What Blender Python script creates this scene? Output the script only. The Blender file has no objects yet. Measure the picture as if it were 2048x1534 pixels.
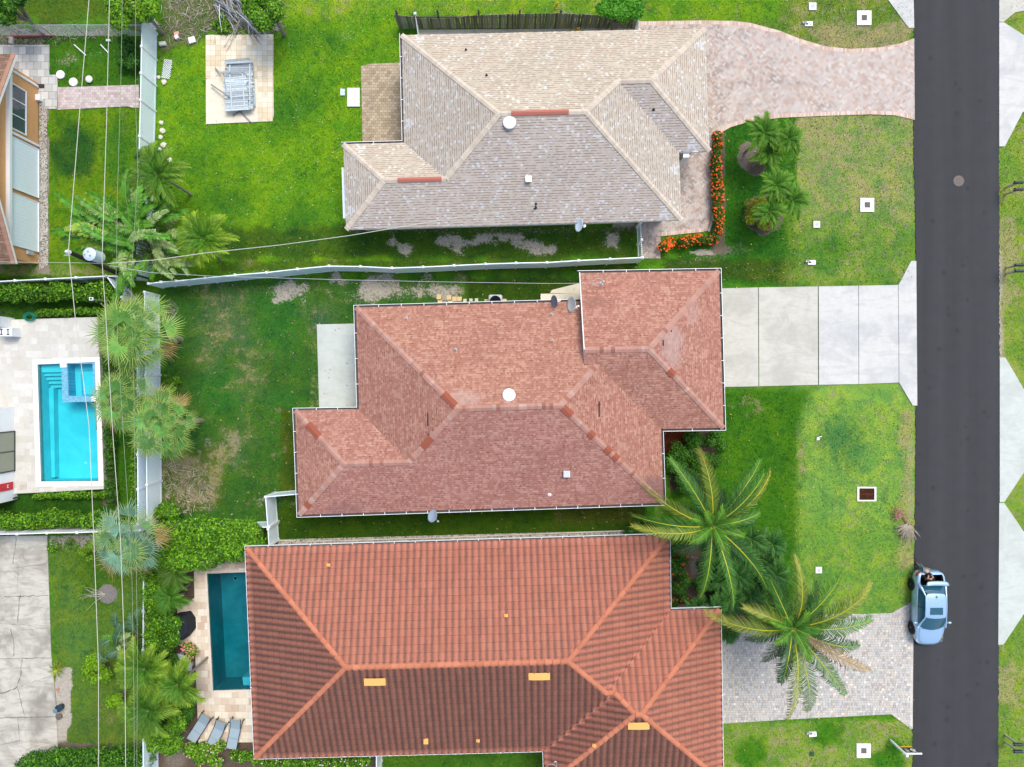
import bpy, bmesh, math, random
import numpy as np
from mathutils import Vector, Matrix
random.seed(7); rng = np.random.default_rng(7)
SC = bpy.context.scene
# ------------------------------------------------------------------ camera, sky, sun, exposure
CAMH = 43.7; F = 1420.0
cd = bpy.data.cameras.new('camera'); cam = bpy.data.objects.new('camera', cd); SC.collection.objects.link(cam)
cam.location = (0, 0, CAMH); cam.rotation_euler = (0, 0, 0)
cd.sensor_fit = 'HORIZONTAL'; cd.sensor_width = 36; cd.lens = 36 * F / 2048.0
cd.clip_start = 0.5; cd.clip_end = 2000
SC.camera = cam
SC.render.resolution_x = 1024; SC.render.resolution_y = 767
SUN_EL = math.radians(63); SUN_AZ = math.radians(34)      # azimuth measured from picture-up (+Y) towards +X
w = bpy.data.worlds.new('World'); SC.world = w; w.use_nodes = True
wn = w.node_tree; bg = wn.nodes['Background']
sky = wn.nodes.new('ShaderNodeTexSky'); sky.sky_type = 'NISHITA'; sky.sun_disc = False
sky.sun_elevation = SUN_EL; sky.sun_rotation = SUN_AZ; sky.air_density = 1.2; sky.dust_density = 3.0; sky.ozone_density = 1.0
wn.links.new(sky.outputs[0], bg.inputs[0]); bg.inputs[1].default_value = 0.15
sd = bpy.data.lights.new('sun', 'SUN'); sun = bpy.data.objects.new('sun', sd); SC.collection.objects.link(sun)
sd.energy = 1.5; sd.angle = math.radians(24); sd.color = (1.0, 0.96, 0.9)
sdir = Vector((math.sin(SUN_AZ) * math.cos(SUN_EL), math.cos(SUN_AZ) * math.cos(SUN_EL), math.sin(SUN_EL)))
sun.rotation_euler = sdir.to_track_quat('Z', 'Y').to_euler()
SC.view_settings.view_transform = 'Standard'; SC.view_settings.look = 'None'
SC.view_settings.exposure = 0.58; SC.view_settings.gamma = 1.0
SC.render.engine = 'CYCLES'

# ------------------------------------------------------------------ helpers
def P(px, py, z=0.0):
    k = (CAMH - z) / F
    return Vector(((px - 1024) * k, -(py - 767) * k, z))
def P2(px, py, z=0.0): return P(px, py, z).to_2d()
WL = {}
def empty(name, loc, label, cat, group=None):
    o = bpy.data.objects.new(name, None); SC.collection.objects.link(o)
    o.location = loc; o.empty_display_size = 0.2; WL[o.name] = Vector(loc)
    o['label'] = label; o['category'] = cat
    if group: o['group'] = group
    return o
def tag(o, label=None, cat=None, group=None, kind=None):
    if label: o['label'] = label
    if cat: o['category'] = cat
    if group: o['group'] = group
    if kind: o['kind'] = kind
    return o
class MB:
    def __init__(s): s.v = []; s.f = []; s.m = []; s.uv = []; s.c = []
    def face(s, pts, m=0, uv=None, col=None):
        b = len(s.v); s.v.extend([tuple(p) for p in pts]); s.f.append(tuple(range(b, b + len(pts)))); s.m.append(m)
        s.uv.append(uv if uv else [(0, 0)] * len(pts)); s.c.append(col if col else (1, 1, 1))
    def mesh(s, verts, faces, m=0, col=None):
        b = len(s.v); s.v.extend([tuple(p) for p in verts])
        for f in faces:
            s.f.append(tuple(b + i for i in f)); s.m.append(m); s.uv.append([(0, 0)] * len(f)); s.c.append(col if col else (1, 1, 1))
    def box(s, c, size, rz=0.0, m=0, col=None, M=None):
        hx, hy, hz = size[0] / 2, size[1] / 2, size[2] / 2
        R = M if M is not None else Matrix.Rotation(rz, 3, 'Z')
        vs = [Vector(c) + R @ Vector((x, y, z)) for z in (-hz, hz) for y in (-hy, hy) for x in (-hx, hx)]
        s.mesh(vs, [(0, 2, 3, 1), (4, 5, 7, 6), (0, 1, 5, 4), (2, 6, 7, 3), (0, 4, 6, 2), (1, 3, 7, 5)], m, col)
    def prism(s, poly, z0, z1, m=0, col=None, bottom=True):
        n = len(poly); a = sum(poly[i][0] * poly[(i + 1) % n][1] - poly[(i + 1) % n][0] * poly[i][1] for i in range(n))
        if a < 0: poly = poly[::-1]
        vs = [(p[0], p[1], z0) for p in poly] + [(p[0], p[1], z1) for p in poly]
        fs = [tuple(range(n, 2 * n))] + [(i, (i + 1) % n, n + (i + 1) % n, n + i) for i in range(n)]
        if bottom: fs.append(tuple(range(n))[::-1])
        s.mesh(vs, fs, m, col)
    def tube(s, pts, r, n=6, m=0, col=None, caps=True):
        pts = [Vector(p) for p in pts]; rings = []; k = len(pts)
        rr = r if isinstance(r, (list, tuple)) else [r] * k
        for i, p in enumerate(pts):
            d = (pts[min(i + 1, k - 1)] - pts[max(i - 1, 0)])
            d = d.normalized() if d.length > 1e-9 else Vector((0, 0, 1))
            a = d.cross(Vector((0, 0, 1)) if abs(d.z) < 0.95 else Vector((1, 0, 0))).normalized(); b = d.cross(a)
            rings.append([p + (a * math.cos(2 * math.pi * j / n) + b * math.sin(2 * math.pi * j / n)) * rr[i] for j in range(n)])
        vs = [q for R in rings for q in R]; fs = []
        for i in range(k - 1):
            for j in range(n):
                fs.append((i * n + j, i * n + (j + 1) % n, (i + 1) * n + (j + 1) % n, (i + 1) * n + j))
        if caps: fs.append(tuple(range(n))); fs.append(tuple(range((k - 1) * n, k * n))[::-1])
        s.mesh(vs, fs, m, col)
    def lathe(s, prof, c=(0, 0, 0), n=20, m=0, col=None, M=None):
        M = M if M is not None else Matrix.Identity(3); c = Vector(c); vs = []; k = len(prof)
        for (r, z) in prof:
            for j in range(n): vs.append(c + M @ Vector((r * math.cos(2 * math.pi * j / n), r * math.sin(2 * math.pi * j / n), z)))
        fs = [(i * n + j, i * n + (j + 1) % n, (i + 1) * n + (j + 1) % n, (i + 1) * n + j) for i in range(k - 1) for j in range(n)]
        if prof[0][0] > 0.001: fs.append(tuple(range(n))[::-1])
        if prof[-1][0] > 0.001: fs.append(tuple(range((k - 1) * n, k * n)))
        s.mesh(vs, fs, m, col)
    def build(s, name, mats, parent=None, smooth=False, loc=None, weld=False):
        if not isinstance(mats, (list, tuple)): mats = [mats]
        if parent is not None: org = WL[parent.name]
        elif loc is not None: org = Vector(loc)
        else: org = Vector((0, 0, 0))
        me = bpy.data.meshes.new(name)
        me.from_pydata([(x - org.x, y - org.y, z - org.z) for x, y, z in s.v], [], s.f)
        for mm in mats: me.materials.append(mm)
        me.polygons.foreach_set('material_index', s.m)
        uvl = me.uv_layers.new(name='UVMap'); flat = [c for f in s.uv for uv in f for c in uv]
        uvl.data.foreach_set('uv', flat)
        ca = me.color_attributes.new('tint', 'FLOAT_COLOR', 'CORNER')
        fl = []
        for f, c in zip(s.f, s.c):
            for i in range(len(f)): fl.extend((c[0], c[1], c[2], 1.0))
        ca.data.foreach_set('color', fl)
        if weld:
            bm = bmesh.new(); bm.from_mesh(me); bmesh.ops.remove_doubles(bm, verts=bm.verts, dist=0.0005)
            bmesh.ops.recalc_face_normals(bm, faces=bm.faces); bm.to_mesh(me); bm.free()
        if smooth: me.polygons.foreach_set('use_smooth', [True] * len(me.polygons))
        me.update()
        o = bpy.data.objects.new(name, me); SC.collection.objects.link(o)
        if parent is not None: o.parent = parent; WL[o.name] = Vector(org)
        else: o.location = org; WL[o.name] = Vector(org)
        return o
def struct(o, name_label=None): o['kind'] = 'structure'; return o
def quads_obj(name, V, C, m, parent=None, loc=(0, 0, 0)):
    """V: (n,4,3) array of quads, C: (n,3) colours"""
    org = WL[parent.name] if parent is not None else Vector(loc)
    n = len(V); me = bpy.data.meshes.new(name)
    V = V.reshape(-1, 3) - np.array(org)[None]
    me.vertices.add(n * 4); me.vertices.foreach_set('co', V.ravel().astype(np.float32))
    me.loops.add(n * 4); me.loops.foreach_set('vertex_index', np.arange(n * 4, dtype=np.int32))
    me.polygons.add(n); me.polygons.foreach_set('loop_start', np.arange(0, n * 4, 4, dtype=np.int32))
    me.polygons.foreach_set('loop_total', np.full(n, 4, dtype=np.int32))
    me.update(calc_edges=True)
    ca = me.color_attributes.new('tint', 'FLOAT_COLOR', 'POINT')
    c4 = np.ones((n, 4, 4), np.float32); c4[:, :, :3] = np.asarray(C)[:, None, :]
    ca.data.foreach_set('color', c4.ravel()); me.materials.append(m)
    o = bpy.data.objects.new(name, me); SC.collection.objects.link(o)
    if parent is not None: o.parent = parent; WL[o.name] = Vector(org)
    else: o.location = org; WL[o.name] = Vector(org)
    return o
def offset_poly(poly, d):
    """mitred offset of a 2d polygon, positive = outwards"""
    n = len(poly); a = sum(poly[i][0] * poly[(i + 1) % n][1] - poly[(i + 1) % n][0] * poly[i][1] for i in range(n))
    sg = 1 if a > 0 else -1; out = []
    for i in range(n):
        p0, p1, p2 = Vector(poly[i - 1]), Vector(poly[i]), Vector(poly[(i + 1) % n])
        e1 = (p1 - p0).normalized(); e2 = (p2 - p1).normalized()
        n1 = Vector((e1.y, -e1.x)) * sg; n2 = Vector((e2.y, -e2.x)) * sg
        b = (n1 + n2); b = b / max(0.2, (1 + n1.dot(n2)))
        out.append(p1 + b * d)
    return out
def copy_tree(o, parent=None):
    c = o.copy(); SC.collection.objects.link(c); c.parent = parent
    for ch in o.children: copy_tree(ch, c)
    return c

# ------------------------------------------------------------------ material DSL
NT = None
def newmat(name):
    global NT
    m = bpy.data.materials.new(name); m.use_nodes = True; NT = m.node_tree
    return m, NT.nodes['Principled BSDF']
def lk(v, s):
    if isinstance(v, bpy.types.NodeSocket): NT.links.new(v, s)
    elif v is not None: s.default_value = v
def N(t): return NT.nodes.new(t)
def Mt(op, a, b=None, c=None, clamp=False):
    n = N('ShaderNodeMath'); n.operation = op; n.use_clamp = clamp; lk(a, n.inputs[0])
    if b is not None: lk(b, n.inputs[1])
    if c is not None: lk(c, n.inputs[2])
    return n.outputs[0]
def rgba(c): return (c[0], c[1], c[2], 1.0)
def mix(f, a, b, mode='MIX'):
    n = N('ShaderNodeMix'); n.data_type = 'RGBA'; n.blend_type = mode; n.clamp_factor = True
    lk(f, n.inputs[0]); lk(rgba(a) if isinstance(a, tuple) else a, n.inputs[6]); lk(rgba(b) if isinstance(b, tuple) else b, n.inputs[7])
    return n.outputs[2]
def comb(x, y, z=0.0):
    n = N('ShaderNodeCombineXYZ'); lk(x, n.inputs[0]); lk(y, n.inputs[1]); lk(z, n.inputs[2]); return n.outputs[0]
def sep(v):
    n = N('ShaderNodeSeparateXYZ'); lk(v, n.inputs[0]); return n.outputs[0], n.outputs[1], n.outputs[2]
def pos(): return N('ShaderNodeNewGeometry').outputs['Position']
def uvn(): return N('ShaderNodeUVMap').outputs[0]
def vscale(v, sx, sy, sz=1.0):
    n = N('ShaderNodeVectorMath'); n.operation = 'MULTIPLY'; lk(v, n.inputs[0]); n.inputs[1].default_value = (sx, sy, sz); return n.outputs[0]
def noise(v, scale, detail=3.0, rough=0.55, dist=0.0, out=0):
    n = N('ShaderNodeTexNoise'); lk(v, n.inputs['Vector']); n.inputs['Scale'].default_value = scale
    n.inputs['Detail'].default_value = detail; n.inputs['Roughness'].default_value = rough; n.inputs['Distortion'].default_value = dist
    return n.outputs[out]
def white(v, out=0):
    n = N('ShaderNodeTexWhiteNoise'); n.noise_dimensions = '3D'; lk(v, n.inputs['Vector']); return n.outputs[out]
def voro(v, scale, feature='F1', out='Distance', rnd=1.0):
    n = N('ShaderNodeTexVoronoi'); n.feature = feature; lk(v, n.inputs['Vector']); n.inputs['Scale'].default_value = scale
    n.inputs['Randomness'].default_value = rnd; return n.outputs[out]
def ramp(f, stops, interp='LINEAR'):
    n = N('ShaderNodeValToRGB'); n.color_ramp.interpolation = interp; e = n.color_ramp.elements
    e[0].position = stops[0][0]; e[0].color = rgba(stops[0][1]); e[1].position = stops[-1][0]; e[1].color = rgba(stops[-1][1])
    for p, c in stops[1:-1]:
        x = e.new(p); x.color = rgba(c)
    lk(f, n.inputs[0]); return n.outputs[0]
def sstep(v, lo, hi, a=0.0, b=1.0):
    n = N('ShaderNodeMapRange'); n.interpolation_type = 'SMOOTHSTEP'; lk(v, n.inputs[0]); lk(lo, n.inputs[1]); lk(hi, n.inputs[2])
    n.inputs[3].default_value = a; n.inputs[4].default_value = b; return n.outputs[0]
def attr(name, out='Color'):
    n = N('ShaderNodeAttribute'); n.attribute_name = name; return n.outputs[out]
def bump(bs, h, strength=0.4, dist=0.02):
    n = N('ShaderNodeBump'); n.inputs['Strength'].default_value = strength; n.inputs['Distance'].default_value = dist
    lk(h, n.inputs['Height']); NT.links.new(n.outputs[0], bs.inputs['Normal'])
def fin(m, bs, col, rough=0.8, spec=0.3, metal=0.0):
    lk(rgba(col) if isinstance(col, tuple) else col, bs.inputs['Base Color']); lk(rough, bs.inputs['Roughness'])
    bs.inputs['Specular IOR Level'].default_value = spec; bs.inputs['Metallic'].default_value = metal
    return m
def bright(col, f):
    """multiply colour by scalar socket"""
    n = N('ShaderNodeMix'); n.data_type = 'RGBA'; n.blend_type = 'MULTIPLY'; n.inputs[0].default_value = 1.0
    lk(rgba(col) if isinstance(col, tuple) else col, n.inputs[6]); lk(comb(f, f, f), n.inputs[7]); return n.outputs[2]
def plain(name, col, rough=0.6, spec=0.4, metal=0.0, var=0.12, scale=3.0, tint=False, bmp=0.0):
    m, b = newmat(name); n = noise(pos(), scale, 5, 0.65)
    c = bright(col, Mt('ADD', Mt('MULTIPLY', n, var * 2), 1 - var))
    if tint: c = mix(1.0, c, attr('tint'), 'MULTIPLY')
    if bmp: bump(b, noise(pos(), 40, 3), bmp, 0.01)
    return fin(m, b, c, rough, spec, metal)
# ------------------------------------------------------------------ materials
def m_shingle(name, cols, white_amt, dash, rowh=0.145, cw=0.16, clump=0.5, patchc=None, dashc=(0.10, 0.07, 0.05), blots=()):
    """laminated shingles: rows along u, cells of random tone, dark row-edge dashes; everything lives in the roof's own uv"""
    m, b = newmat(name); u, v, _ = sep(uvn())
    r = Mt('FLOOR', Mt('DIVIDE', v, rowh)); fv = Mt('FRACT', Mt('DIVIDE', v, rowh))
    off = white(comb(r, 3.7, 1.0)); uc = Mt('ADD', Mt('DIVIDE', u, cw), Mt('MULTIPLY', off, 7.0))
    ci = Mt('FLOOR', uc); cu = Mt('FRACT', uc)
    big = Mt('FLOOR', Mt('DIVIDE', uc, 2.6))
    n1 = white(comb(ci, r, 0.0)); n2 = white(comb(big, r, 5.0)); nz = noise(uvn(), 0.8, 3, 0.5)
    t = Mt('ADD', Mt('MULTIPLY', n1, 1 - clump), Mt('MULTIPLY', n2, clump))
    col = ramp(t, cols)
    if white_amt > 0:
        lim = Mt('SUBTRACT', 1.0 - white_amt, Mt('MULTIPLY', Mt('SUBTRACT', nz, 0.5), 0.35))
        wmask = Mt('GREATER_THAN', white(comb(ci, r, 11.0)), lim)
        col = mix(Mt('MULTIPLY', wmask, 0.85), col, patchc)
    dm = Mt('MULTIPLY', Mt('LESS_THAN', fv, 0.26), Mt('GREATER_THAN', white(comb(ci, r, 17.0)), 1 - dash))
    col = mix(Mt('MULTIPLY', dm, 0.9), col, dashc)
    line = Mt('LESS_THAN', fv, 0.12)
    col = bright(col, Mt('SUBTRACT', 1.0, Mt('MULTIPLY', line, 0.22)))
    col = bright(col, Mt('ADD', 0.84, Mt('MULTIPLY', noise(uvn(), 0.35, 4, 0.6), 0.32)))
    col = bright(col, Mt('ADD', 0.9, Mt('MULTIPLY', noise(uvn(), 60, 2, 0.6), 0.2)))
    for bx_, by_, rx_, ry_, bc, ba in blots:
        X_, Y_, _z = sep(pos()); dx_ = Mt('DIVIDE', Mt('SUBTRACT', X_, bx_), rx_); dy_ = Mt('DIVIDE', Mt('SUBTRACT', Y_, by_), ry_)
        dd = Mt('ADD', Mt('SQRT', Mt('ADD', Mt('MULTIPLY', dx_, dx_), Mt('MULTIPLY', dy_, dy_))), Mt('MULTIPLY', Mt('SUBTRACT', noise(pos(), 1.6, 4, 0.6), 0.5), 1.1))
        col = mix(sstep(dd, 0.45, 1.1, ba, 0.0), col, bc)
    col = mix(1.0, col, attr('tint'), 'MULTIPLY')
    bump(b, Mt('ADD', Mt('MULTIPLY', Mt('SUBTRACT', 1.0, fv), 0.6), Mt('MULTIPLY', n1, 0.5)), 0.5, 0.012)
    return fin(m, b, col, 0.92, 0.15)
M_SH1 = m_shingle('beige_shingles', [(0.0, (0.40, 0.35, 0.285)), (0.5, (0.44, 0.388, 0.322)), (1.0, (0.48, 0.43, 0.36))], 0.07, 0.55, 0.14, 0.15, 0.3, (0.53, 0.54, 0.53), (0.24, 0.165, 0.12))
M_SH2 = m_shingle('red_shingles', [(0.0, (0.305, 0.135, 0.098)), (0.40, (0.335, 0.155, 0.115)), (0.62, (0.39, 0.20, 0.148)), (1.0, (0.45, 0.255, 0.19))], 0.0, 0.10, 0.14, 0.12, 0.45, None, (0.16, 0.05, 0.035), [(8.9, 2.1, .8, 1.6, (.42, .33, .31), .42), (10.2, 4.1, .5, .9, (.40, .30, .28), .3), (-2.6, -.8, 1.2, .5, (.42, .30, .27), .45), (8.4, -5.9, 1.4, .7, (.17, .10, .10), .5), (-9.6, -7.2, 1.3, .6, (.20, .11, .10), .35), (4.6, 4.6, 1.0, .4, (.2, .1, .08), .35)])
M_SH4 = m_shingle('brown_shingles', [(0.0, (0.16, 0.09, 0.06)), (0.5, (0.22, 0.13, 0.09)), (1.0, (0.30, 0.19, 0.14))], 0.0, 0.4, 0.16, 0.25, 0.6)
def m_tile():
    m, b = newmat('terracotta_tiles'); u, v, _ = sep(uvn())
    ci = Mt('FLOOR', Mt('DIVIDE', u, 0.37)); r = Mt('FLOOR', Mt('DIVIDE', v, 0.42)); fv = Mt('FRACT', Mt('DIVIDE', v, 0.42))
    n1 = white(comb(ci, r, 0.0))
    col = ramp(n1, [(0.0, (0.43, 0.155, 0.098)), (0.6, (0.46, 0.17, 0.108)), (1.0, (0.48, 0.185, 0.118))])
    ph = Mt('FRACT', Mt('DIVIDE', u, 0.37))
    trough = Mt('ABSOLUTE', Mt('SUBTRACT', Mt('MULTIPLY', ph, 2.0), 1.0))      # 1 in the pan, 0 on the crest
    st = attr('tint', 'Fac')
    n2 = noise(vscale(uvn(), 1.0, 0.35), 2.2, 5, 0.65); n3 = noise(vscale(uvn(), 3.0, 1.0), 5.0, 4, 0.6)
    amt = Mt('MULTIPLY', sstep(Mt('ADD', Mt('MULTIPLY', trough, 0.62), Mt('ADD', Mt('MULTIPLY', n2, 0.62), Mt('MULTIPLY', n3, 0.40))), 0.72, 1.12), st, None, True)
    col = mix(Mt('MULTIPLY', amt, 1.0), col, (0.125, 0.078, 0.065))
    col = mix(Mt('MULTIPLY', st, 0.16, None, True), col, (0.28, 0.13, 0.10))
    col = bright(col, Mt('SUBTRACT', 1.0, Mt('MULTIPLY', Mt('LESS_THAN', fv, 0.07), 0.35)))
    col = bright(col, Mt('ADD', 0.85, Mt('MULTIPLY', noise(uvn(), 9, 4, 0.6), 0.3)))
    return fin(m, b, col, 0.8, 0.25)
M_TILE = m_tile()
M_CAP = plain('ridge_cap_tint', (1, 1, 1), 0.9, 0.15, var=0.1, scale=12, tint=True)
def m_ground():
    m, b = newmat('lawn_ground'); p = pos(); col = attr('gcol'); aux = attr('gaux'); d, s, y = sep(aux)
    na = noise(p, 0.55, 4, 0.6, 0.6); nb = noise(p, 2.2, 5, 0.65); nc = noise(p, 14, 4, 0.7); nd = noise(p, 55, 2, 0.7)
    ne = noise(p, 6.5, 4, 0.75)
    g = bright(col, Mt('ADD', 0.02, Mt('ADD', Mt('MULTIPLY', ne, 0.85), Mt('ADD', Mt('MULTIPLY', nc, 0.7), Mt('MULTIPLY', nd, 0.7)))))
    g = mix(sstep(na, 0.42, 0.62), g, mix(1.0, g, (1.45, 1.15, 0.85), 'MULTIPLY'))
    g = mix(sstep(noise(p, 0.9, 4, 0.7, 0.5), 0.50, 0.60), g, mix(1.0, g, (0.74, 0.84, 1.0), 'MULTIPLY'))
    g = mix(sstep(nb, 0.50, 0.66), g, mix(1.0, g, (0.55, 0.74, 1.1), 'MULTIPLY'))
    # dry straw-coloured patches
    yn = Mt('ADD', Mt('MULTIPLY', nb, 0.6), Mt('ADD', Mt('MULTIPLY', nc, 0.30), Mt('MULTIPLY', na, 0.35)))
    ym = sstep(Mt('ADD', yn, Mt('MULTIPLY', y, 0.42)), 0.76, 0.92)
    straw = mix(nc, (0.30, 0.22, 0.10), (0.58, 0.47, 0.28))
    straw = bright(straw, Mt('ADD', 0.45, Mt('MULTIPLY', nd, 1.0)))
    g = mix(Mt('MULTIPLY', ym, 0.62), g, straw)
    # bare soil / sand
    dn = Mt('ADD', Mt('MULTIPLY', noise(p, 1.5, 7, 0.8, 0.8), 0.32), Mt('ADD', Mt('MULTIPLY', nc, 0.46), Mt('MULTIPLY', ne, 0.50)))
    dm = sstep(Mt('ADD', dn, Mt('MULTIPLY', Mt('SUBTRACT', d, 0.5), 0.56)), 0.665, 0.80)
    soil = mix(s, (0.10, 0.065, 0.042), (0.50, 0.45, 0.37))
    soil = bright(soil, Mt('ADD', 0.1, Mt('ADD', Mt('MULTIPLY', nd, 0.8), Mt('MULTIPLY', ne, 1.0))))
    g = mix(dm, g, soil)
    # tiny white flowers: alpha of gcol says how many
    fl = voro(p, 9.0); fa = white(voro(p, 9.0, out='Position'))
    fm = Mt('MULTIPLY', Mt('LESS_THAN', fl, 0.16), Mt('GREATER_THAN', fa, Mt('SUBTRACT', 1.0, Mt('MULTIPLY', attr('gcol', 'Alpha'), sstep(nb, 0.4, 0.6)))))
    g = mix(fm, g, (0.75, 0.76, 0.68))
    bump(b, Mt('ADD', nd, Mt('MULTIPLY', nc, 1.2)), 0.9, 0.05)
    return fin(m, b, g, 0.95, 0.1)
M_GROUND = m_ground()
def m_asphalt():
    m, b = newmat('asphalt'); p = pos(); x, y, z = sep(p)
    st = noise(vscale(p, 1.0, 0.03), 1.6, 3, 0.5); n = noise(p, 1.2, 5, 0.6); g = noise(p, 90, 2, 0.8)
    sp = sstep(voro(p, 0.9), 0.0, 0.22, 0.7, 1.0)
    c = mix(st, (0.030, 0.030, 0.032), (0.045, 0.047, 0.050))
    for cx, wd in ((26.3, 0.5), (29.3, 0.6), (27.8, .35)):
        c = mix(Mt('MULTIPLY', sstep(Mt('ABSOLUTE', Mt('SUBTRACT', x, cx)), 0.0, wd * 2, 1.0, 0.0), 0.20), c, (0.068, 0.071, 0.076))
    c = bright(c, Mt('ADD', 0.72, Mt('MULTIPLY', g, 0.6))); c = bright(c, Mt('ADD', 0.85, Mt('MULTIPLY', n, 0.3)))
    c = bright(c, mixf(sp, st))
    bump(b, g, 0.4, 0.01); return fin(m, b, c, 0.85, 0.3)
def mixf(a, st): return Mt('MAXIMUM', a, sstep(st, 0.45, 0.55))
M_ASPH = m_asphalt()
def m_conc(name, base, stain, amt=0.5, sc=0.5):
    m, b = newmat(name); p = pos(); n = noise(p, sc, 6, 0.65, 0.5); n2 = noise(p, 3.0, 5, 0.7); g = noise(p, 60, 2, 0.7)
    arc = noise(vscale(p, 0.6, 2.2), 0.8, 3, 0.5, 1.5)
    c = mix(sstep(n, 0.42, 0.68, 0, amt), base, stain); c = mix(sstep(arc, 0.50, 0.66, 0, amt * 0.5), c, stain); c = mix(sstep(noise(vscale(p, 0.35, 1.6), 2.0, 5, 0.7, 2.0), 0.54, 0.62, 0, amt * 0.35), c, stain)
    c = bright(c, Mt('ADD', 0.88, Mt('MULTIPLY', n2, 0.24))); c = bright(c, Mt('ADD', 0.93, Mt('MULTIPLY', g, 0.14)))
    bump(b, g, 0.2, 0.01); return fin(m, b, c, 0.85, 0.25)
M_CONC = m_conc('driveway_concrete', (0.54, 0.525, 0.46), (0.43, 0.42, 0.36), 1.0)
M_CONC2 = m_conc('bright_concrete', (0.565, 0.56, 0.525), (0.45, 0.46, 0.445), 1.0)
M_CONC3 = m_conc('grey_slab_concrete', (0.52, 0.555, 0.51), (0.43, 0.46, 0.41), 0.8)
M_OLDC = m_conc('old_stained_concrete', (0.52, 0.49, 0.42), (0.27, 0.25, 0.205), 1.0, 0.42)
M_CURB = m_conc('edging_concrete', (0.58, 0.55, 0.48), (0.35, 0.32, 0.27), 0.8)
M_WHITEC = plain('white_painted_concrete', (0.82, 0.82, 0.80), 0.7, 0.3, var=0.06, scale=6)
def m_herring():
    m, b = newmat('herringbone_brick_pavers'); x, y, _ = sep(pos()); wd = 0.115; k = 0.7071 / wd
    X = Mt('ADD', Mt('MULTIPLY', Mt('ADD', x, y), k), 500.0); Y = Mt('ADD', Mt('MULTIPLY', Mt('SUBTRACT', y, x), k), 500.0)
    i = Mt('FLOOR', X); j = Mt('FLOOR', Y); fx = Mt('FRACT', X); fy = Mt('FRACT', Y)
    kk = Mt('FLOORED_MODULO', Mt('ADD', Mt('SUBTRACT', i, j), 0.001), 4.0) if False else Mt('FLOOR', Mt('MULTIPLY', Mt('FRACT', Mt('DIVIDE', Mt('ADD', Mt('SUBTRACT', i, j), 4000.5), 4.0)), 4.0))
    def eq(v): return Mt('COMPARE', kk, float(v), 0.1)
    e1, e2 = eq(1), eq(2); H = Mt('LESS_THAN', kk, 1.5)
    idx = Mt('SUBTRACT', i, e1); idy = Mt('SUBTRACT', j, e2)
    r = white(comb(idx, idy, H)); r2 = white(comb(idx, idy, Mt('ADD', H, 4.0)))
    c = ramp(r, [(0.0, (0.43, 0.325, 0.27)), (0.25, (0.50, 0.395, 0.33)), (0.5, (0.53, 0.445, 0.385)), (0.75, (0.48, 0.435, 0.40)), (1.0, (0.58, 0.535, 0.48))])
    dk = Mt('ADD', sstep(noise(pos(), 0.30, 5, 0.7, 0.4), 0.54, 0.70), Mt('MULTIPLY', sstep(x, 19.5, 12.0), sstep(noise(pos(), 0.9, 5, 0.75, 0.4), 0.44, 0.58)), None, True)
    c = mix(Mt('MULTIPLY', dk, sstep(r2, 0.2, 0.9, 0.05, 0.7)), c, (0.24, 0.19, 0.17))
    lo = 0.10
    eH = Mt('MAXIMUM', Mt('LESS_THAN', fy, lo), Mt('MULTIPLY', Mt('LESS_THAN', fx, lo), eq(0)))
    eV = Mt('MAXIMUM', Mt('LESS_THAN', fx, lo), Mt('MULTIPLY', Mt('LESS_THAN', fy, lo), eq(3)))
    ed = Mt('ADD', Mt('MULTIPLY', eH, H), Mt('MULTIPLY', eV, Mt('SUBTRACT', 1.0, H)))
    c = bright(c, Mt('SUBTRACT', 1.0, Mt('MULTIPLY', ed, 0.42)))
    c = bright(c, Mt('ADD', 0.86, Mt('MULTIPLY', noise(pos(), 1.5, 4, 0.6), 0.28)))
    bump(b, Mt('SUBTRACT', 1.0, ed), 0.3, 0.01); return fin(m, b, c, 0.85, 0.2)
M_HERR = m_herring()
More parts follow.
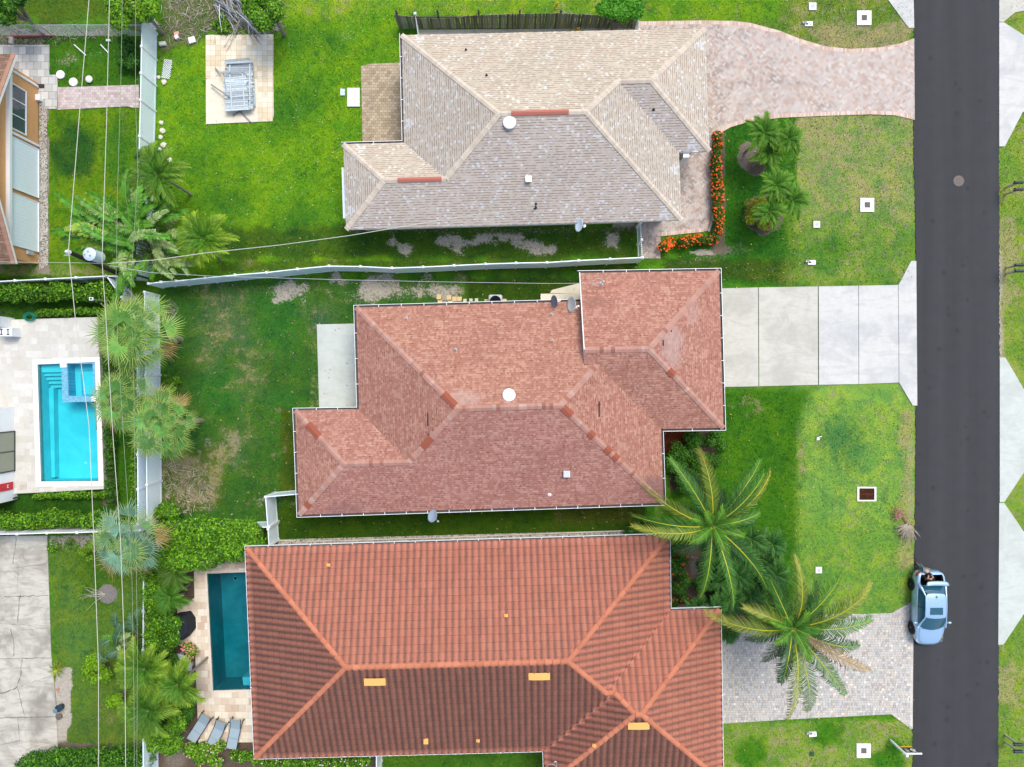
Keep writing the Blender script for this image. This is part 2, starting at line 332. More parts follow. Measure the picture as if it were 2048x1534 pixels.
def m_cells(name, cols, w_, h_, joint=0.06, jd=0.4, offs=True, split=0.0, dirt=0.25, dirtc=(0.2, 0.17, 0.13), ang=0.0, tint=False):
    m, b = newmat(name); x, y, _ = sep(pos())
    if ang: ca, sa = math.cos(ang), math.sin(ang); x, y = Mt('ADD', Mt('MULTIPLY', x, ca), Mt('MULTIPLY', y, sa)), Mt('SUBTRACT', Mt('MULTIPLY', y, ca), Mt('MULTIPLY', x, sa))
    V = Mt('ADD', Mt('DIVIDE', y, h_), 500.0); r = Mt('FLOOR', V); fv = Mt('FRACT', V)
    o = Mt('MULTIPLY', white(comb(r, 2.0, 9.0)), 1.0) if split else (Mt('MULTIPLY', Mt('FRACT', Mt('MULTIPLY', r, 0.5)), 1.0) if offs else 0.0)
    ww = Mt('ADD', 1.0, Mt('MULTIPLY', white(comb(r, 5.0, 3.0)), split)) if split else 1.0
    U = Mt('DIVIDE', Mt('ADD', Mt('ADD', Mt('DIVIDE', x, w_), 500.0), o), ww); i = Mt('FLOOR', U); fu = Mt('FRACT', U)
    rr = white(comb(i, r, 0.0)); c = ramp(rr, cols)
    if split:   # half of the cells are cut in two
        hf = Mt('GREATER_THAN', white(comb(i, r, 8.0)), 0.55); part = Mt('MULTIPLY', Mt('FLOOR', Mt('MULTIPLY', fu, 2.0)), hf)
        c = ramp(white(comb(i, r, Mt('ADD', part, 0.5))), cols)
    ed = Mt('MAXIMUM', Mt('LESS_THAN', fv, joint), Mt('LESS_THAN', fu, joint * h_ / w_))
    c = bright(c, Mt('SUBTRACT', 1.0, Mt('MULTIPLY', ed, jd)))
    c = mix(sstep(noise(pos(), 0.6, 5, 0.7, 0.3), 0.5, 0.75, 0, dirt), c, dirtc)
    c = bright(c, Mt('ADD', 0.88, Mt('MULTIPLY', noise(pos(), 5, 4, 0.65), 0.24)))
    if tint: c = mix(1.0, c, attr('tint'), 'MULTIPLY')
    bump(b, Mt('SUBTRACT', 1.0, ed), 0.25, 0.01); return fin(m, b, c, 0.82, 0.25)
M_COBBLE = m_cells('mixed_grey_cobble_pavers', [(0, (0.36, 0.33, 0.30)), (0.25, (0.44, 0.43, 0.41)), (0.5, (0.50, 0.485, 0.445)), (0.75, (0.54, 0.50, 0.43)), (0.9, (0.50, 0.42, 0.34)), (1, (0.70, 0.67, 0.58))], 0.15, 0.15, 0.1, 0.4, split=0.35, dirt=0.12)
M_TRAV = m_cells('pale_travertine_tiles', [(0, (0.53, 0.51, 0.45)), (0.6, (0.57, 0.555, 0.50)), (1, (0.62, 0.61, 0.56))], 0.6, 0.4, 0.02, 0.10, split=0.4, dirt=0.35, dirtc=(0.42, 0.35, 0.24))
M_TANP = m_cells('tan_pool_pavers', [(0, (0.55, 0.42, 0.31)), (0.5, (0.68, 0.58, 0.45)), (1, (0.78, 0.71, 0.58))], 0.42, 0.42, 0.035, 0.3, dirt=0.12)
M_BEIGEP = m_cells('beige_square_pavers', [(0, (0.62, 0.50, 0.33)), (0.5, (0.68, 0.60, 0.44)), (1, (0.74, 0.68, 0.55))], 0.32, 0.32, 0.04, 0.45, offs=False, dirt=0.35, dirtc=(0.42, 0.40, 0.30))
M_BROWNP = m_cells('brown_patio_pavers', [(0, (0.33, 0.25, 0.16)), (0.5, (0.42, 0.33, 0.22)), (1, (0.50, 0.41, 0.29))], 0.24, 0.17, 0.13, 0.45, dirt=0.5, dirtc=(0.19, 0.15, 0.11))
M_PINKP = m_cells('pinkish_path_pavers', [(0, (0.42, 0.33, 0.31)), (0.5, (0.52, 0.44, 0.42)), (1, (0.60, 0.52, 0.48))], 0.24, 0.16, 0.1, 0.35, dirt=0.2)
M_GREYP = m_cells('grey_flagstones', [(0, (0.33, 0.34, 0.33)), (0.5, (0.50, 0.50, 0.47)), (1, (0.62, 0.60, 0.54))], 0.46, 0.46, 0.05, 0.55, dirt=0.3)
def m_attr(name, rough=0.7, spec=0.3, metal=0.0, var=0.15, scale=8, trans=0.0):
    m, b = newmat(name); n = noise(pos(), scale, 4, 0.65)
    c = bright(attr('tint'), Mt('ADD', Mt('MULTIPLY', n, var * 2), 1 - var)); fin(m, b, c, rough, spec, metal)
    if trans:
        t = N('ShaderNodeBsdfTranslucent'); lk(c, t.inputs[0]); mx = N('ShaderNodeMixShader'); mx.inputs[0].default_value = trans
        out = [q for q in NT.nodes if q.type == 'OUTPUT_MATERIAL'][0]
        NT.links.new(b.outputs[0], mx.inputs[1]); NT.links.new(t.outputs[0], mx.inputs[2]); NT.links.new(mx.outputs[0], out.inputs[0])
    return m
M_LEAF = m_attr('leaf', 0.5, 0.22, trans=0.16, var=0.12)
M_TINT = m_attr('tinted_matte', 0.85, 0.2)
M_WHITE = plain('white_vinyl', (0.80, 0.82, 0.83), 0.35, 0.5, var=0.04)
M_VINB = plain('cool_white_vinyl', (0.80, 0.90, 0.95), 0.35, 0.5, var=0.05)
M_FASCIA = plain('white_fascia_paint', (0.78, 0.77, 0.74), 0.5, 0.4, var=0.07)
M_STUCCO1 = plain('beige_stucco', (0.58, 0.52, 0.42), 0.9, 0.2, bmp=0.3)
M_STUCCO2 = plain('cream_stucco', (0.66, 0.60, 0.48), 0.9, 0.2, bmp=0.3)
M_ORANGE = plain('orange_stucco', (0.62, 0.34, 0.15), 0.9, 0.2, bmp=0.3, var=0.08)
M_STUCCOW = plain('white_stucco', (0.80, 0.83, 0.84), 0.85, 0.2, bmp=0.2, var=0.05)
M_SHUT = plain('pale_shutter_metal', (0.78, 0.88, 0.92), 0.4, 0.5, var=0.05)
M_GDIRT = plain('gutter_grime', (0.10, 0.095, 0.085), 0.9, 0.1, var=.3)
M_DARK = plain('dark_plastic', (0.018, 0.02, 0.024), 0.5, 0.4)
M_BLACK = plain('black_cavity', (0.006, 0.006, 0.007), 0.9, 0.1)
M_GALV = plain('galvanised_metal', (0.52, 0.56, 0.58), 0.4, 0.5, metal=0.6, var=0.15)
M_GREYM = plain('grey_painted_metal', (0.42, 0.46, 0.48), 0.45, 0.5)
M_RUST = plain('rusty_steel', (0.14, 0.045, 0.02), 0.8, 0.3, metal=0.2, var=0.4, scale=20)
M_RED = plain('red_ridge_metal', (0.42, 0.13, 0.09), 0.6, 0.4, var=0.1)
M_REDP = plain('red_painted_board', (0.55, 0.02, 0.03), 0.5, 0.4, var=0.15)
M_GLASS = plain('window_glass', (0.06, 0.09, 0.11), 0.06, 0.8, var=0.05)
M_GLASSG = plain('olive_window_glass', (0.24, 0.27, 0.20), 0.08, 0.8, var=0.05)
M_BARK = plain('palm_trunk_bark', (0.24, 0.21, 0.17), 0.95, 0.1, var=0.35, scale=9, bmp=0.6)
M_POLE = plain('dark_creosote_wood', (0.05, 0.036, 0.028), 0.9, 0.2, var=0.4, scale=6)
M_MULCH = plain('red_mulch', (0.15, 0.035, 0.015), 0.95, 0.1, var=0.6, scale=30, bmp=0.8)
M_DMULCH = plain('dark_mulch', (0.09, 0.066, 0.052), 0.95, 0.1, var=0.9, scale=22, bmp=0.9)
M_GRAVEL = m_cells('grey_gravel', [(0, (0.14, 0.12, 0.10)), (0.4, (0.40, 0.37, 0.32)), (1, (0.66, 0.62, 0.55))], 0.07, 0.06, 0.2, 0.6, split=0.6, dirt=0.2)
M_ORTILE = plain('bright_orange_vent_tile', (0.80, 0.42, 0.12), 0.7, 0.3, var=0.08)
M_CARP = None
def m_car():
    m, b = newmat('silver_blue_car_paint'); fin(m, b, (0.36, 0.54, 0.73), 0.22, 0.6, 0.35)
    b.inputs['Coat Weight'].default_value = 0.7; b.inputs['Coat Roughness'].default_value = 0.08; return m
M_CARP = m_car()
M_CGLASS = plain('car_glass', (0.012, 0.085, 0.13), 0.04, 0.9, var=0.02)
M_RUBBER = plain('tyre_rubber', (0.02, 0.02, 0.021), 0.8, 0.3)
M_ALLOY = plain('alloy_wheel', (0.35, 0.36, 0.37), 0.3, 0.5, metal=0.8)
M_TAIL = plain('red_lamp_lens', (0.45, 0.015, 0.015), 0.15, 0.6)
M_LENS = plain('clear_lamp_lens', (0.62, 0.66, 0.68), 0.1, 0.7)
M_AMBER = plain('amber_lens', (0.6, 0.2, 0.02), 0.15, 0.6)
def m_water(name, tint_, gl=0.5):
    m, b = newmat(name); NT.nodes.remove(b)
    tr = N('ShaderNodeBsdfTransparent'); tr.inputs[0].default_value = rgba(tint_)
    g = N('ShaderNodeBsdfGlossy'); g.inputs['Roughness'].default_value = 0.05
    bp = N('ShaderNodeBump'); bp.inputs['Strength'].default_value = 0.5; bp.inputs['Distance'].default_value = 0.05
    lk(noise(pos(), 3.5, 3, 0.5, 0.3), bp.inputs['Height']); NT.links.new(bp.outputs[0], g.inputs['Normal'])
    fr = N('ShaderNodeFresnel'); fr.inputs[0].default_value = 1.33; NT.links.new(bp.outputs[0], fr.inputs['Normal'])
    mx = N('ShaderNodeMixShader'); lk(fr.outputs[0], mx.inputs[0]); NT.links.new(tr.outputs[0], mx.inputs[1]); NT.links.new(g.outputs[0], mx.inputs[2])
    out = [q for q in NT.nodes if q.type == 'OUTPUT_MATERIAL'][0]; NT.links.new(mx.outputs[0], out.inputs[0]); return m
M_WATER1 = m_water('clear_pool_water', (0.42, 0.93, 0.98)); M_WATER2 = m_water('deep_pool_water', (0.40, 0.78, 0.84))
def m_plaster(name, a, bcol):
    m, b = newmat(name); p = pos(); n = noise(p, 0.5, 4, 0.6, 0.4)
    rp = Mt('ABSOLUTE', Mt('SUBTRACT', noise(p, 3.0, 2, 0.5, 1.2), 0.5)); c = mix(sstep(n, 0.35, 0.65), a, bcol)
    return fin(m, b, c, 0.7, 0.2)
M_PLAST1 = m_plaster('turquoise_pool_plaster', (0.14, 0.58, 0.62), (0.22, 0.68, 0.72))
M_PLAST2 = m_plaster('teal_pool_plaster', (0.015, 0.19, 0.22), (0.04, 0.28, 0.30))
M_SPAFL = m_plaster('spa_plaster', (0.20, 0.60, 0.62), (0.26, 0.66, 0.68))
M_MOSAIC = m_cells('blue_mosaic_tile', [(0, (0.12, 0.36, 0.52)), (0.5, (0.16, 0.42, 0.58)), (1, (0.22, 0.48, 0.62))], 0.12, 0.06, 0.08, 0.2, dirt=0.0)
def m_weathered():
    m, b = newmat('weathered_fence_wood'); p = pos(); n = noise(vscale(p, 14, 14, 1.5), 1.0, 5, 0.7)
    c = bright(attr('tint'), Mt('ADD', 0.45, Mt('MULTIPLY', n, 1.1))); bump(b, n, 0.5, 0.01); return fin(m, b, c, 0.92, 0.15)
M_WOOD = m_weathered()
# ------------------------------------------------------------------ ground sheet with its zones of grass, soil, sand and one painted shade strip
def vnoise(shape, cell, seed):
    r = np.random.default_rng(seed); h, w_ = shape; gh, gw = int(h / cell) + 3, int(w_ / cell) + 3
    g = r.random((gh, gw)); y = np.arange(h) / cell; x = np.arange(w_) / cell
    yi, xi = y.astype(int), x.astype(int); fy, fx = y - yi, x - xi; fy = fy * fy * (3 - 2 * fy); fx = fx * fx * (3 - 2 * fx)
    a = g[yi][:, xi]; b = g[yi][:, xi + 1]; c = g[yi + 1][:, xi]; d = g[yi + 1][:, xi + 1]
    return (a * (1 - fx) + b * fx) * (1 - fy)[:, None] + (c * (1 - fx) + d * fx) * fy[:, None]
def rect(a, b, c, d): return [(a, b), (c, b), (c, d), (a, d)]
def inside_np(poly, X, Y):
    ins = np.zeros(X.shape, bool); n = len(poly)
    for i in range(n):
        x1, y1 = poly[i]; x2, y2 = poly[(i + 1) % n]
        if y1 == y2: continue
        c = ((y1 > Y) != (y2 > Y)) & (X < (x2 - x1) * (Y - y1) / (y2 - y1) + x1); ins ^= c
    return ins
POOL1 = [(75, 729), (121, 727), (190, 724), (197, 962), (82, 963)]
POOL2 = [(414, 1147), (560, 1142), (562, 1377), (426, 1381)]
def build_ground():
    st = 4.0; xs = np.arange(-300, 2360, st); ys = np.arange(-280, 1820, st)
    X, Y = np.meshgrid(xs, ys); sh = X.shape
    W1 = vnoise(sh, 9, 1) - 0.5; W2 = vnoise(sh, 3.2, 2) - 0.5; W3 = vnoise(sh, 30, 3)
    base = (0.075, 0.215, 0.012)
    G = np.ones(sh + (4,), np.float32); G[..., :3] = base; G[..., 3] = 0.0; A = np.zeros(sh + (3,), np.float32)
    def zone(poly, col=None, dirt=None, sand=None, dry=None, fl=None, soft=14, warp=26):
        px = [p[0] for p in poly]; py = [p[1] for p in poly]; m = 60 + warp
        ix0 = max(0, int((min(px) - m + 300) / st)); ix1 = min(sh[1], int((max(px) + m + 300) / st) + 1)
        iy0 = max(0, int((min(py) - m + 280) / st)); iy1 = min(sh[0], int((max(py) + m + 280) / st) + 1)
        sl = (slice(iy0, iy1), slice(ix0, ix1)); x, y = X[sl], Y[sl]; d = np.full(x.shape, 1e9); n = len(poly)
        for i in range(n):
            x1, y1 = poly[i]; x2, y2 = poly[(i + 1) % n]; L = max(1e-6, (x2 - x1) ** 2 + (y2 - y1) ** 2)
            t = np.clip(((x - x1) * (x2 - x1) + (y - y1) * (y2 - y1)) / L, 0, 1)
            d = np.minimum(d, np.hypot(x - x1 - t * (x2 - x1), y - y1 - t * (y2 - y1)))
        s = np.where(inside_np(poly, x, y), d, -d) + (W1[sl] * 1.3 + W2[sl] * 0.6) * warp
        w_ = np.clip(s / soft + 0.5, 0, 1); w_ = w_ * w_ * (3 - 2 * w_)
        if col: G[sl][..., :3] = G[sl][..., :3] * (1 - w_[..., None]) + np.array(col) * w_[..., None]
        if fl is not None: G[sl][..., 3] = G[sl][..., 3] * (1 - w_) + fl * w_
        for k, v in enumerate((dirt, sand, dry)):
            if v is not None: A[sl][..., k] = A[sl][..., k] * (1 - w_) + v * w_
    def blob(cx, cy, rx, ry, **k):
        zone([(cx + rx * math.cos(a * 0.7854), cy + ry * math.sin(a * 0.7854)) for a in range(8)], **k)
    LUSH = (0.108, 0.262, 0.010); LUSHD = (0.055, 0.175, 0.012); DARK = (0.028, 0.10, 0.014); OLIVE = (0.050, 0.082, 0.006); MED = (0.090, 0.18, 0.022)
    BRT = (0.14, 0.28, 0.035); YEL = (0.125, 0.235, 0.030); PALE = (0.15, 0.255, 0.052)
    # ---- upper yard (beige house)
    zone(rect(320, -280, 810, 560), LUSH, 0.12, 0.8, 0.08, 0.35, 30, 30)
    zone(rect(560, -60, 1290, 30), (0.15, 0.29, 0.018), 0.15, 0.8, 0.3, 0.4, 30, 30)
    for cx, cy, r in ((610, 190, 45), (600, 80, 40), (560, 230, 40), (660, 90, 30), (590, 440, 45), (450, 400, 45), (380, 330, 40)): blob(cx, cy, r, r * .8, col=LUSHD, fl=0.1, soft=70)
    for cx, cy, r in ((700, 70, 26), (760, 75, 16), (660, 400, 10), (675, 385, 10), (585, 95, 8), (560, 130, 10), (600, 215, 9), (560, 158, 9)): blob(cx, cy, r, r * .6, dirt=0.5, sand=0.75, soft=14, warp=14)
    zone(rect(700, 350, 720, 420), dirt=0.42, sand=0.8, soft=14)
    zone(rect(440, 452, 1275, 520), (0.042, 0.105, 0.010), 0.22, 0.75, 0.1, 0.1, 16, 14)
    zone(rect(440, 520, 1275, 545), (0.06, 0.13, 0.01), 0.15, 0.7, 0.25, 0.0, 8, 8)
    for cx, cy, rx, ry in ((800, 490, 22, 7), (905, 485, 34, 10), (960, 482, 20, 9), (1080, 495, 40, 12), (1140, 475, 26, 9), (1225, 482, 20, 22), (1170, 500, 22, 8), (1000, 470, 40, 6), (1235, 455, 24, 6)): blob(cx, cy, rx, ry, dirt=0.85, sand=0.92, soft=34, warp=30)
    zone(rect(700, 455, 1280, 466), dirt=0.6, sand=0.3, soft=8, warp=6)
    zone(rect(312, 90, 345, 345), dirt=0.42, sand=0.6, soft=12, warp=14)
    # debris corner
    zone([(318, -60), (560, -60), (575, 60), (520, 70), (420, 72), (325, 110), (315, 40)], (0.06, 0.13, 0.015), 0.62, 0.32, 0.2, 0, 16, 16)
    # ---- far upper left
    zone([(-300, -280), (290, -280), (300, 40), (-300, 55)], (0.070, 0.140, 0.012), 0.30, 0.35, 0.2, 0.02, 20, 30)
    zone(rect(-300, 52, 290, 95), (0.04, 0.10, 0.01), 0.66, 0.45, 0.2, 0, 12, 10)
    zone(rect(100, 66, 275, 175), (0.045, 0.15, 0.010), 0.20, 0.5, 0.1, 0, 14, 16)
    blob(135, 120, 26, 18, dirt=0.6, sand=0.5, soft=14); blob(190, 105, 20, 12, dirt=0.5, sand=0.5, soft=14)
    zone(rect(92, 214, 276, 560), (0.10, 0.22, 0.008), 0.14, 0.4, 0.16, 0, 16, 18)
    blob(150, 300, 45, 60, col=DARK, soft=40); blob(235, 300, 30, 90, col=LUSHD, soft=30); blob(190, 440, 40, 40, col=(0.15, 0.28, 0.01), soft=60)
    blob(200, 305, 18, 14, dirt=0.45, sand=0.3); zone(rect(-20, 530, 215, 552), dirt=0.55, sand=0.45, dry=0.5, soft=10, warp=12)
    zone(rect(75, 176, 97, 545), dirt=1.0, sand=0.55, soft=5, warp=5)
    # ---- white pool house lot
    zone([(-300, 556), (225, 556), (290, 640), (290, 1060), (-300, 1064)], (0.028, 0.095, 0.008), 0.03, 0.3, 0.0, 0, 12, 6)
    zone(rect(205, 640, 236, 1010), dirt=0.85, sand=0.12, soft=6, warp=8)
    zone(rect(232, 770, 292, 1030), (0.040, 0.135, 0.008), 0.02, 0.3, 0.0, 0, 8, 8)
    # ---- middle yard (red house)
    zone([(322, 562), (1160, 545), (1160, 610), (715, 620), (640, 1000), (540, 1060), (322, 1060)], (0.040, 0.125, 0.016), 0.16, 0.6, 0.2, 0, 20, 20)
    for cx, cy, r in ((560, 640, 70), (580, 830, 40), (440, 780, 60)): blob(cx, cy, r, r, col=(0.035, 0.145, 0.018), soft=80)
    for cx, cy, r in ((450, 640, 46), (500, 740, 30), (415, 700, 30), (640, 640, 26), (470, 900, 30)): blob(cx, cy, r, r * 1.4, col=(0.075, 0.15, 0.045), dry=0.42, soft=70)
    zone([(330, 566), (700, 556), (930, 552), (930, 600), (720, 606), (560, 592), (330, 572)], dirt=0.46, sand=0.70, dry=0.3, soft=14, warp=22)
    for cx, cy, rx, ry in ((620, 590, 36, 14), (760, 580, 50, 22), (860, 585, 44, 16), (552, 605, 8, 6), (700, 560, 30, 10), (600, 575, 26, 12)): blob(cx, cy, rx, ry, dirt=0.80, sand=0.85, soft=36, warp=34)
    zone(rect(930, 540, 1162, 560), dirt=0.45, sand=0.25, soft=10, warp=8)
    zone(rect(935, 556, 1160, 600), (0.030, 0.075, 0.006), 0.05, 0.3, 0.1, 0, 12, 10)
    zone([(325, 890), (420, 905), (450, 960), (440, 1010), (350, 1020), (325, 1000)], (0.07, 0.12, 0.01), 0.55, 0.42, 0.5, 0, 50, 30)
    for cx, cy, rx, ry in ((410, 880, 16, 12), (395, 985, 24, 14), (470, 880, 10, 12), (520, 1000, 8, 10), (425, 1020, 14, 10), (340, 620, 14, 50), (500, 870, 8, 8)): blob(cx, cy, rx, ry, dirt=0.62, sand=0.45, soft=14, warp=16)
    zone(rect(560, 820, 596, 1000), (0.05, 0.095, 0.008), 0.12, 0.3, 0.2, 0, 12, 12)
    zone(rect(620, 640, 645, 830), dirt=0.42, sand=0.5, dry=0.4, soft=8, warp=8)
    zone([(548, 1010), (1290, 1000), (1290, 1075), (548, 1085)], (0.034, 0.085, 0.005), 0.02, 0.3, 0.05, 0, 10, 6)  # dark olive strip: shade beside the red house painted into the grass colour
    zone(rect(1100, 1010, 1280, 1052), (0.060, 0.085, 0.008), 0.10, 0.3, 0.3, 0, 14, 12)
    zone([(556, 1081), (1250, 1062), (1250, 1090), (556, 1104)], dirt=1.0, sand=0.75, soft=3, warp=2)
    # ---- left bottom yard
    zone([(96, 1076), (300, 1066), (300, 1560), (120, 1560)], MED, 0.02, 0.3, 0.15, 0, 10, 6)
    blob(190, 1150, 60, 60, col=(0.055, 0.135, 0.012), soft=50); blob(150, 1250, 30, 90, col=(0.085, 0.185, 0.03), soft=40); blob(205, 1450, 70, 40, col=(0.085, 0.16, 0.02), dry=0.3, soft=30)
    zone(rect(96, 1068, 190, 1098), dirt=0.75, sand=0.8, soft=6, warp=8)
    zone([(106, 1335), (140, 1340), (146, 1430), (122, 1490), (112, 1520), (104, 1400)], dirt=0.9, sand=1.0, soft=8, warp=12)
    zone(rect(112, 1486, 300, 1508), dirt=0.8, sand=0.2, soft=8, warp=6)
    zone([(292, 1100), (400, 1100), (392, 1240), (392, 1400), (508, 1470), (508, 1560), (292, 1560)], dirt=1.0, sand=0.08, soft=6, warp=5)
    zone(rect(500, 1500, 760, 1600), dirt=1.0, sand=0.1, soft=6, warp=4)
    blob(350, 1500, 26, 40, dirt=1.0, sand=0.3, soft=20, warp=14)
    zone(rect(765, 1490, 1100, 1620), (0.05, 0.14, 0.01), 0.02, 0.3, 0.1, 0, 6, 4)
    # ---- front lawns
    zone([(1280, 60), (1280, -60), (1780, -60), (1828, 60), (1828, 100), (1500, 100)], (0.12, 0.21, 0.022), 0.2, 0.6, 0.4, 0.1, 14, 14)
    zone(rect(1290, -60, 1560, 50), (0.11, 0.255, 0.012), 0.05, 0.6, 0.2, 0.05, 24, 20)
    zone([(1600, 46), (1828, 46), (1828, 100), (1640, 100)], (0.17, 0.23, 0.05), 0.16, 0.7, 0.66, 0, 14, 14)
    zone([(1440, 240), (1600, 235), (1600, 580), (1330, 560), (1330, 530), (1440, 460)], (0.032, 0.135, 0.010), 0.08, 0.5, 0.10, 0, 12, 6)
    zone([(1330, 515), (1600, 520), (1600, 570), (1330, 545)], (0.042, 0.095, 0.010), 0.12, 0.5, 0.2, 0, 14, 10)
    zone([(1595, 228), (1830, 228), (1830, 470), (1590, 470)], (0.18, 0.28, 0.060), 0.10, 0.9, 0.46, 0, 8, 4)
    zone([(1588, 430), (1830, 430), (1830, 575), (1585, 575)], (0.13, 0.25, 0.035), 0.06, 0.9, 0.34, 0, 60, 20)
    blob(1660, 500, 60, 30, col=(0.075, 0.20, 0.02), dry=0.3, soft=30); blob(1680, 300, 70, 40, dry=0.58, soft=60); blob(1640, 260, 50, 20, dry=0.6, soft=40); blob(1780, 400, 30, 50, dry=0.5, soft=40)
    zone([(1330, 525), (1480, 480), (1505, 500), (1470, 525), (1330, 535)], dirt=0.55, sand=0.35, soft=12, warp=12)
    blob(1400, 505, 30, 6, dirt=0.9, sand=1.0, soft=8, warp=8); blob(1445, 500, 22, 9, dirt=0.9, sand=0.2, soft=8, warp=8)
    blob(1498, 312, 24, 34, dirt=1.0, sand=0.3, soft=8, warp=8); blob(1510, 335, 20, 18, dirt=1.0, sand=0.1, soft=8, warp=6); blob(1525, 430, 42, 42, dirt=1.0, sand=0.12, soft=10, warp=8)
    zone(rect(1424, 262, 1450, 495), dirt=0.9, sand=0.12, soft=6, warp=5)
    zone([(1320, 855), (1450, 770), (1830, 765), (1830, 1230), (1300, 1260)], (0.165, 0.32, 0.050), 0.02, 0.9, 0.27, 0, 6, 3)
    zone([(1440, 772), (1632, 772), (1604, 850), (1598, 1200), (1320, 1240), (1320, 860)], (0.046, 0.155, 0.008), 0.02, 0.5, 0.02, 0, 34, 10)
    zone(rect(1600, 1040, 1828, 1230), (0.145, 0.295, 0.038), 0.02, 0.5, 0.28, 0, 40, 16)
    blob(1680, 880, 46, 50, col=(0.075, 0.20, 0.045), dry=0.0, soft=60); blob(1600, 900, 12, 60, dry=0.6, col=PALE, soft=20)
    blob(1490, 810, 36, 14, dry=0.4, soft=14); zone(rect(1800, 820, 1829, 1140), (0.20, 0.29, 0.06), dry=0.55, soft=24, warp=12)
    zone(rect(1815, 880, 1830, 1030), dirt=0.55, sand=0.7, soft=6, warp=8)
    zone([(1338, 1090), (1395, 1080), (1440, 1200), (1520, 1220), (1500, 1262), (1338, 1225)], dirt=1.0, sand=0.12, soft=6, warp=8)
    zone([(1336, 852), (1440, 852), (1430, 920), (1360, 985), (1336, 985)], dirt=0.9, sand=0.05, soft=6, warp=6); blob(1395, 1145, 14, 26, dirt=1.0, sand=0.5, soft=8, warp=8)
    zone(rect(1440, 1440, 1830, 1640), (0.14, 0.27, 0.028), 0.04, 0.7, 0.42, 0, 8, 5)
    for cx, cy in ((1500, 1500), (1650, 1460), (1780, 1520)): blob(cx, cy, 30, 26, col=(0.045, 0.17, 0.010), dry=0.0, soft=30)
    zone(rect(1996, -280, 2360, 1820), (0.155, 0.275, 0.030), 0.03, 0.8, 0.35, 0, 5, 2)
    for a, b_ in ((70, 250), (440, 620), (1330, 1400)): zone(rect(1990, a, 2025, b_), dry=0.7, soft=20)
    zone(rect(1990, 500, 2006, 720), dirt=0.7, sand=0.9, dry=0.8, soft=8, warp=8)
    zone(rect(1818, 460, 1832, 530), dirt=0.3, sand=0.9, soft=6, warp=4)
    k = CAMH / F; nv = sh[0] * sh[1]; ny, nx = sh
    V = np.zeros((nv, 3)); V[:, 0] = (X.ravel() - 1024) * k; V[:, 1] = -(Y.ravel() - 767) * k
    V[:, 2] = -0.018 * vnoise(sh, 2.0, 9).ravel() - 0.02 * vnoise(sh, 14, 10).ravel()
    idx = np.arange(nv).reshape(sh); q = np.stack([idx[:-1, :-1], idx[1:, :-1], idx[1:, 1:], idx[:-1, 1:]], -1).reshape(-1, 4)
    cx = (X[:-1, :-1] + st / 2).ravel(); cy = (Y[:-1, :-1] + st / 2).ravel(); kill = inside_np(POOL1, cx, cy) | inside_np(POOL2, cx, cy)
    kill |= inside_np(rect(0, 0, 0, 0), cx, cy); q = q[~kill]
    x0, x1, y0, y1 = V[:, 0].min(), V[:, 0].max(), V[:, 1].min(), V[:, 1].max(); B = 700.0
    ring = np.array([(-B, -B), (B, -B), (B, B), (-B, B), (x0, y0), (x1, y0), (x1, y1), (x0, y1)]); rv = np.zeros((8, 3)); rv[:, :2] = ring; rv[:, 2] = -0.03
    V = np.vstack([V, rv]); o = nv
    rq = np.array([(o, o + 1, o + 5, o + 4), (o + 1, o + 2, o + 6, o + 5), (o + 2, o + 3, o + 7, o + 6), (o + 3, o, o + 4, o + 7)])
    q = np.vstack([q, rq]).astype(np.int32); n = len(q)
    me = bpy.data.meshes.new('ground'); me.vertices.add(len(V)); me.vertices.foreach_set('co', V.ravel().astype(np.float32))
    me.loops.add(n * 4); me.loops.foreach_set('vertex_index', q.ravel()); me.polygons.add(n)
    me.polygons.foreach_set('loop_start', np.arange(0, n * 4, 4, dtype=np.int32)); me.polygons.foreach_set('loop_total', np.full(n, 4, dtype=np.int32)); me.update(calc_edges=True)
    g4 = np.vstack([G.reshape(-1, 4), np.tile([*base, 0.0], (8, 1))]).astype(np.float32); a4 = np.ones((len(V), 4), np.float32); a4[:nv, :3] = A.reshape(-1, 3); a4[nv:, :3] = (0.05, 0.5, 0.2)
    c1 = me.color_attributes.new('gcol', 'FLOAT_COLOR', 'POINT'); c1.data.foreach_set('color', g4.ravel())
    c2 = me.color_attributes.new('gaux', 'FLOAT_COLOR', 'POINT'); c2.data.foreach_set('color', a4.ravel())
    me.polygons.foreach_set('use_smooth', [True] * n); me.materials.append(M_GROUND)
    g = bpy.data.objects.new('ground', me); SC.collection.objects.link(g); g['kind'] = 'structure'
    return X, Y, G, A
GX, GY, GG, GA = build_ground()
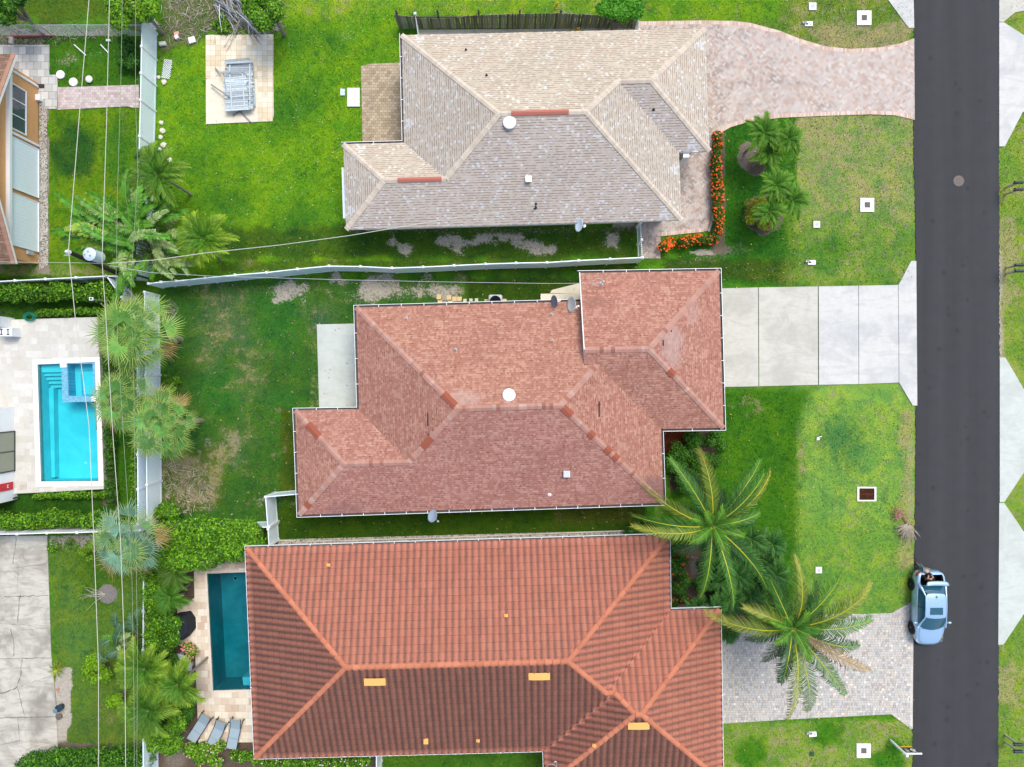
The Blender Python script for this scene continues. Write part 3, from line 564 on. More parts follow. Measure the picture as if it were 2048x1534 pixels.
# short grass blades growing out of the sheet: one uncountable mass
def build_grass(n=260000):
    px = rng.uniform(-60, 2110, n); py = rng.uniform(-60, 1600, n)
    ix = np.clip(((px + 300) / 4).astype(int), 0, GX.shape[1] - 1); iy = np.clip(((py + 280) / 4).astype(int), 0, GX.shape[0] - 1)
    keep = GA[iy, ix, 0] < 0.4 + rng.uniform(-0.2, 0.2, n)
    for poly in NOGRASS: keep &= ~inside_np(poly, px, py)
    px, py, ix, iy = px[keep], py[keep], ix[keep], iy[keep]; n = len(px); k = CAMH / F
    c = GG[iy, ix, :3] * rng.uniform(0.75, 1.55, (n, 1)); dry = GA[iy, ix, 2]; s = rng.random(n) < dry * 0.35
    c[s] = np.array((0.40, 0.32, 0.14)) * rng.uniform(0.7, 1.2, (s.sum(), 1))
    x = (px - 1024) * k; y = -(py - 767) * k; a = rng.uniform(0, 2 * np.pi, n); h = rng.uniform(0.03, 0.075, n); wd = rng.uniform(0.010, 0.022, n); ln = rng.uniform(0.02, 0.07, n)
    dx, dy = np.cos(a), np.sin(a); V = np.zeros((n, 4, 3))
    V[:, 0] = np.stack([x - dy * wd, y + dx * wd, np.full(n, -0.03)], -1); V[:, 1] = np.stack([x + dy * wd, y - dx * wd, np.full(n, -0.03)], -1)
    V[:, 2] = np.stack([x + dx * ln + dy * wd * .5, y + dy * ln - dx * wd * .5, h], -1); V[:, 3] = np.stack([x + dx * ln * 1.5 - dy * wd * .3, y + dy * ln * 1.5 + dx * wd * .3, h * 0.8], -1)
    m_ = 2600; fx = rng.uniform(-19, 28, m_); fy = rng.uniform(-23, 24, m_); fp = fx / k + 1024; fq = 767 - fy / k; ok = np.ones(m_, bool)
    for poly in NOGRASS[:9]: ok &= ~inside_np(poly, fp, fq)
    fx, fy = fx[ok], fy[ok]; m_ = len(fx); a = rng.uniform(0, 6.28, m_); s_ = rng.uniform(.02, .05, m_); F_ = np.zeros((m_, 4, 3)); cc = np.array([(.34, .22, .10), (.45, .36, .2), (.2, .12, .07), (.5, .45, .12)])[rng.integers(0, 4, m_)]
    for i_, (u, v) in enumerate(((-1.6, 0), (0, -.6), (1.6, 0), (0, .6))): F_[:, i_] = np.stack([fx + (np.cos(a) * u - np.sin(a) * v) * s_, fy + (np.sin(a) * u + np.cos(a) * v) * s_, np.full(m_, .05) + rng.uniform(0, .04, m_)], -1)
    lo_ = quads_obj('leaf_litter', F_, cc, M_TINT); tag(lo_, 'small fallen dry leaves scattered over the lawns', 'leaves', kind='stuff')
    o = quads_obj('grass', V, c, M_LEAF); tag(o, 'short green grass blades covering the lawns', 'grass', kind='stuff')
# ------------------------------------------------------------------ roads, driveways, paths (structure)
def slab(name, polypx, z0, z1, m, kind='structure', extra=None):
    b = MB(); b.prism([P2(*p) for p in polypx], z0, z1); o = b.build(name, m); o['kind'] = kind; return o
b = MB(); ra = [P2(1830, -3000), P2(1828, 0), P2(1827, 300), P2(1833, 560), P2(1832, 800), P2(1829, 1100), P2(1826, 1300), P2(1825, 1534), P2(1822, 4500)]
rb = [P2(1990, 4500), P2(1996, 1534), P2(1998, 1200), P2(1999, 800), P2(1998, 300), P2(1998, 0), P2(1998, -3000)]
def jag(pts, amp=0.035, step=0.12):
    out = []
    for i in range(len(pts) - 1):
        a, c = pts[i], pts[i + 1]; L = (c - a).length; n = max(1, int(L / step)) if L < 40 else 1
        for k in range(n): q = a.lerp(c, k / n); out.append(q + Vector((random.uniform(-amp, amp), random.uniform(-amp, amp))))
    out.append(pts[-1]); return out
b.prism(jag(ra) + jag(rb), -0.05, 0.022); struct(b.build('road', M_ASPH))
H1D = [(1272, 43), (1330, 43), (1465, 42), (1500, 46), (1560, 62), (1600, 78), (1650, 93), (1700, 98), (1760, 95), (1800, 87), (1828, 77), (1829, 240), (1820, 238), (1790, 231), (1740, 229), (1650, 232), (1560, 236), (1500, 243), (1460, 255), (1437, 268), (1424, 285), (1421, 440), (1414, 462), (1322, 473), (1321, 517), (1284, 517), (1280, 430), (1270, 300)]
slab('driveway', H1D, -0.05, 0.03, M_HERR)
def edging(pts, w_, z, m, name):
    b = MB(); P_ = [P2(*p) for p in pts]; L_ = []; R_ = []
    for i, p in enumerate(P_):
        d = (P_[min(i + 1, len(P_) - 1)] - P_[max(i - 1, 0)]).normalized(); nn = Vector((-d.y, d.x)); L_.append(p + nn * w_ / 2); R_.append(p - nn * w_ / 2)
    b.prism(L_ + R_[::-1], -0.05, z); return struct(b.build(name, m))
M_BORD = m_cells('soldier_course_pavers', [(0, (0.50, 0.33, 0.26)), (0.5, (0.60, 0.45, 0.36)), (1, (0.66, 0.55, 0.46))], 0.115, 0.9, 0.02, 0.3, dirt=0.2)
M_BORDV = m_cells('soldier_course_pavers_across', [(0, (0.46, 0.31, 0.25)), (0.5, (0.56, 0.42, 0.34)), (1, (0.62, 0.52, 0.44))], 0.9, 0.115, 0.16, 0.3, dirt=0.2)
top = [(1285, 47), (1400, 45), (1465, 46), (1500, 50), (1558, 66), (1598, 82), (1650, 97), (1700, 102), (1760, 99), (1802, 91), (1824, 82)]
edging(top, 0.23, 0.034, M_BORD, 'driveway_border')
edging([(1437, 264), (1460, 251), (1500, 239), (1560, 232), (1650, 228), (1740, 225), (1790, 227), (1822, 234)], 0.23, 0.034, M_BORD, 'driveway_border')
edging([(1417, 290), (1417, 440), (1411, 457)], 0.23, 0.034, M_BORDV, 'path_border'); edging([(1407, 460), (1318, 469)], 0.23, 0.0345, M_BORD, 'path_border'); edging([(1316, 474), (1316, 515)], 0.23, 0.034, M_BORDV, 'path_border')
edging([(1425, 305), (1424, 380), (1425, 440), (1417, 463)], 0.14, 0.045, M_CURB, 'path_kerb')
# red house concrete driveway in three pours
for q, mm, z in (([(1441, 577), (1515.5, 575), (1516.5, 772.5), (1441, 774)], M_CONC, .040), ([(1517, 575), (1635, 573), (1635.5, 769.5), (1518, 772.5)], M_CONC, .040),
             ([(1637, 573), (1716, 571.5), (1716.5, 768), (1637.5, 769.5)], M_CONC2, .038), ([(1717, 571.5), (1795.5, 570), (1797, 765), (1717.5, 768)], M_CONC2, .038), ([(1796.5, 570), (1822, 522), (1832, 522), (1834, 811), (1825, 811), (1798, 765)], M_CONC2, .036)):
    slab('driveway', q, -0.05, z, mm)
H3D = [(1432, 1262), (1500, 1262), (1596, 1231), (1650, 1228), (1720, 1228), (1782, 1226), (1824, 1203), (1825, 1457), (1821, 1457), (1782, 1428), (1600, 1437), (1440, 1447)]
slab('driveway', H3D, -0.05, 0.035, M_COBBLE); edging([(1824, 1212), (1822, 1452)], 0.16, 0.04, M_CURB, 'driveway_kerb')
for q, mm in (([(1776, 0), (1750, -40), (1826, -40), (1828, 56), (1817, 56)], M_CONC2), ([(1998, -40), (2100, -40), (2100, 12), (2030, 25), (2007, 44), (1998, 44)], M_CONC), ([(1998, 45), (2007, 45), (2046, 70), (2100, 70), (2100, 224), (2045, 224), (2009, 293), (1998, 293)], M_CONC2),
              ([(1999, 715), (2010, 715), (2047, 778), (2100, 800), (2100, 945), (2047, 945), (2008, 1004), (1999, 1004)], M_CONC3), ([(1998, 1006), (2008, 1006), (2047, 1063), (2100, 1063), (2100, 1228), (2047, 1228), (2006, 1289), (1996, 1289)], M_CONC3)):
    slab('driveway', q, -0.05, 0.032, mm)
slab('old_driveway', [(-120, 1073), (95, 1071), (103, 1310), (112, 1400), (118, 1534), (122, 1640), (-120, 1640)], -0.05, 0.04, M_OLDC)
NOGRASS = [H1D, H3D, [(1441, 577), (1835, 570), (1834, 811), (1441, 774)], [(1827, -100), (1999, -100), (1999, 1700), (1826, 1700)], [(-60, 1071), (95, 1071), (118, 1620), (-60, 1620)], [(1996, 45), (2110, 70), (2110, 224), (2045, 224), (2009, 293), (1996, 293)],
           [(1996, 715), (2010, 715), (2110, 790), (2110, 1230), (2047, 1228), (2006, 1289), (1996, 1289)], [(-60, 640), (205, 634), (210, 978), (-60, 990)], [(385, 1125), (700, 1100), (700, 1480), (395, 1485)]]
# cracks in the old slab: shallow dark grooves lying on it
b = MB()
def crack(pts, wd=0.02):
    P_ = []
    for i in range(len(pts) - 1):
        a, c = P2(*pts[i]), P2(*pts[i + 1]); n = max(2, int((c - a).length / 0.18))
        for k in range(n): P_.append(a.lerp(c, k / n) + Vector((random.uniform(-.03, .03), random.uniform(-.03, .03))))
    P_.append(P2(*pts[-1]))
    for i in range(len(P_) - 1):
        d = (P_[i + 1] - P_[i]).normalized(); nn = Vector((-d.y, d.x)) * wd * random.uniform(.4, 1.3) / 2
        b.face([(*(P_[i] - nn), .0425), (*(P_[i + 1] - nn), .0425), (*(P_[i + 1] + nn), .0425), (*(P_[i] + nn), .0425)], 0, None, (0.13, 0.12, 0.10))
for pts, wd in (([(33, 1075), (31, 1100), (27, 1128)], .03), ([(28, 1134), (60, 1132), (94, 1127)], .02), ([(38, 1144), (35, 1178)], .02), ([(0, 1143), (30, 1143), (38, 1150), (48, 1135)], .015), ([(41, 1190), (38, 1215), (36, 1246)], .04),
                ([(22, 1258), (29, 1285), (28, 1312)], .04), ([(0, 1246), (50, 1250), (100, 1250)], .015), ([(45, 1316), (42, 1350), (34, 1375), (15, 1383), (0, 1386)], .05), ([(36, 1372), (42, 1400), (50, 1430)], .04), ([(36, 1372), (60, 1366), (100, 1353)], .02),
                ([(37, 1436), (40, 1480), (20, 1485), (0, 1490)], .03), ([(104, 1484), (75, 1490), (54, 1500), (50, 1530)], .02)): crack(pts, wd)
for y0, x1 in ((1192, 98), (1316, 103), (1434, 110)): crack([(0 if y0 > 1200 else 10, y0 + 1), (x1 * .5, y0), (x1, y0 - 1)], .04)
struct(b.build('slab_cracks', M_TINT))
# paths and patios
def patio(name, poly, m, z=0.035): NOGRASS.append(poly); return slab(name, poly, -0.05, z, m)
patio('patio', [(722, 133), (740, 128), (790, 126), (900, 126), (900, 320), (726, 320)], M_BROWNP)
patio('side_path', [(838, 60), (1268, 57), (1268, 80), (838, 84)], M_CURB, 0.03)
slab('utility_slab', [(412.5, 72), (546, 70), (548, 230), (545, 243), (413, 248.5)], -0.05, 0.04, M_CONC)
patio('paved_slab', [(412, 71), (547, 69), (547, 158), (412, 158)], M_BEIGEP, 0.048); slab('paved_slab', [(516, 158.5), (547, 158.5), (546, 243), (517, 243)], -0.05, 0.048, M_BEIGEP)
NOGRASS.append([(412, 72), (546, 70), (545, 243), (413, 248)])
M_TANS = m_conc('cream_slab_concrete', (0.72, 0.66, 0.52), (0.60, 0.54, 0.42), 0.5)
slab('cream_slab', [(412.2, 158.5), (515.5, 158.5), (516, 243.5), (412.6, 248.8)], -0.05, 0.046, M_TANS)
patio('back_patio', [(634, 649), (800, 645), (800, 830), (639, 822)], M_CONC3, 0.05)
patio('side_step', [(1104, 580), (1160, 566), (1200, 566), (1200, 588), (1100, 586)], M_TANS, 0.05); patio('side_step', [(1081, 588), (1200, 587), (1200, 620), (1081, 620)], M_TANS, 0.14)
patio('path', [(115, 175), (278, 170), (278, 216), (268, 216), (255, 213), (115, 220)], M_PINKP)
patio('path', [(-60, 90), (99, 90), (99, 150), (115, 150), (116, 218), (88, 218), (70, 176), (-60, 176)], M_GREYP)
# ------------------------------------------------------------------ houses: roofs solved from their eave planes
PITCH = 0.42; EZ = 2.9
class Roof:
    def __init__(s, foot, edges, pitch=PITCH, ez=EZ):
        """foot: eave corners in order (px at eave height); edges: name per edge i (corner i -> i+1)"""
        s.ez = ez; s.c = [P2(x, y, ez) for x, y in foot]; n = len(s.c); s.pl = {}; s.edge = {}
        a = sum(s.c[i].x * s.c[(i + 1) % n].y - s.c[(i + 1) % n].x * s.c[i].y for i in range(n)); sg = 1 if a > 0 else -1
        for i, nm in enumerate(edges):
            p, q = s.c[i], s.c[(i + 1) % n]; d = (q - p).normalized(); inn = Vector((-d.y, d.x)) * sg
            if nm.startswith('G'): s.pl[nm] = (Vector((inn.x, inn.y, 0)), -(inn.x * p.x + inn.y * p.y))      # gable: vertical plane
            else: s.pl[nm] = (Vector((inn.x * pitch, inn.y * pitch, -1)), -(inn.x * p.x + inn.y * p.y) * pitch + ez)
            s.edge[nm] = (d * sg, inn, p)
        s.pl['Z'] = (Vector((0, 0, 1)), -ez)
    def V(s, *k):
        M_ = Matrix([s.pl[q][0] for q in k]); r = Vector([-s.pl[q][1] for q in k]); return M_.inverted() @ r
    def face(s, nm, keys):
        d, inn, p = s.edge[nm]; pts = [s.V(*k) for k in keys]; c = math.sqrt(1 + PITCH ** 2)
        uv = [((q.to_2d() - p).dot(d), (q.to_2d() - p).dot(inn) * c) for q in pts]
        nrm = Vector((0, 0, 0))
        for i in range(len(pts)): nrm += (pts[i] - pts[0]).cross(pts[(i + 1) % len(pts)] - pts[0])
        if nrm.z < 0: pts.reverse(); uv.reverse()
        return pts, uv
def caps(mb, p0, p1, slope, wd=0.16, ln=0.30, lift=0.02, colf=None, m=0, barrel=False):
    p0, p1 = Vector(p0), Vector(p1)
    if p0.z > p1.z: p0, p1 = p1, p0
    d = p1 - p0; L = d.length; d.normalize(); n = max(1, int(L / ln)); sd_ = d.cross(Vector((0, 0, 1))).normalized(); up = sd_.cross(d)
    for i in range(n):
        a = p0 + d * (L * i / n); e = p0 + d * (L * (i + 1) / n + 0.03); col = colf() if colf else (1, 1, 1)
        if barrel:
            r0, r1 = wd * 1.08, wd * .92; K = 7; A_ = []; B_ = []
            for k in range(K):
                t = math.pi * k / (K - 1); A_.append(a + sd_ * math.cos(t) * r0 + up * (math.sin(t) * r0 * .75 - 0.05 + lift)); B_.append(e + sd_ * math.cos(t) * r1 + up * (math.sin(t) * r1 * .75 - 0.05 + lift * .5))
            mb.mesh(A_ + B_, [(k, k + 1, K + k + 1, K + k) for k in range(K - 1)] + [tuple(range(K))], m, col)
        else:
            h0, h1 = lift + 0.022, lift + 0.004; dz = slope * wd; pts = []
            for q, h in ((a, h0), (e, h1)):
                pts += [q + sd_ * wd + Vector((0, 0, h - dz)), q + Vector((0, 0, h + .008)), q - sd_ * wd + Vector((0, 0, h - dz))]
            pts += [a + sd_ * wd + Vector((0, 0, -dz - .01)), a - sd_ * wd + Vector((0, 0, -dz - .01)), e + sd_ * wd + Vector((0, 0, -dz - .01)), e - sd_ * wd + Vector((0, 0, -dz - .01))]
            mb.mesh(pts, [(0, 1, 4, 3), (1, 2, 5, 4), (6, 7, 2, 1, 0), (6, 0, 3, 8), (7, 9, 5, 2)], m, col)
def roof_part(root, R, faces, mats, tilt=None, tintf=None, name='roof', fascia=0.2, open_edges=()):
    mb = MB()
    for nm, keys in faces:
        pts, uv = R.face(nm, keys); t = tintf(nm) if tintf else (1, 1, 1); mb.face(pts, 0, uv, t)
    n = len(R.c); z = R.ez
    for i in range(n):
        p, q = R.c[i], R.c[(i + 1) % n]; mb.face([(p.x, p.y, z - fascia), (q.x, q.y, z - fascia), (q.x, q.y, z), (p.x, p.y, z)], 1)
    mb.face([(p.x, p.y, z - fascia) for p in R.c][::-1], 1)
    return mb.build(name, mats, root)
def wall_part(root, foot, m, top, inset=0.55, name='wall'):
    mb = MB(); mb.prism([tuple(p) for p in offset_poly(foot, -inset)], 0.0, top, bottom=False); return mb.build(name, m, root)
def gutter_part(root, foot, z, m, segs=None, w_=0.12):
    mb = MB(); n = len(foot); o0 = offset_poly(foot, 0.012); o1 = offset_poly(foot, w_); o2 = offset_poly(foot, w_ + .028)
    for i in range(n):
        if segs is not None and i not in segs: continue
        j = (i + 1) % n; A = [(o0[i], z - .13), (o1[i], z - .13), (o1[i], z - .015), (o2[i], z - .015), (o2[i], z - .15), (o0[i], z - .15)]; B_ = [(o0[j], z - .13), (o1[j], z - .13), (o1[j], z - .015), (o2[j], z - .015), (o2[j], z - .15), (o0[j], z - .15)]
        for k in range(5): mb.face([(*A[k][0], A[k][1]), (*B_[k][0], B_[k][1]), (*B_[k + 1][0], B_[k + 1][1]), (*A[k + 1][0], A[k + 1][1])], 1 if k < 2 else 0)
        L = (foot[j] - foot[i]).length; d = (foot[j] - foot[i]).normalized(); K = int(L / 1.2); mid = (o0[i] + o2[i]) / 2 - foot[i]
        nn = (o1[i] - o0[i]); out = nn - d * nn.dot(d); out.normalize()
        for k in range(1, K):
            c = foot[i] + d * (L * k / K) + out * (w_ / 2 + .02); mb.box((c.x, c.y, z - .006), (.035, w_ + .03, .014), math.atan2(d.y, d.x))
    return mb.build('gutter', [m, M_GDIRT], root)
def window(root, p, d, w_, z0, z1, parent_wall=None, glass=None, fm=None, name='window', bars=1):
    """window frame centred at p (2d) on a wall with direction d; outward = right of d"""
    out = Vector((d.y, -d.x)); mb = MB(); rz = math.atan2(d.y, d.x); t = 0.07; c = p + out * 0.03; h = z1 - z0
    for s in (-1, 1): mb.box((*(c + d * s * (w_ / 2 - t / 2)), z0 + h / 2), (t, 0.09, h - 2 * t), rz)
    for z in (z0 + t / 2, z1 - t / 2): mb.box((*c, z), (w_, 0.095, t), rz)
    for k in range(1, bars): mb.box((*(c + d * (k / bars - .5) * w_), z0 + h / 2), (t * .7, 0.08, h - 2 * t), rz)
    f = mb.build(name, fm or M_WHITE, root); g = MB(); g.box((*(p + out * .02), z0 + h / 2), (w_ - 2 * t, 0.03, h - 2 * t), rz); g.build('pane', glass or M_GLASS, f); return f
def facade_windows(root, foot, inset, spec):
    wl = offset_poly(foot, -inset); n = len(wl); a = sum(wl[i].x * wl[(i + 1) % n].y - wl[(i + 1) % n].x * wl[i].y for i in range(n))
    for i, fr, w_, z0, z1 in spec:
        p, q = wl[i], wl[(i + 1) % n]
        if a < 0: p, q = q, p; fr = 1 - fr
        window(root, p.lerp(q, fr), (q - p).normalized(), w_, z0, z1, bars=2)
def vent_pipe(root, px, py, z, m=M_GREYM, r=0.05, h=0.25, name='vent_pipe'):
    mb = MB(); p = P(px, py, z); mb.lathe([(r * 2.6, -.06), (r * 2.2, .01), (r, .06), (r, h), (r * .7, h), (r * .7, h - .1)], p, 14); return mb.build(name, m, root)
def zat(R, nm, px, py):
    """height where the view ray of a pixel meets roof plane nm (to put a fitting on that slope)"""
    n, d = R.pl[nm]; o = Vector((0, 0, CAMH)); q = P(px, py, 0); dr = q - o; t = -(n.dot(o) + d) / n.dot(dr); return (o + dr * t).z
def dome_vent(root, px, py, z, r=0.36):
    mb = MB(); mb.lathe([(r * .72, -.25), (r * .72, .02), (r, .05), (r, .10), (r * .93, .14), (r * .55, .19), (0.001, .21)], P(px, py, z), 28); return mb.build('round_vent', M_WHITEC, root, smooth=False)
def box_vent(root, px, py, z, s=0.34, m=M_GALV):
    mb = MB(); p = P(px, py, z); mb.box(p + Vector((0, 0, .08)), (s, s, .26)); mb.box(p + Vector((0, 0, .225)), (s + .07, s + .07, .03)); return mb.build('box_vent', m, root)

# ---- house 1 : beige shingles
F1 = [(803, 70), (1411, 56), (1420, 302), (1358, 304), (1364, 440), (692, 459), (686, 288), (808, 285)]
R1 = Roof(F1, ['N', 'E2', 'S2', 'E1', 'S', 'W2', 'N2', 'W'])
h1 = empty('beige_house', (R1.c[5].x + 8, R1.c[5].y + 5, 0), 'beige shingle hipped house with brick paver driveway, topmost of the three roofs', 'house')
fs1 = [('N', [('N', 'W', 'Z'), ('N', 'E2', 'Z'), ('N', 'S2', 'E2'), ('N', 'E1', 'S2'), ('N', 'S', 'E1'), ('N', 'W', 'S')]), ('E2', [('N', 'E2', 'Z'), ('S2', 'E2', 'Z'), ('N', 'S2', 'E2')]),
       ('S2', [('S2', 'E2', 'Z'), ('E1', 'S2', 'Z'), ('N', 'E1', 'S2'), ('N', 'S2', 'E2')]), ('E1', [('E1', 'S2', 'Z'), ('S', 'E1', 'Z'), ('N', 'S', 'E1'), ('N', 'E1', 'S2')]),
       ('S', [('S', 'E1', 'Z'), ('W2', 'S', 'Z'), ('N2', 'W2', 'S'), ('W', 'N2', 'S'), ('N', 'W', 'S'), ('N', 'S', 'E1')]), ('W2', [('W2', 'S', 'Z'), ('N2', 'W2', 'Z'), ('N2', 'W2', 'S')]),
       ('N2', [('N2', 'W2', 'Z'), ('W', 'N2', 'Z'), ('W', 'N2', 'S'), ('N2', 'W2', 'S')]), ('W', [('W', 'N2', 'Z'), ('N', 'W', 'Z'), ('N', 'W', 'S'), ('W', 'N2', 'S')])]
rf1 = roof_part(h1, R1, fs1, [M_SH1, M_FASCIA], tintf=lambda nm: {'N': (1.09, 1.06, 1.0), 'N2': (1.09, 1.06, 1.0), 'S': (1.0, 1.0, 1.04), 'S2': (.95, .95, 1.0), 'E2': (1.07, 1.06, 1.05)}.get(nm, (1, 1, 1)))  # north and east slopes tinted lighter, south greyer: sunlight painted into the colour
def cap_lines(root, R, lines, cname, mat, colf, **k):
    for kind, a, b_ in lines:
        mb = MB(); caps(mb, R.V(*a), R.V(*b_), 0.42 if kind == 'ridge_cap' else 0.29, colf=colf, **k); mb.build(kind, mat, root)
c1f = lambda: tuple(np.array((0.56, 0.48, 0.385)) * random.uniform(.86, 1.08))
cap_lines(rf1, R1, [('hip_cap', ('N', 'W', 'Z'), ('N', 'W', 'S')), ('hip_cap', ('W', 'N2', 'S'), ('N', 'W', 'S')), ('hip_cap', ('N2', 'W2', 'Z'), ('N2', 'W2', 'S')), ('hip_cap', ('W2', 'S', 'Z'), ('N2', 'W2', 'S')),
          ('hip_cap', ('S', 'E1', 'Z'), ('N', 'S', 'E1')), ('hip_cap', ('N', 'E1', 'S2'), ('N', 'S', 'E1')), ('hip_cap', ('N', 'E2', 'Z'), ('N', 'S2', 'E2')), ('hip_cap', ('S2', 'E2', 'Z'), ('N', 'S2', 'E2')),
          ('ridge_cap', ('N', 'W', 'S'), ('N', 'S', 'E1')), ('ridge_cap', ('N2', 'W2', 'S'), ('W', 'N2', 'S')), ('ridge_cap', ('N', 'E1', 'S2'), ('N', 'S2', 'E2'))], 'cap', M_CAP, c1f, wd=0.15, ln=0.14)
for a, b_, t0, t1 in ((('N', 'W', 'S'), ('N', 'S', 'E1'), .14, .80), (('N2', 'W2', 'S'), ('W', 'N2', 'S'), .22, .93)):
    p, q = R1.V(*a), R1.V(*b_); A_, B_ = p.lerp(q, t0), p.lerp(q, t1); d = (B_ - A_); mb = MB(); nn = Vector((-d.y, d.x, 0)).normalized() * .13
    for s in (1, -1): mb.face([A_ + Vector((0, 0, .10)), B_ + Vector((0, 0, .10)), B_ + nn * s + Vector((0, 0, .035)), A_ + nn * s + Vector((0, 0, .035))][::s]); mb.face([A_ + nn * s + Vector((0, 0, .035)), B_ + nn * s + Vector((0, 0, .035)), B_ + nn * s + Vector((0, 0, -.06)), A_ + nn * s + Vector((0, 0, -.06))][::s])
    for e in (A_, B_): mb.face([e + Vector((0, 0, .10)), e + nn + Vector((0, 0, .035)), e + nn + Vector((0, 0, -.06)), e - nn + Vector((0, 0, -.06)), e - nn + Vector((0, 0, .035))])
    mb.build('ridge_vent', M_RED, rf1)
dome_vent(rf1, 1019, 246, zat(R1, 'S', 1019, 246)); box_vent(rf1, 1057, 360, zat(R1, 'S', 1057, 360), .26)
for x, y, nm in ((932, 100, 'N'), (973, 151, 'N'), (1307, 219, 'S2')): vent_pipe(rf1, x, y, zat(R1, nm, x, y), M_DARK, .035, .18)
tag(wall_part(h1, R1.c, M_STUCCO1, EZ - .2), None); facade_windows(h1, R1.c, .55, [(0, .25, 1.6, 1.0, 2.1), (0, .6, 1.2, 1.0, 2.1), (4, .3, 1.5, 1.0, 2.1), (4, .7, 1.5, 1.0, 2.1), (3, .5, 1.6, .9, 2.1), (5, .5, 2.4, .2, 2.2), (7, .5, 2.6, .1, 2.2)])
gutter_part(h1, R1.c, EZ, M_WHITE, segs=[6, 7], w_=.10)
mb = MB(); mb.prism([P2(1362, 295, 2.6), P2(1382, 295, 2.6), P2(1382, 322, 1.2), P2(1371, 330, 0.2), P2(1362, 316, 0.6)][:0] or [P2(1364, 306, 2.4), P2(1376, 306, 2.4), P2(1376, 318, 2.4), P2(1364, 318, 2.4)], 0, 2.7); mb.build('porch_column', M_FASCIA, h1)
mb = MB(); p = P(1389, 300, 2.75); mb.box(p, (.26, .26, .25)); mb.box(p + Vector((0, .0, .14)), (.34, .3, .03)); mb.build('downpipe_box', M_FASCIA, h1)
mb = MB(); mb.prism([P2(684, 336, 2.2), P2(700, 336, 2.2), P2(702, 437, 2.2), P2(687, 437, 2.2)], 0.3, 2.3); mb.build('shutter_panel', M_VINB, h1)

# ---- house 2 : red shingles (garage wing has a gable end over the main roof)
F2 = [(712, 615), (1165, 602.5), (1160, 546), (1438, 541), (1447, 856), (1322, 858), (1327, 1006), (598, 1030), (590, 821), (718, 819)]
R2 = Roof(F2, ['N', 'G', 'N3', 'E2', 'S2', 'E1', 'S', 'W2', 'N2', 'W'])
# the gable plane runs west edge of the garage: straight from (1160,546) to (1169,725)
gp, gq = P2(1160, 546, EZ), P2(1168.5, 725, EZ + 1.6); gd = (gq - gp).normalized(); gi = Vector((-gd.y, gd.x)); R2.pl['G'] = (Vector((gi.x, gi.y, 0)), -(gi.x * gp.x + gi.y * gp.y))
h2 = empty('red_shingle_house', (R2.c[7].x + 8, R2.c[7].y + 5, 0), 'salmon red shingle hipped house with white concrete driveway, middle of the three roofs', 'house')
fs2 = [('N', [('N', 'W', 'Z'), ('N', 'G', 'Z'), ('G', 'N', 'S2'), ('N', 'E1', 'S2'), ('N', 'S', 'E1'), ('N', 'W', 'S')]), ('N3', [('G', 'N3', 'Z'), ('N3', 'E2', 'Z'), ('N3', 'S2', 'E2'), ('G', 'N3', 'S2')]),
       ('E2', [('N3', 'E2', 'Z'), ('S2', 'E2', 'Z'), ('N3', 'S2', 'E2')]), ('S2', [('S2', 'E2', 'Z'), ('E1', 'S2', 'Z'), ('N', 'E1', 'S2'), ('G', 'N', 'S2'), ('G', 'N3', 'S2'), ('N3', 'S2', 'E2')]),
       ('E1', [('E1', 'S2', 'Z'), ('S', 'E1', 'Z'), ('N', 'S', 'E1'), ('N', 'E1', 'S2')]), ('S', [('S', 'E1', 'Z'), ('W2', 'S', 'Z'), ('N2', 'W2', 'S'), ('W', 'N2', 'S'), ('N', 'W', 'S'), ('N', 'S', 'E1')]),
       ('W2', [('W2', 'S', 'Z'), ('N2', 'W2', 'Z'), ('N2', 'W2', 'S')]), ('N2', [('N2', 'W2', 'Z'), ('W', 'N2', 'Z'), ('W', 'N2', 'S'), ('N2', 'W2', 'S')]), ('W', [('W', 'N2', 'Z'), ('N', 'W', 'Z'), ('N', 'W', 'S'), ('W', 'N2', 'S')])]
rf2 = roof_part(h2, R2, fs2, [M_SH2, M_FASCIA], tintf=lambda nm: {'S': (1.0, 1.0, 1.06), 'N': (1.03, 1.04, 1.0), 'W': (.97, .97, .97), 'N3': (1.03, 1.02, 1.0)}.get(nm, (1, 1, 1)))  # warmer north, cooler south, darker west slopes: sun and sky light painted in
mb = MB(); a_, b_, c_ = R2.V('G', 'N3', 'Z'), R2.V('G', 'N3', 'S2'), R2.V('G', 'N', 'S2'); lo = R2.V('G', 'N', 'Z')
mb.face([a_ + Vector((-.004, 0, 0)), lo + Vector((-.004, 0, -.1)), c_ + Vector((-.004, 0, -.02)), b_ + Vector((-.004, 0, 0))])
mb.box(((a_ + b_) / 2) + Vector((-.03, 0, .0)), ((b_ - a_).length, .05, .17), M=(b_ - a_).to_track_quat('X', 'Z').to_matrix()); mb.build('gable_end', M_FASCIA, h2)
def c2f():
    r = random.random(); base = (0.41, 0.225, 0.175) if r < .8 else ((0.44, 0.28, 0.23) if r < .95 else (0.31, .14, .10)); return tuple(np.array(base) * random.uniform(.88, 1.1))
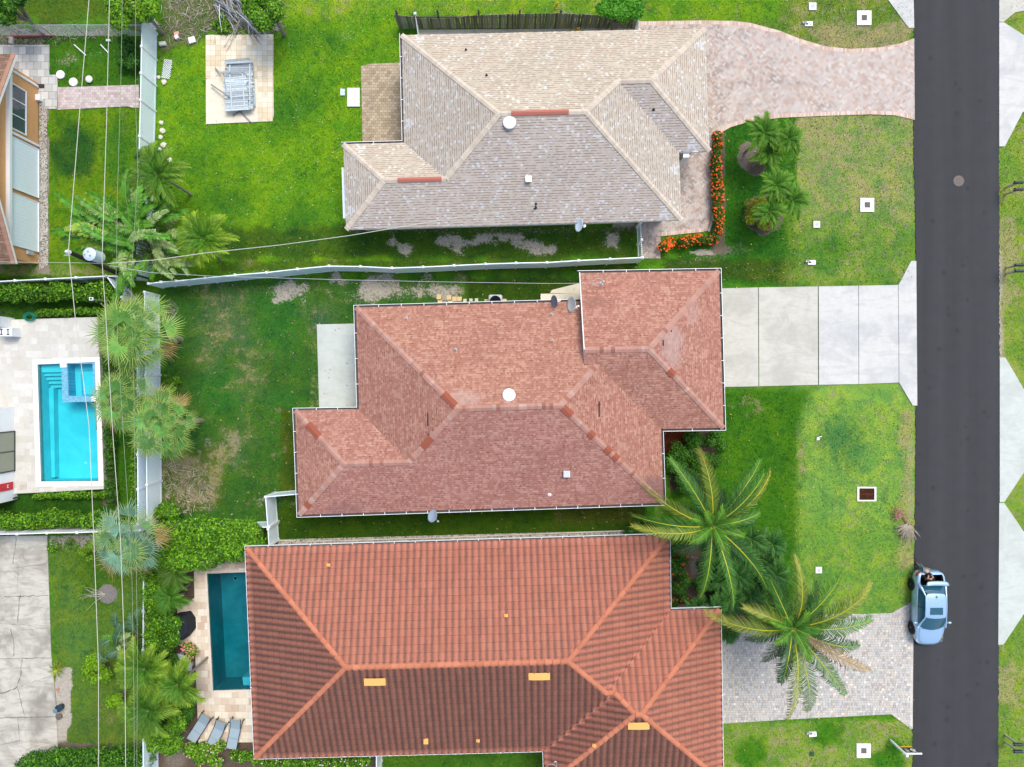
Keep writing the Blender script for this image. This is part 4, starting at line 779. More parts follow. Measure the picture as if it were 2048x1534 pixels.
cap_lines(rf2, R2, [('hip_cap', ('N', 'W', 'Z'), ('N', 'W', 'S')), ('hip_cap', ('W', 'N2', 'S'), ('N', 'W', 'S')), ('hip_cap', ('N2', 'W2', 'Z'), ('N2', 'W2', 'S')), ('hip_cap', ('W2', 'S', 'Z'), ('N2', 'W2', 'S')),
          ('hip_cap', ('S', 'E1', 'Z'), ('N', 'S', 'E1')), ('hip_cap', ('N', 'E1', 'S2'), ('N', 'S', 'E1')), ('hip_cap', ('N3', 'E2', 'Z'), ('N3', 'S2', 'E2')), ('hip_cap', ('S2', 'E2', 'Z'), ('N3', 'S2', 'E2')),
          ('ridge_cap', ('N', 'W', 'S'), ('N', 'S', 'E1')), ('ridge_cap', ('N2', 'W2', 'S'), ('W', 'N2', 'S')), ('ridge_cap', ('G', 'N3', 'S2'), ('N3', 'S2', 'E2'))], 'cap', M_CAP, c2f, wd=0.16, ln=0.2)
M_NEWSH = plain('new_brick_red_shingle', (0.30, 0.09, 0.055), 0.9, 0.15, var=.12, scale=14)
def repair(R, a, b_, t0, t1, name='replaced_shingle'):
    p, q = R.V(*a), R.V(*b_); mb = MB(); caps(mb, p.lerp(q, t0), p.lerp(q, t1), .29, wd=.21, ln=.8, lift=.035); tag(mb.build(name, M_NEWSH, rf2), 'dark brick-red replacement shingle on the hip')
for a, b_, t0, t1 in ((('N', 'W', 'Z'), ('N', 'W', 'S'), .86, .97), (('W', 'N2', 'S'), ('N', 'W', 'S'), .28, .46), (('N2', 'W2', 'Z'), ('N2', 'W2', 'S'), .26, .50), (('W2', 'S', 'Z'), ('N2', 'W2', 'S'), .16, .24),
                      (('S', 'E1', 'Z'), ('N', 'S', 'E1'), .90, .98), (('S', 'E1', 'Z'), ('N', 'S', 'E1'), .69, .73), (('S', 'E1', 'Z'), ('N', 'S', 'E1'), .53, .58), (('S', 'E1', 'Z'), ('N', 'S', 'E1'), .46, .50), (('S2', 'E2', 'Z'), ('N3', 'S2', 'E2'), .68, .74)): repair(R2, a, b_, t0, t1)
M_MISS = plain('torn_shingle_underlay', (0.06, 0.045, 0.04), 0.95, 0.1)
for x0, y0, x1, y1, nm in ((854, 825, 857, 852, 'W'), (855, 868, 858, 876, 'W'), (1197, 803, 1200, 834, 'E1'), (1325, 680, 1328, 692, 'E2'), (1342, 660, 1344, 664, 'E2')):
    mb = MB(); pts = [P(x, y, zat(R2, nm, x, y) + .012) for x, y in ((x0, y0), (x0, y1), (x1, y1), (x1, y0))]; mb.face(pts); mb.build('missing_shingle', M_MISS, rf2)
dome_vent(rf2, 1018, 790, zat(R2, 'N', 1018, 790)); box_vent(rf2, 1133, 947, zat(R2, 'S', 1133, 947), .30)
for x, y, nm in ((813, 637, 'N'), (911, 699, 'N'), (1105, 682, 'N'), (1103, 629, 'N')): vent_pipe(rf2, x, y, zat(R2, nm, x, y), M_GREYM, .04, .2)
vent_pipe(rf2, 1099, 989, zat(R2, 'S', 1099, 989), M_WHITEC, .05, .12)
wall_part(h2, R2.c, M_STUCCO2, EZ - .2); facade_windows(h2, R2.c, .55, [(0, .2, 1.4, 1.0, 2.1), (0, .5, 1.0, 1.2, 2.1), (3, .5, 4.8, .05, 2.2), (6, .25, 1.5, 1.0, 2.1), (6, .6, 1.5, 1.0, 2.1), (9, .5, 2.6, .1, 2.2)])
gutter_part(h2, R2.c, EZ, M_WHITE, segs=[0, 2, 3, 4, 5, 6, 7, 8, 9])

# ---- house 3 : terracotta barrel tiles (real corrugation)
F3 = [(494, 1097), (1336, 1072), (1338, 1222), (1438, 1219), (1443, 1562), (1092, 1570), (1090, 1499), (512, 1514)]
R3 = Roof(F3, ['N', 'E1', 'N2', 'E2', 'S2', 'W2', 'S', 'W'])
h3 = empty('tiled_house', (R3.c[7].x + 10, R3.c[7].y + 6, 0), 'large terracotta barrel-tile house beside the narrow blue pool, lowest of the three roofs', 'house')
fs3 = [('N', [('N', 'W', 'Z'), ('N', 'E1', 'Z'), ('N', 'S', 'E1'), ('N', 'W', 'S')]), ('E1', [('N', 'E1', 'Z'), ('E1', 'N2', 'Z'), ('E1', 'N2', 'S'), ('N', 'S', 'E1')]),
       ('N2', [('E1', 'N2', 'Z'), ('N2', 'E2', 'Z'), ('N2', 'E2', 'S2'), ('N2', 'W2', 'S2'), ('N2', 'S', 'W2'), ('E1', 'N2', 'S')]), ('E2', [('N2', 'E2', 'Z'), ('E2', 'S2', 'Z'), ('N2', 'E2', 'S2')]),
       ('S2', [('E2', 'S2', 'Z'), ('S2', 'W2', 'Z'), ('N2', 'W2', 'S2'), ('N2', 'E2', 'S2')]), ('W2', [('S2', 'W2', 'Z'), ('W2', 'S', 'Z'), ('N2', 'S', 'W2'), ('N2', 'W2', 'S2')]),
       ('S', [('W2', 'S', 'Z'), ('S', 'W', 'Z'), ('N', 'W', 'S'), ('N', 'S', 'E1'), ('E1', 'N2', 'S'), ('N2', 'S', 'W2')]), ('W', [('S', 'W', 'Z'), ('N', 'W', 'Z'), ('N', 'W', 'S')])]
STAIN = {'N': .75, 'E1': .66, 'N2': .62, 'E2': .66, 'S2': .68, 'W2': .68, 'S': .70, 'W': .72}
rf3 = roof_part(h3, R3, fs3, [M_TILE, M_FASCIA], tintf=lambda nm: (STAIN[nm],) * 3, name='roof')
def tile_field(R, nm, keys, pw=0.37, ph=0.42):
    pts, uv = R.face(nm, keys); d, inn, p0 = R.edge[nm]; c = math.sqrt(1 + PITCH ** 2)
    umin, umax = min(q[0] for q in uv), max(q[0] for q in uv); vmax = max(q[1] for q in uv)
    us = np.arange(math.floor(umin / pw) * pw, umax + pw, pw / 8); vs = []
    for k in range(int(vmax / ph) + 2): vs += [k * ph - .03, k * ph + ph - .045]
    d3 = Vector((d.x, d.y, 0)); s3 = Vector((inn.x / c, inn.y / c, PITCH / c)); nr = d3.cross(s3).normalized()
    if nr.z < 0: nr = -nr
    o3 = Vector((p0.x, p0.y, R.ez)); bm = bmesh.new(); grid = []
    for j, v in enumerate(vs):
        row = []
        for u in us:
            ph_ = (u / pw) % 1.0; hgt = 0.075 * (0.5 - 0.5 * math.cos(2 * math.pi * ph_)) ** 0.8 + (0.036 if j % 2 == 0 else 0.004) + 0.012
            row.append(bm.verts.new(o3 + d3 * u + s3 * v + nr * hgt))
        grid.append(row)
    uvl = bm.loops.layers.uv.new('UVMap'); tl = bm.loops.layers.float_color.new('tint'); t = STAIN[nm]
    for j in range(len(vs) - 1):
        for i in range(len(us) - 1):
            f = bm.faces.new((grid[j][i], grid[j][i + 1], grid[j + 1][i + 1], grid[j + 1][i])); f.smooth = True
            for l, (a, b2) in zip(f.loops, ((us[i], vs[j]), (us[i + 1], vs[j]), (us[i + 1], vs[j + 1]), (us[i], vs[j + 1]))): l[uvl].uv = (a, b2); l[tl] = (t, t, t, 1)
    n = len(pts)
    for i in range(n):
        a, b2 = pts[i], pts[(i + 1) % n]; e = (b2 - a)
        if abs(a.z - b2.z) < .03 and (e.length < 1.2 or abs(a.z - R.ez) < .01): continue      # let the tiles overhang the eave a little
        pn = e.cross(Vector((0, 0, 1))).normalized(); bmesh.ops.bisect_plane(bm, geom=bm.verts[:] + bm.edges[:] + bm.faces[:], plane_co=a, plane_no=pn, dist=1e-5)
    P_ = [(q.x, q.y) for q in pts]; ev = offset_poly(P_, 0.0); kill = []
    for f in bm.faces:
        cc = f.calc_center_median(); x, y = cc.x, cc.y
        rel = (Vector((x, y)) - p0); vv = rel.dot(inn)
        if vv < 0.02: x += inn.x * (.03 - vv); y += inn.y * (.03 - vv)
        ins = False
        for i in range(n):
            (x1, y1), (x2, y2) = P_[i], P_[(i + 1) % n]
            if (y1 > y) != (y2 > y) and x < (x2 - x1) * (y - y1) / (y2 - y1) + x1: ins = not ins
        if not ins: kill.append(f)
    bmesh.ops.delete(bm, geom=kill, context='FACES')
    for f in bm.faces:
        f.smooth = True
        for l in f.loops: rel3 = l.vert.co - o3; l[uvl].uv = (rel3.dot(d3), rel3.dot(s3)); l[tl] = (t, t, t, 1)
    bmesh.ops.recalc_face_normals(bm, faces=bm.faces)
    org = WL[rf3.name]; bmesh.ops.translate(bm, verts=bm.verts, vec=-org)
    me = bpy.data.meshes.new('tile_field'); bm.to_mesh(me); bm.free(); me.materials.append(M_TILE); o = bpy.data.objects.new('tile_field', me); SC.collection.objects.link(o); o.parent = rf3; WL[o.name] = org
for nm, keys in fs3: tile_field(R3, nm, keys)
c3f = lambda: tuple(np.array((0.50, 0.185, 0.105)) * random.uniform(.85, 1.08))
cap_lines(rf3, R3, [('hip_cap', ('N', 'W', 'Z'), ('N', 'W', 'S')), ('hip_cap', ('S', 'W', 'Z'), ('N', 'W', 'S')), ('hip_cap', ('N', 'E1', 'Z'), ('N', 'S', 'E1')), ('hip_cap', ('E1', 'N2', 'S'), ('N', 'S', 'E1')), ('hip_cap', ('N2', 'S', 'W2'), ('N2', 'W2', 'S2')),
          ('hip_cap', ('N2', 'E2', 'Z'), ('N2', 'E2', 'S2')), ('hip_cap', ('E2', 'S2', 'Z'), ('N2', 'E2', 'S2')), ('hip_cap', ('S2', 'W2', 'Z'), ('N2', 'W2', 'S2')),
          ('ridge_cap', ('N', 'W', 'S'), ('N', 'S', 'E1')), ('ridge_cap', ('N2', 'S', 'W2'), ('E1', 'N2', 'S')), ('ridge_cap', ('N2', 'W2', 'S2'), ('N2', 'E2', 'S2'))], 'cap', M_CAP, c3f, wd=0.15, ln=0.40, barrel=True, lift=.09)
def hood(px0, px1, py, nm, h=.42):
    z = zat(R3, nm, (px0 + px1) / 2, py); A_, B_ = P(px0, py, z + .18), P(px1, py - .5, z + .18); d, inn, p0 = R3.edge[nm]; dn = Vector((-inn.x, -inn.y, 0)); mb = MB(); K = 7; top, bot = [], []
    for k in range(K):
        q = A_.lerp(B_, k / (K - 1)); a = .03 * math.sin(math.pi * k / (K - 1)); top.append(q - dn * h / 2 + Vector((0, 0, a + .04))); bot.append(q + dn * h / 2 + Vector((0, 0, a - .02)))
    mb.mesh(top + bot, [(k, k + 1, K + k + 1, K + k) for k in range(K - 1)]); low = [q - Vector((0, 0, .3)) for q in bot]; mb.mesh(bot + low, [(k, k + 1, K + k + 1, K + k) for k in range(K - 1)])
    for e in (0, -1): mb.face([top[e], bot[e], bot[e] - Vector((0, 0, .3)), top[e] - Vector((0, 0, .3))])
    mb.build('vent_hood', M_ORTILE, rf3, weld=True)
hood(728, 771, 1364, 'S'); hood(1057, 1100, 1353, 'S'); hood(1256, 1299, 1452, 'S2')
for x, y, nm in ((657, 1130, 'N'), (1012, 1231, 'N'), (956, 1481, 'S'), (1188, 1491, 'S2')): mb = MB(); p = P(x, y, zat(R3, nm, x, y) + .12); mb.box(p, (.2, .16, .1), random.uniform(-.4, .4)); mb.lathe([(.05, .0), (.05, .12), (.001, .13)], p, 10); mb.build('vent_tile', M_ORTILE, rf3)
mb = MB(); p = P(852, 1482, zat(R3, 'S', 852, 1482) + .12); mb.box(p, (.26, .32, .12)); mb.build('vent_tile', M_ORTILE, rf3)
wall_part(h3, R3.c, M_STUCCO2, EZ - .2); facade_windows(h3, R3.c, .55, [(0, .3, 1.5, 1, 2.1), (0, .6, 1.5, 1, 2.1), (1, .5, 1.8, .9, 2.1), (7, .5, 4.5, .1, 2.2), (3, .5, 4.8, .05, 2.2)])
gutter_part(h3, R3.c, EZ, M_WHITE, segs=[0, 1, 2, 3, 4, 5, 6, 7])

# ---- orange gabled house at the left edge (its gable end faces the yard)
h4 = empty('orange_house', (-31, 13, 0), 'orange stucco house with brown shingle gable roof and pale shutters at the left edge', 'house')
XE = -28.62; yN, yS = P(33, 108, EZ).y, P(43, 527, EZ).y; yr = (yN + yS) / 2; XR = XE + .1; zr = EZ + (yN - yS) / 2 * .42; XW = -46.0; mb = MB(); c = math.sqrt(1 + .42 ** 2)
for s, ye in ((1, yN), (-1, yS)):
    pts = [(XR, ye, EZ), (XR, yr, zr), (XW, yr, zr), (XW, ye, EZ)]; L = abs(ye - yr) * c; uv = [(0, 0), (0, L), (XR - XW, L), (XR - XW, 0)]
    mb.face(pts[::s], 0, uv[::s]); mb.face([(XR, ye, EZ - .18), (XR, yr, zr - .18), (XR, yr, zr), (XR, ye, EZ)][::s], 1); mb.face([(XR, ye, EZ - .18), (XW, ye, EZ - .18), (XW, ye, EZ), (XR, ye, EZ)], 1)
    mb.face([(XR, ye, EZ - .18), (XR, yr, zr - .18), (XW, yr, zr - .18), (XW, ye, EZ - .18)], 1)
r4 = mb.build('roof', [M_SH4, M_FASCIA], h4); XF = -29.15
mb = MB()
for s, ye in ((1, yN), (-1, yS)): caps(mb, (XR - .12, ye, EZ + .01), (XR - .12, yr, zr + .01), .02, wd=.12, ln=.33, colf=lambda: tuple(np.array((.34, .19, .13)) * random.uniform(.9, 1.1)))
mb.build('rake_cap', M_CAP, r4)
y0, y1 = P(0, 137, 0).y, P(0, 512, 0).y; mb = MB()
yA, yB = P(22, 146, 2.6).y, P(35, 515, 2.2).y
mb.prism([(XW, yS + .45), (XF, yS + .45), (XF, yN - .45), (XW, yN - .45)], 0, 2.62, bottom=False); a = yN - .45; b2 = yS + .45
mb.face([(XF, b2, 2.72), (XF, a, 2.72), (XF, a, EZ - .05), (XF, yr, zr - .2), (XF, b2, EZ - .05)]); mb.build('wall', M_ORANGE, h4)
mb = MB(); mb.box((XF + .06, (a + b2) / 2, 2.72), (.34, a - b2 - .04, .2)); mb.box((XF + .16, (a + b2) / 2, 2.60), (.10, a - b2 - .06, .06)); mb.build('trim_board', M_WHITE, h4)
def eastwin(parent, yc, w_, z0, z1, bars, m=M_WHITE, glass=M_GLASS): return window(parent, Vector((XF, yc)), Vector((0, 1)), w_, z0, z1, bars=bars, fm=m, glass=glass)
yw0, yw1 = P(0, 172, 1.9).y, P(0, 263, 1.9).y; f = eastwin(h4, (yw0 + yw1) / 2, yw0 - yw1, 1.15, 2.5, 3)
for y in (P(0, 158, 1.2).y, P(0, 279, 1.2).y): mb = MB(); mb.box((XF + .05, y, 1.3), (.08, .13, 2.5)); mb.build('downpipe', M_WHITE, h4)
for ya, yb in ((P(0, 287, 1.2).y, P(0, 386, 1.2).y), (P(0, 396, 1.2).y, P(0, 497, 1.2).y)):
    mb = MB(); n = 4; L = (ya - yb)
    mb.box((XF + .04, (ya + yb) / 2, 1.27), (.06, L, 2.36))
    for k in (0, n): mb.box((XF + .085, yb + L * k / n, 1.27), (.03, .05, 2.34))
    for k in range(1, 14): mb.box((XF + .072, yb + L * k / 14, 1.27), (.012, .03, 2.30))
    for z in (.1, 2.44): mb.box((XF + .09, (ya + yb) / 2, z), (.045, L + .04, .05))
    tag(mb.build('shutter', M_SHUT, h4), None)
mb = MB(); mb.box((XF + .1, P(0, 505, 1).y, .9), (.14, .22, .5)); mb.build('meter_box', M_GREYM, h4)

# ---- white modern house at the left edge
h5 = empty('white_house', (-32, -4, 0), 'flat white modern house wall with dark framed windows beside the turquoise pool', 'house')
def westblock(px, py0, py1, z, x0=-44): mb = MB(); xw = P(px, 0, 0).x; a, b2 = P(0, py0, .3).y, P(0, py1, .3).y; mb.prism([(x0, b2), (xw, b2), (xw, a), (x0, a)], 0, z, bottom=False); return mb, xw, a, b2
mb, xw, ya, yb = westblock(35, 814, 1000, 3.3); mb.build('wall', M_STUCCOW, h5); mb = MB(); mb.box(((xw - 44) / 2, (ya + yb) / 2, 3.34), (44 + xw + .16, ya - yb + .16, .1)); mb.build('parapet', M_WHITE, h5)
M_DFR = plain('dark_window_frame', (0.03, 0.03, 0.035), .4, .4)
window(h5, Vector((xw, (P(0, 863, 1).y + P(0, 945, 1).y) / 2)), Vector((0, 1)), P(0, 863, 1).y - P(0, 945, 1).y, .25, 2.7, bars=2, fm=M_DFR, glass=M_GLASSG)
mb = MB(); mb.box((xw + .03, (P(0, 965, .8).y + P(0, 980, .8).y) / 2, 1.4), (.05, .46, 1.9)); rp = mb.build('wall_panel', M_REDP, h5)
mb = MB(); mb.box((xw + .058, P(0, 972, .8).y, .95), (.008, .2, .05)); mb.box((xw + .058, P(0, 972, .8).y + .07, .9), (.008, .04, .13)); mb.box((xw + .058, P(0, 972, .8).y - .07, .9), (.008, .04, .13)); mb.build('lettering', M_WHITE, rp)
mb = MB(); yc = P(0, 645, .5).y; mb.box((-31.9, yc, .7), (2.6, .62, 1.4)); mb.build('garden_wall', M_STUCCOW, h5); mb = MB(); mb.box((-31.9, yc, 1.425), (2.7, .72, .05)); mb.build('coping', M_WHITE, h5)
cab = MB(); cab.box((P(12, 0, 1).x, P(0, 664, 1).y, .55), (.85, .5, 1.1)); cabn = empty('pool_equipment_cabinet', (P(12, 0, 1).x, P(0, 664, 1).y, 0), 'white cabinet with two dark H-shaped handles against the garden wall', 'cabinet')
cab.build('body', M_STUCCOW, cabn)
for dx in (-.2, .2):
    mb = MB(); x, y = P(12, 0, 1).x + dx, P(0, 664, 1).y; mb.box((x, y, 1.115), (.045, .30, .03)); mb.box((x, y + .16, 1.115), (.16, .045, .03)); mb.box((x, y - .16, 1.115), (.16, .045, .03)); mb.build('handle', M_DARK, cabn)
# ------------------------------------------------------------------ pools with real depth
def poly_hole(name, outer, inner, z, m, thick=0.0, parent=None):
    bm = bmesh.new(); es = []
    for loop in [outer] + inner:
        vs = [bm.verts.new((p[0], p[1], z)) for p in loop]
        for i in range(len(vs)): es.append(bm.edges.new((vs[i], vs[(i + 1) % len(vs)])))
    bmesh.ops.triangle_fill(bm, use_beauty=True, use_dissolve=False, edges=es)
    for f in bm.faces:
        if f.normal.z < 0: f.normal_flip()
    r = bmesh.ops.extrude_edge_only(bm, edges=[e for e in bm.edges if len(e.link_faces) == 1]); bmesh.ops.translate(bm, verts=[g for g in r['geom'] if isinstance(g, bmesh.types.BMVert)], vec=(0, 0, -thick))
    bmesh.ops.recalc_face_normals(bm, faces=bm.faces)
    org = WL[parent.name] if parent else Vector((0, 0, 0)); bmesh.ops.translate(bm, verts=bm.verts, vec=-org)
    me = bpy.data.meshes.new(name); bm.to_mesh(me); bm.free(); me.materials.append(m); o = bpy.data.objects.new(name, me); SC.collection.objects.link(o)
    ca = me.color_attributes.new('tint', 'FLOAT_COLOR', 'CORNER'); ca.data.foreach_set('color', [1.0] * (4 * len(me.loops)))
    if parent: o.parent = parent
    WL[o.name] = org.copy(); return o
DZ = 0.28
def shell(mb, poly, ztop, depth, m=0):
    n = len(poly); mb.face([(p[0], p[1], -depth) for p in poly], m)
    for i in range(n): p, q = poly[i], poly[(i + 1) % n]; mb.face([(p[0], p[1], ztop), (q[0], q[1], ztop), (q[0], q[1], -depth), (p[0], p[1], -depth)], m)
# pool 1
pl = [P2(x, y, DZ) for x, y in ((75, 729), (190, 724), (197, 962), (82, 963))]
deck = [P2(x, y, DZ) for x, y in ((-80, 642), (0, 640), (195, 634), (203, 820), (208, 978), (60, 986), (-80, 992))]
pd = poly_hole('pool_deck', [tuple(p) for p in deck], [[tuple(p) for p in pl]], DZ, M_TRAV, .33); pd['kind'] = 'structure'
p1 = empty('swimming_pool', (P(135, 845, 0).x, P(135, 845, 0).y, 0), 'turquoise rectangular swimming pool with inset square spa in white travertine deck', 'swimming pool')
mb = MB(); shell(mb, pl, DZ - .002, 1.15); mb.build('basin', M_PLAST1, p1)
def coping(root, poly, wd, z, m):
    oi = offset_poly(poly, 0.004); oo = offset_poly(poly, wd); n = len(poly); mb = MB()
    for i in range(n):
        j = (i + 1) % n; mb.mesh([(*oi[i], z), (*oo[i], z), (*oo[j], z), (*oi[j], z), (*oi[i], z - .05), (*oo[i], z - .05), (*oo[j], z - .05), (*oi[j], z - .05)], [(0, 1, 2, 3), (1, 5, 6, 2), (4, 0, 3, 7)])
    return mb.build('coping', m, root)
M_COP = m_conc('white_stone_coping', (0.82, 0.81, 0.77), (0.70, 0.68, 0.62), .4); coping(p1, pl, .30, DZ + .012, M_COP)
mb = MB(); q = [P2(x, y, 0) for x, y in ((75.5, 730), (120, 728), (122, 742), (76, 744))]
for k, (ya, yb, d) in enumerate(((729, 745, .12), (745, 752, .32), (752, 760, .52), (760, 768, .72), (768, 776, .92))):
    mb.prism([P2(76.5, ya, 0), P2(122.5, ya - 1, 0), P2(122.5, yb - 1, 0), P2(76.5 + 5 * (k > 0), yb, 0)], -1.14, -d, bottom=False)
mb.build('steps', M_SPAFL, p1)
mb = MB(); mb.prism([P2(77, 776, 0), P2(92, 776, 0), P2(95, 958, 0), P2(84, 958, 0)], -1.14, -.72, bottom=False); mb.build('bench', M_PLAST1, p1)
sp = [P2(x, y, DZ) for x, y in ((121, 726), (190.5, 723.5), (192.5, 803), (124, 805))]; si = [P2(x, y, DZ) for x, y in ((133, 728), (184, 727), (186, 791), (135.5, 792))]
poly = poly_hole('spa_wall', [tuple(p) for p in sp], [[tuple(p) for p in si]], DZ - .05, M_MOSAIC, 1.3, p1)
mb = MB(); a = offset_poly(si, -.0); mb.prism([tuple(x) for x in a], -.62, -.55, bottom=False); mb.build('spa_seat', M_SPAFL, p1)
s2 = [P2(x, y, 0) for x, y in ((154, 742), (184, 741), (185, 788), (156, 789))]; mb = MB(); mb.prism(s2, -.54, -.53, bottom=False); mb.build('spa_floor', M_PLAST1, p1)
s3 = offset_poly(s2, .06); poly_hole('spa_step_edge', [tuple(x) for x in s3], [[tuple(x) for x in s2]], -.49, M_MOSAIC, .05, p1)
mb = MB(); mb.prism([P2(119, 722, DZ), P2(133, 722, DZ), P2(133, 735, DZ), P2(121, 735, DZ)], -.3, DZ + .02); mb.prism([P2(183, 793, DZ), P2(198, 793, DZ), P2(198, 803, DZ), P2(183, 803, DZ)], -.3, DZ + .02); mb.build('coping_block', M_COP, p1)
mb = MB(); mb.face([(*p, DZ - .14) for p in pl]); mb.build('water', M_WATER1, p1)
mb = MB(); mb.lathe([(.09, -1.13), (.09, -1.10), (.001, -1.09)], (P(150, 930, 0).x, P(150, 930, 0).y, 0), 16); mb.build('drain', M_WHITE, p1)
# pool 2
DZ2 = .08
pl2 = [P2(x, y, DZ2) for x, y in ((414, 1147), (560, 1142), (562, 1377), (426, 1381))]; deck2 = [P2(x, y, DZ2) for x, y in ((387, 1122), (700, 1096), (700, 1482), (397, 1486), (390, 1300), (356, 1290), (354, 1215), (389, 1196))]
pd2 = poly_hole('pool_deck', [tuple(p) for p in deck2], [[tuple(p) for p in pl2]], DZ2, M_TANP, .15); pd2['kind'] = 'structure'
p2 = empty('narrow_pool', (P(480, 1260, 0).x, P(480, 1260, 0).y, 0), 'deep teal-blue swimming pool half hidden under the terracotta tiled eave', 'swimming pool')
mb = MB(); shell(mb, pl2, DZ2 - .002, 1.9); mb.build('basin', M_PLAST2, p2)
M_COP2 = m_conc('cream_stone_coping', (0.70, 0.62, 0.52), (0.55, 0.47, 0.38), .5); coping(p2, pl2, .14, DZ2 + .012, M_COP2)
mb = MB(); mb.prism([P2(478, 1362, 0), P2(561, 1360, 0), P2(561, 1376, 0), P2(480, 1378, 0)], -1.89, -.55, bottom=False); mb.prism([P2(495, 1335, 0), P2(561, 1335, 0), P2(561, 1360, 0), P2(497, 1360, 0)], -1.89, -.95, bottom=False); mb.build('steps', M_PLAST1, p2)
mb = MB(); mb.face([(*p, DZ2 - .12) for p in pl2]); mb.build('water', M_WATER2, p2)
mb = MB(); mb.lathe([(.13, -1.88), (.13, -1.84), (.10, -1.84), (.10, -1.88)], (P(460, 1164, -1).x, P(460, 1164, -1).y, 0), 20); mb.build('drain', M_PLAST1, p2)

# ------------------------------------------------------------------ fences
def fence(name, label, pts, z=1.8, m=M_VINB, panel=1.83, kind='vinyl', z2=None, group=None, base=False):
    """pts: pixel points of the fence's TOP edge (or of its foot when base=True)"""
    pp = [P2(x, y, 0 if base else z) for x, y in pts]; root = empty(name, (*pp[0], 0), label, 'fence', group); posts = []
    for i in range(len(pp) - 1):
        a, c = pp[i], pp[i + 1]; L = (c - a).length; n = max(1, round(L / panel)); d = (c - a).normalized(); rz = math.atan2(d.y, d.x)
        for k in range(n):
            p, q = a.lerp(c, k / n), a.lerp(c, (k + 1) / n); w_ = (q - p).length - .12; mid = (p + q) / 2; mb = MB()
            if kind == 'vinyl':
                mb.box((*mid, z / 2 + .03), (w_, .03, z - .16), rz)
                for zz in (.12, z - .06): mb.box((*mid, zz), (w_, .055, .13), rz)
                for j in range(1, 8): mb.box((*(p + d * (.06 + w_ * j / 8)), z / 2), (.012, .036, z - .3), rz)
            elif kind == 'picket':
                for zz in (.2, z - .22): mb.box((*mid, zz), (w_, .035, .05), rz)
                K = max(2, int(w_ / .115))
                for j in range(K + 1): mb.box((*(p + d * (.06 + w_ * j / K)), z / 2), (.035, .026, z - .02), rz)
            mb.build('panel', m, root)
        posts += [a.lerp(c, k / n) for k in range(n)]
    posts.append(pp[-1])
    for p in posts:
        mb = MB(); mb.box((*p, z / 2 + .02), (.125, .125, z + .04)); o = mb.build('post', M_WHITE, root); mb = MB(); mb.mesh([(p.x + sx * .075, p.y + sy * .075, z + .04) for sx, sy in ((-1, -1), (1, -1), (1, 1), (-1, 1))] + [(p.x, p.y, z + .10)], [(0, 1, 4), (1, 2, 4), (2, 3, 4), (3, 0, 4), (0, 3, 2, 1)]); mb.build('post_cap', M_WHITE, o)
    return root
fence('vinyl_fence', 'tall pale vinyl fence behind the orange house, running down beside the square slab yard', [(284, 39), (281, 200), (277, 345), (274, 470), (272, 545)])
fence('vinyl_fence', 'short angled pale vinyl fence beside the power pole foot', [(213, 552), (243, 594), (272, 640)])
fence('vinyl_fence', 'outer pale vinyl fence on the pool-house side of the double rear fence', [(274, 650), (275, 840), (276, 1048)])
fence('vinyl_fence', 'inner pale vinyl fence bounding the red house back yard, seen full face', [(289, 584), (291, 750), (293, 900), (294, 1040)])
fence('vinyl_fence', 'long pale vinyl fence behind the barbecue and lower palms', [(287, 1145), (286, 1300), (286, 1470), (287, 1600)])
fence('vinyl_fence', 'white vinyl fence edge-on above the hedge of the white pool house', [(-60, 566), (30, 561), (152, 555), (213, 552), (262, 552)], m=M_WHITE)
fence('vinyl_fence', 'pale blue-shaded curving vinyl fence between the beige and red houses', [(297, 567), (322, 564), (352, 562), (410, 556), (470, 550), (533, 545), (595, 538), (658, 532), (721, 533), (784, 536), (846, 534), (908, 531), (971, 528), (1032, 526), (1094, 525), (1157, 521), (1220, 518), (1284, 515)])
fence('vinyl_fence', 'L-shaped pale vinyl fence at the lower left corner of the red house', [(597, 988), (531, 994), (536, 1058), (538, 1092)])
fence('vinyl_fence', 'white vinyl fence edge-on between the old driveway slab and pool-house hedge', [(-60, 1069), (34, 1068), (94, 1066), (154, 1065), (280, 1061)], m=M_WHITE)
fence('vinyl_fence', 'pale vinyl fence mostly hidden behind the big clipped hedge', [(538, 1054), (480, 1056), (380, 1058), (300, 1060)])
fence('vinyl_fence', 'short white vinyl fence at the bottom edge beside the tiled house', [(753, 1506), (752, 1600)], m=M_WHITE)
fence('picket_gate', 'white picket gate closing the beige house side strip', [(1282, 444), (1285, 515)], kind='picket', z=1.5, m=M_WHITE, panel=1.1)
fence('picket_gate', 'white picket gate at the right end of the dark timber fence', [(1278, 26), (1278, 60)], kind='picket', z=1.5, m=M_WHITE, panel=1.1)
fence('picket_gate', 'white picket gate near the left end of the dark timber fence', [(830, 27), (836, 72)], kind='picket', z=1.5, m=M_WHITE, panel=1.2)
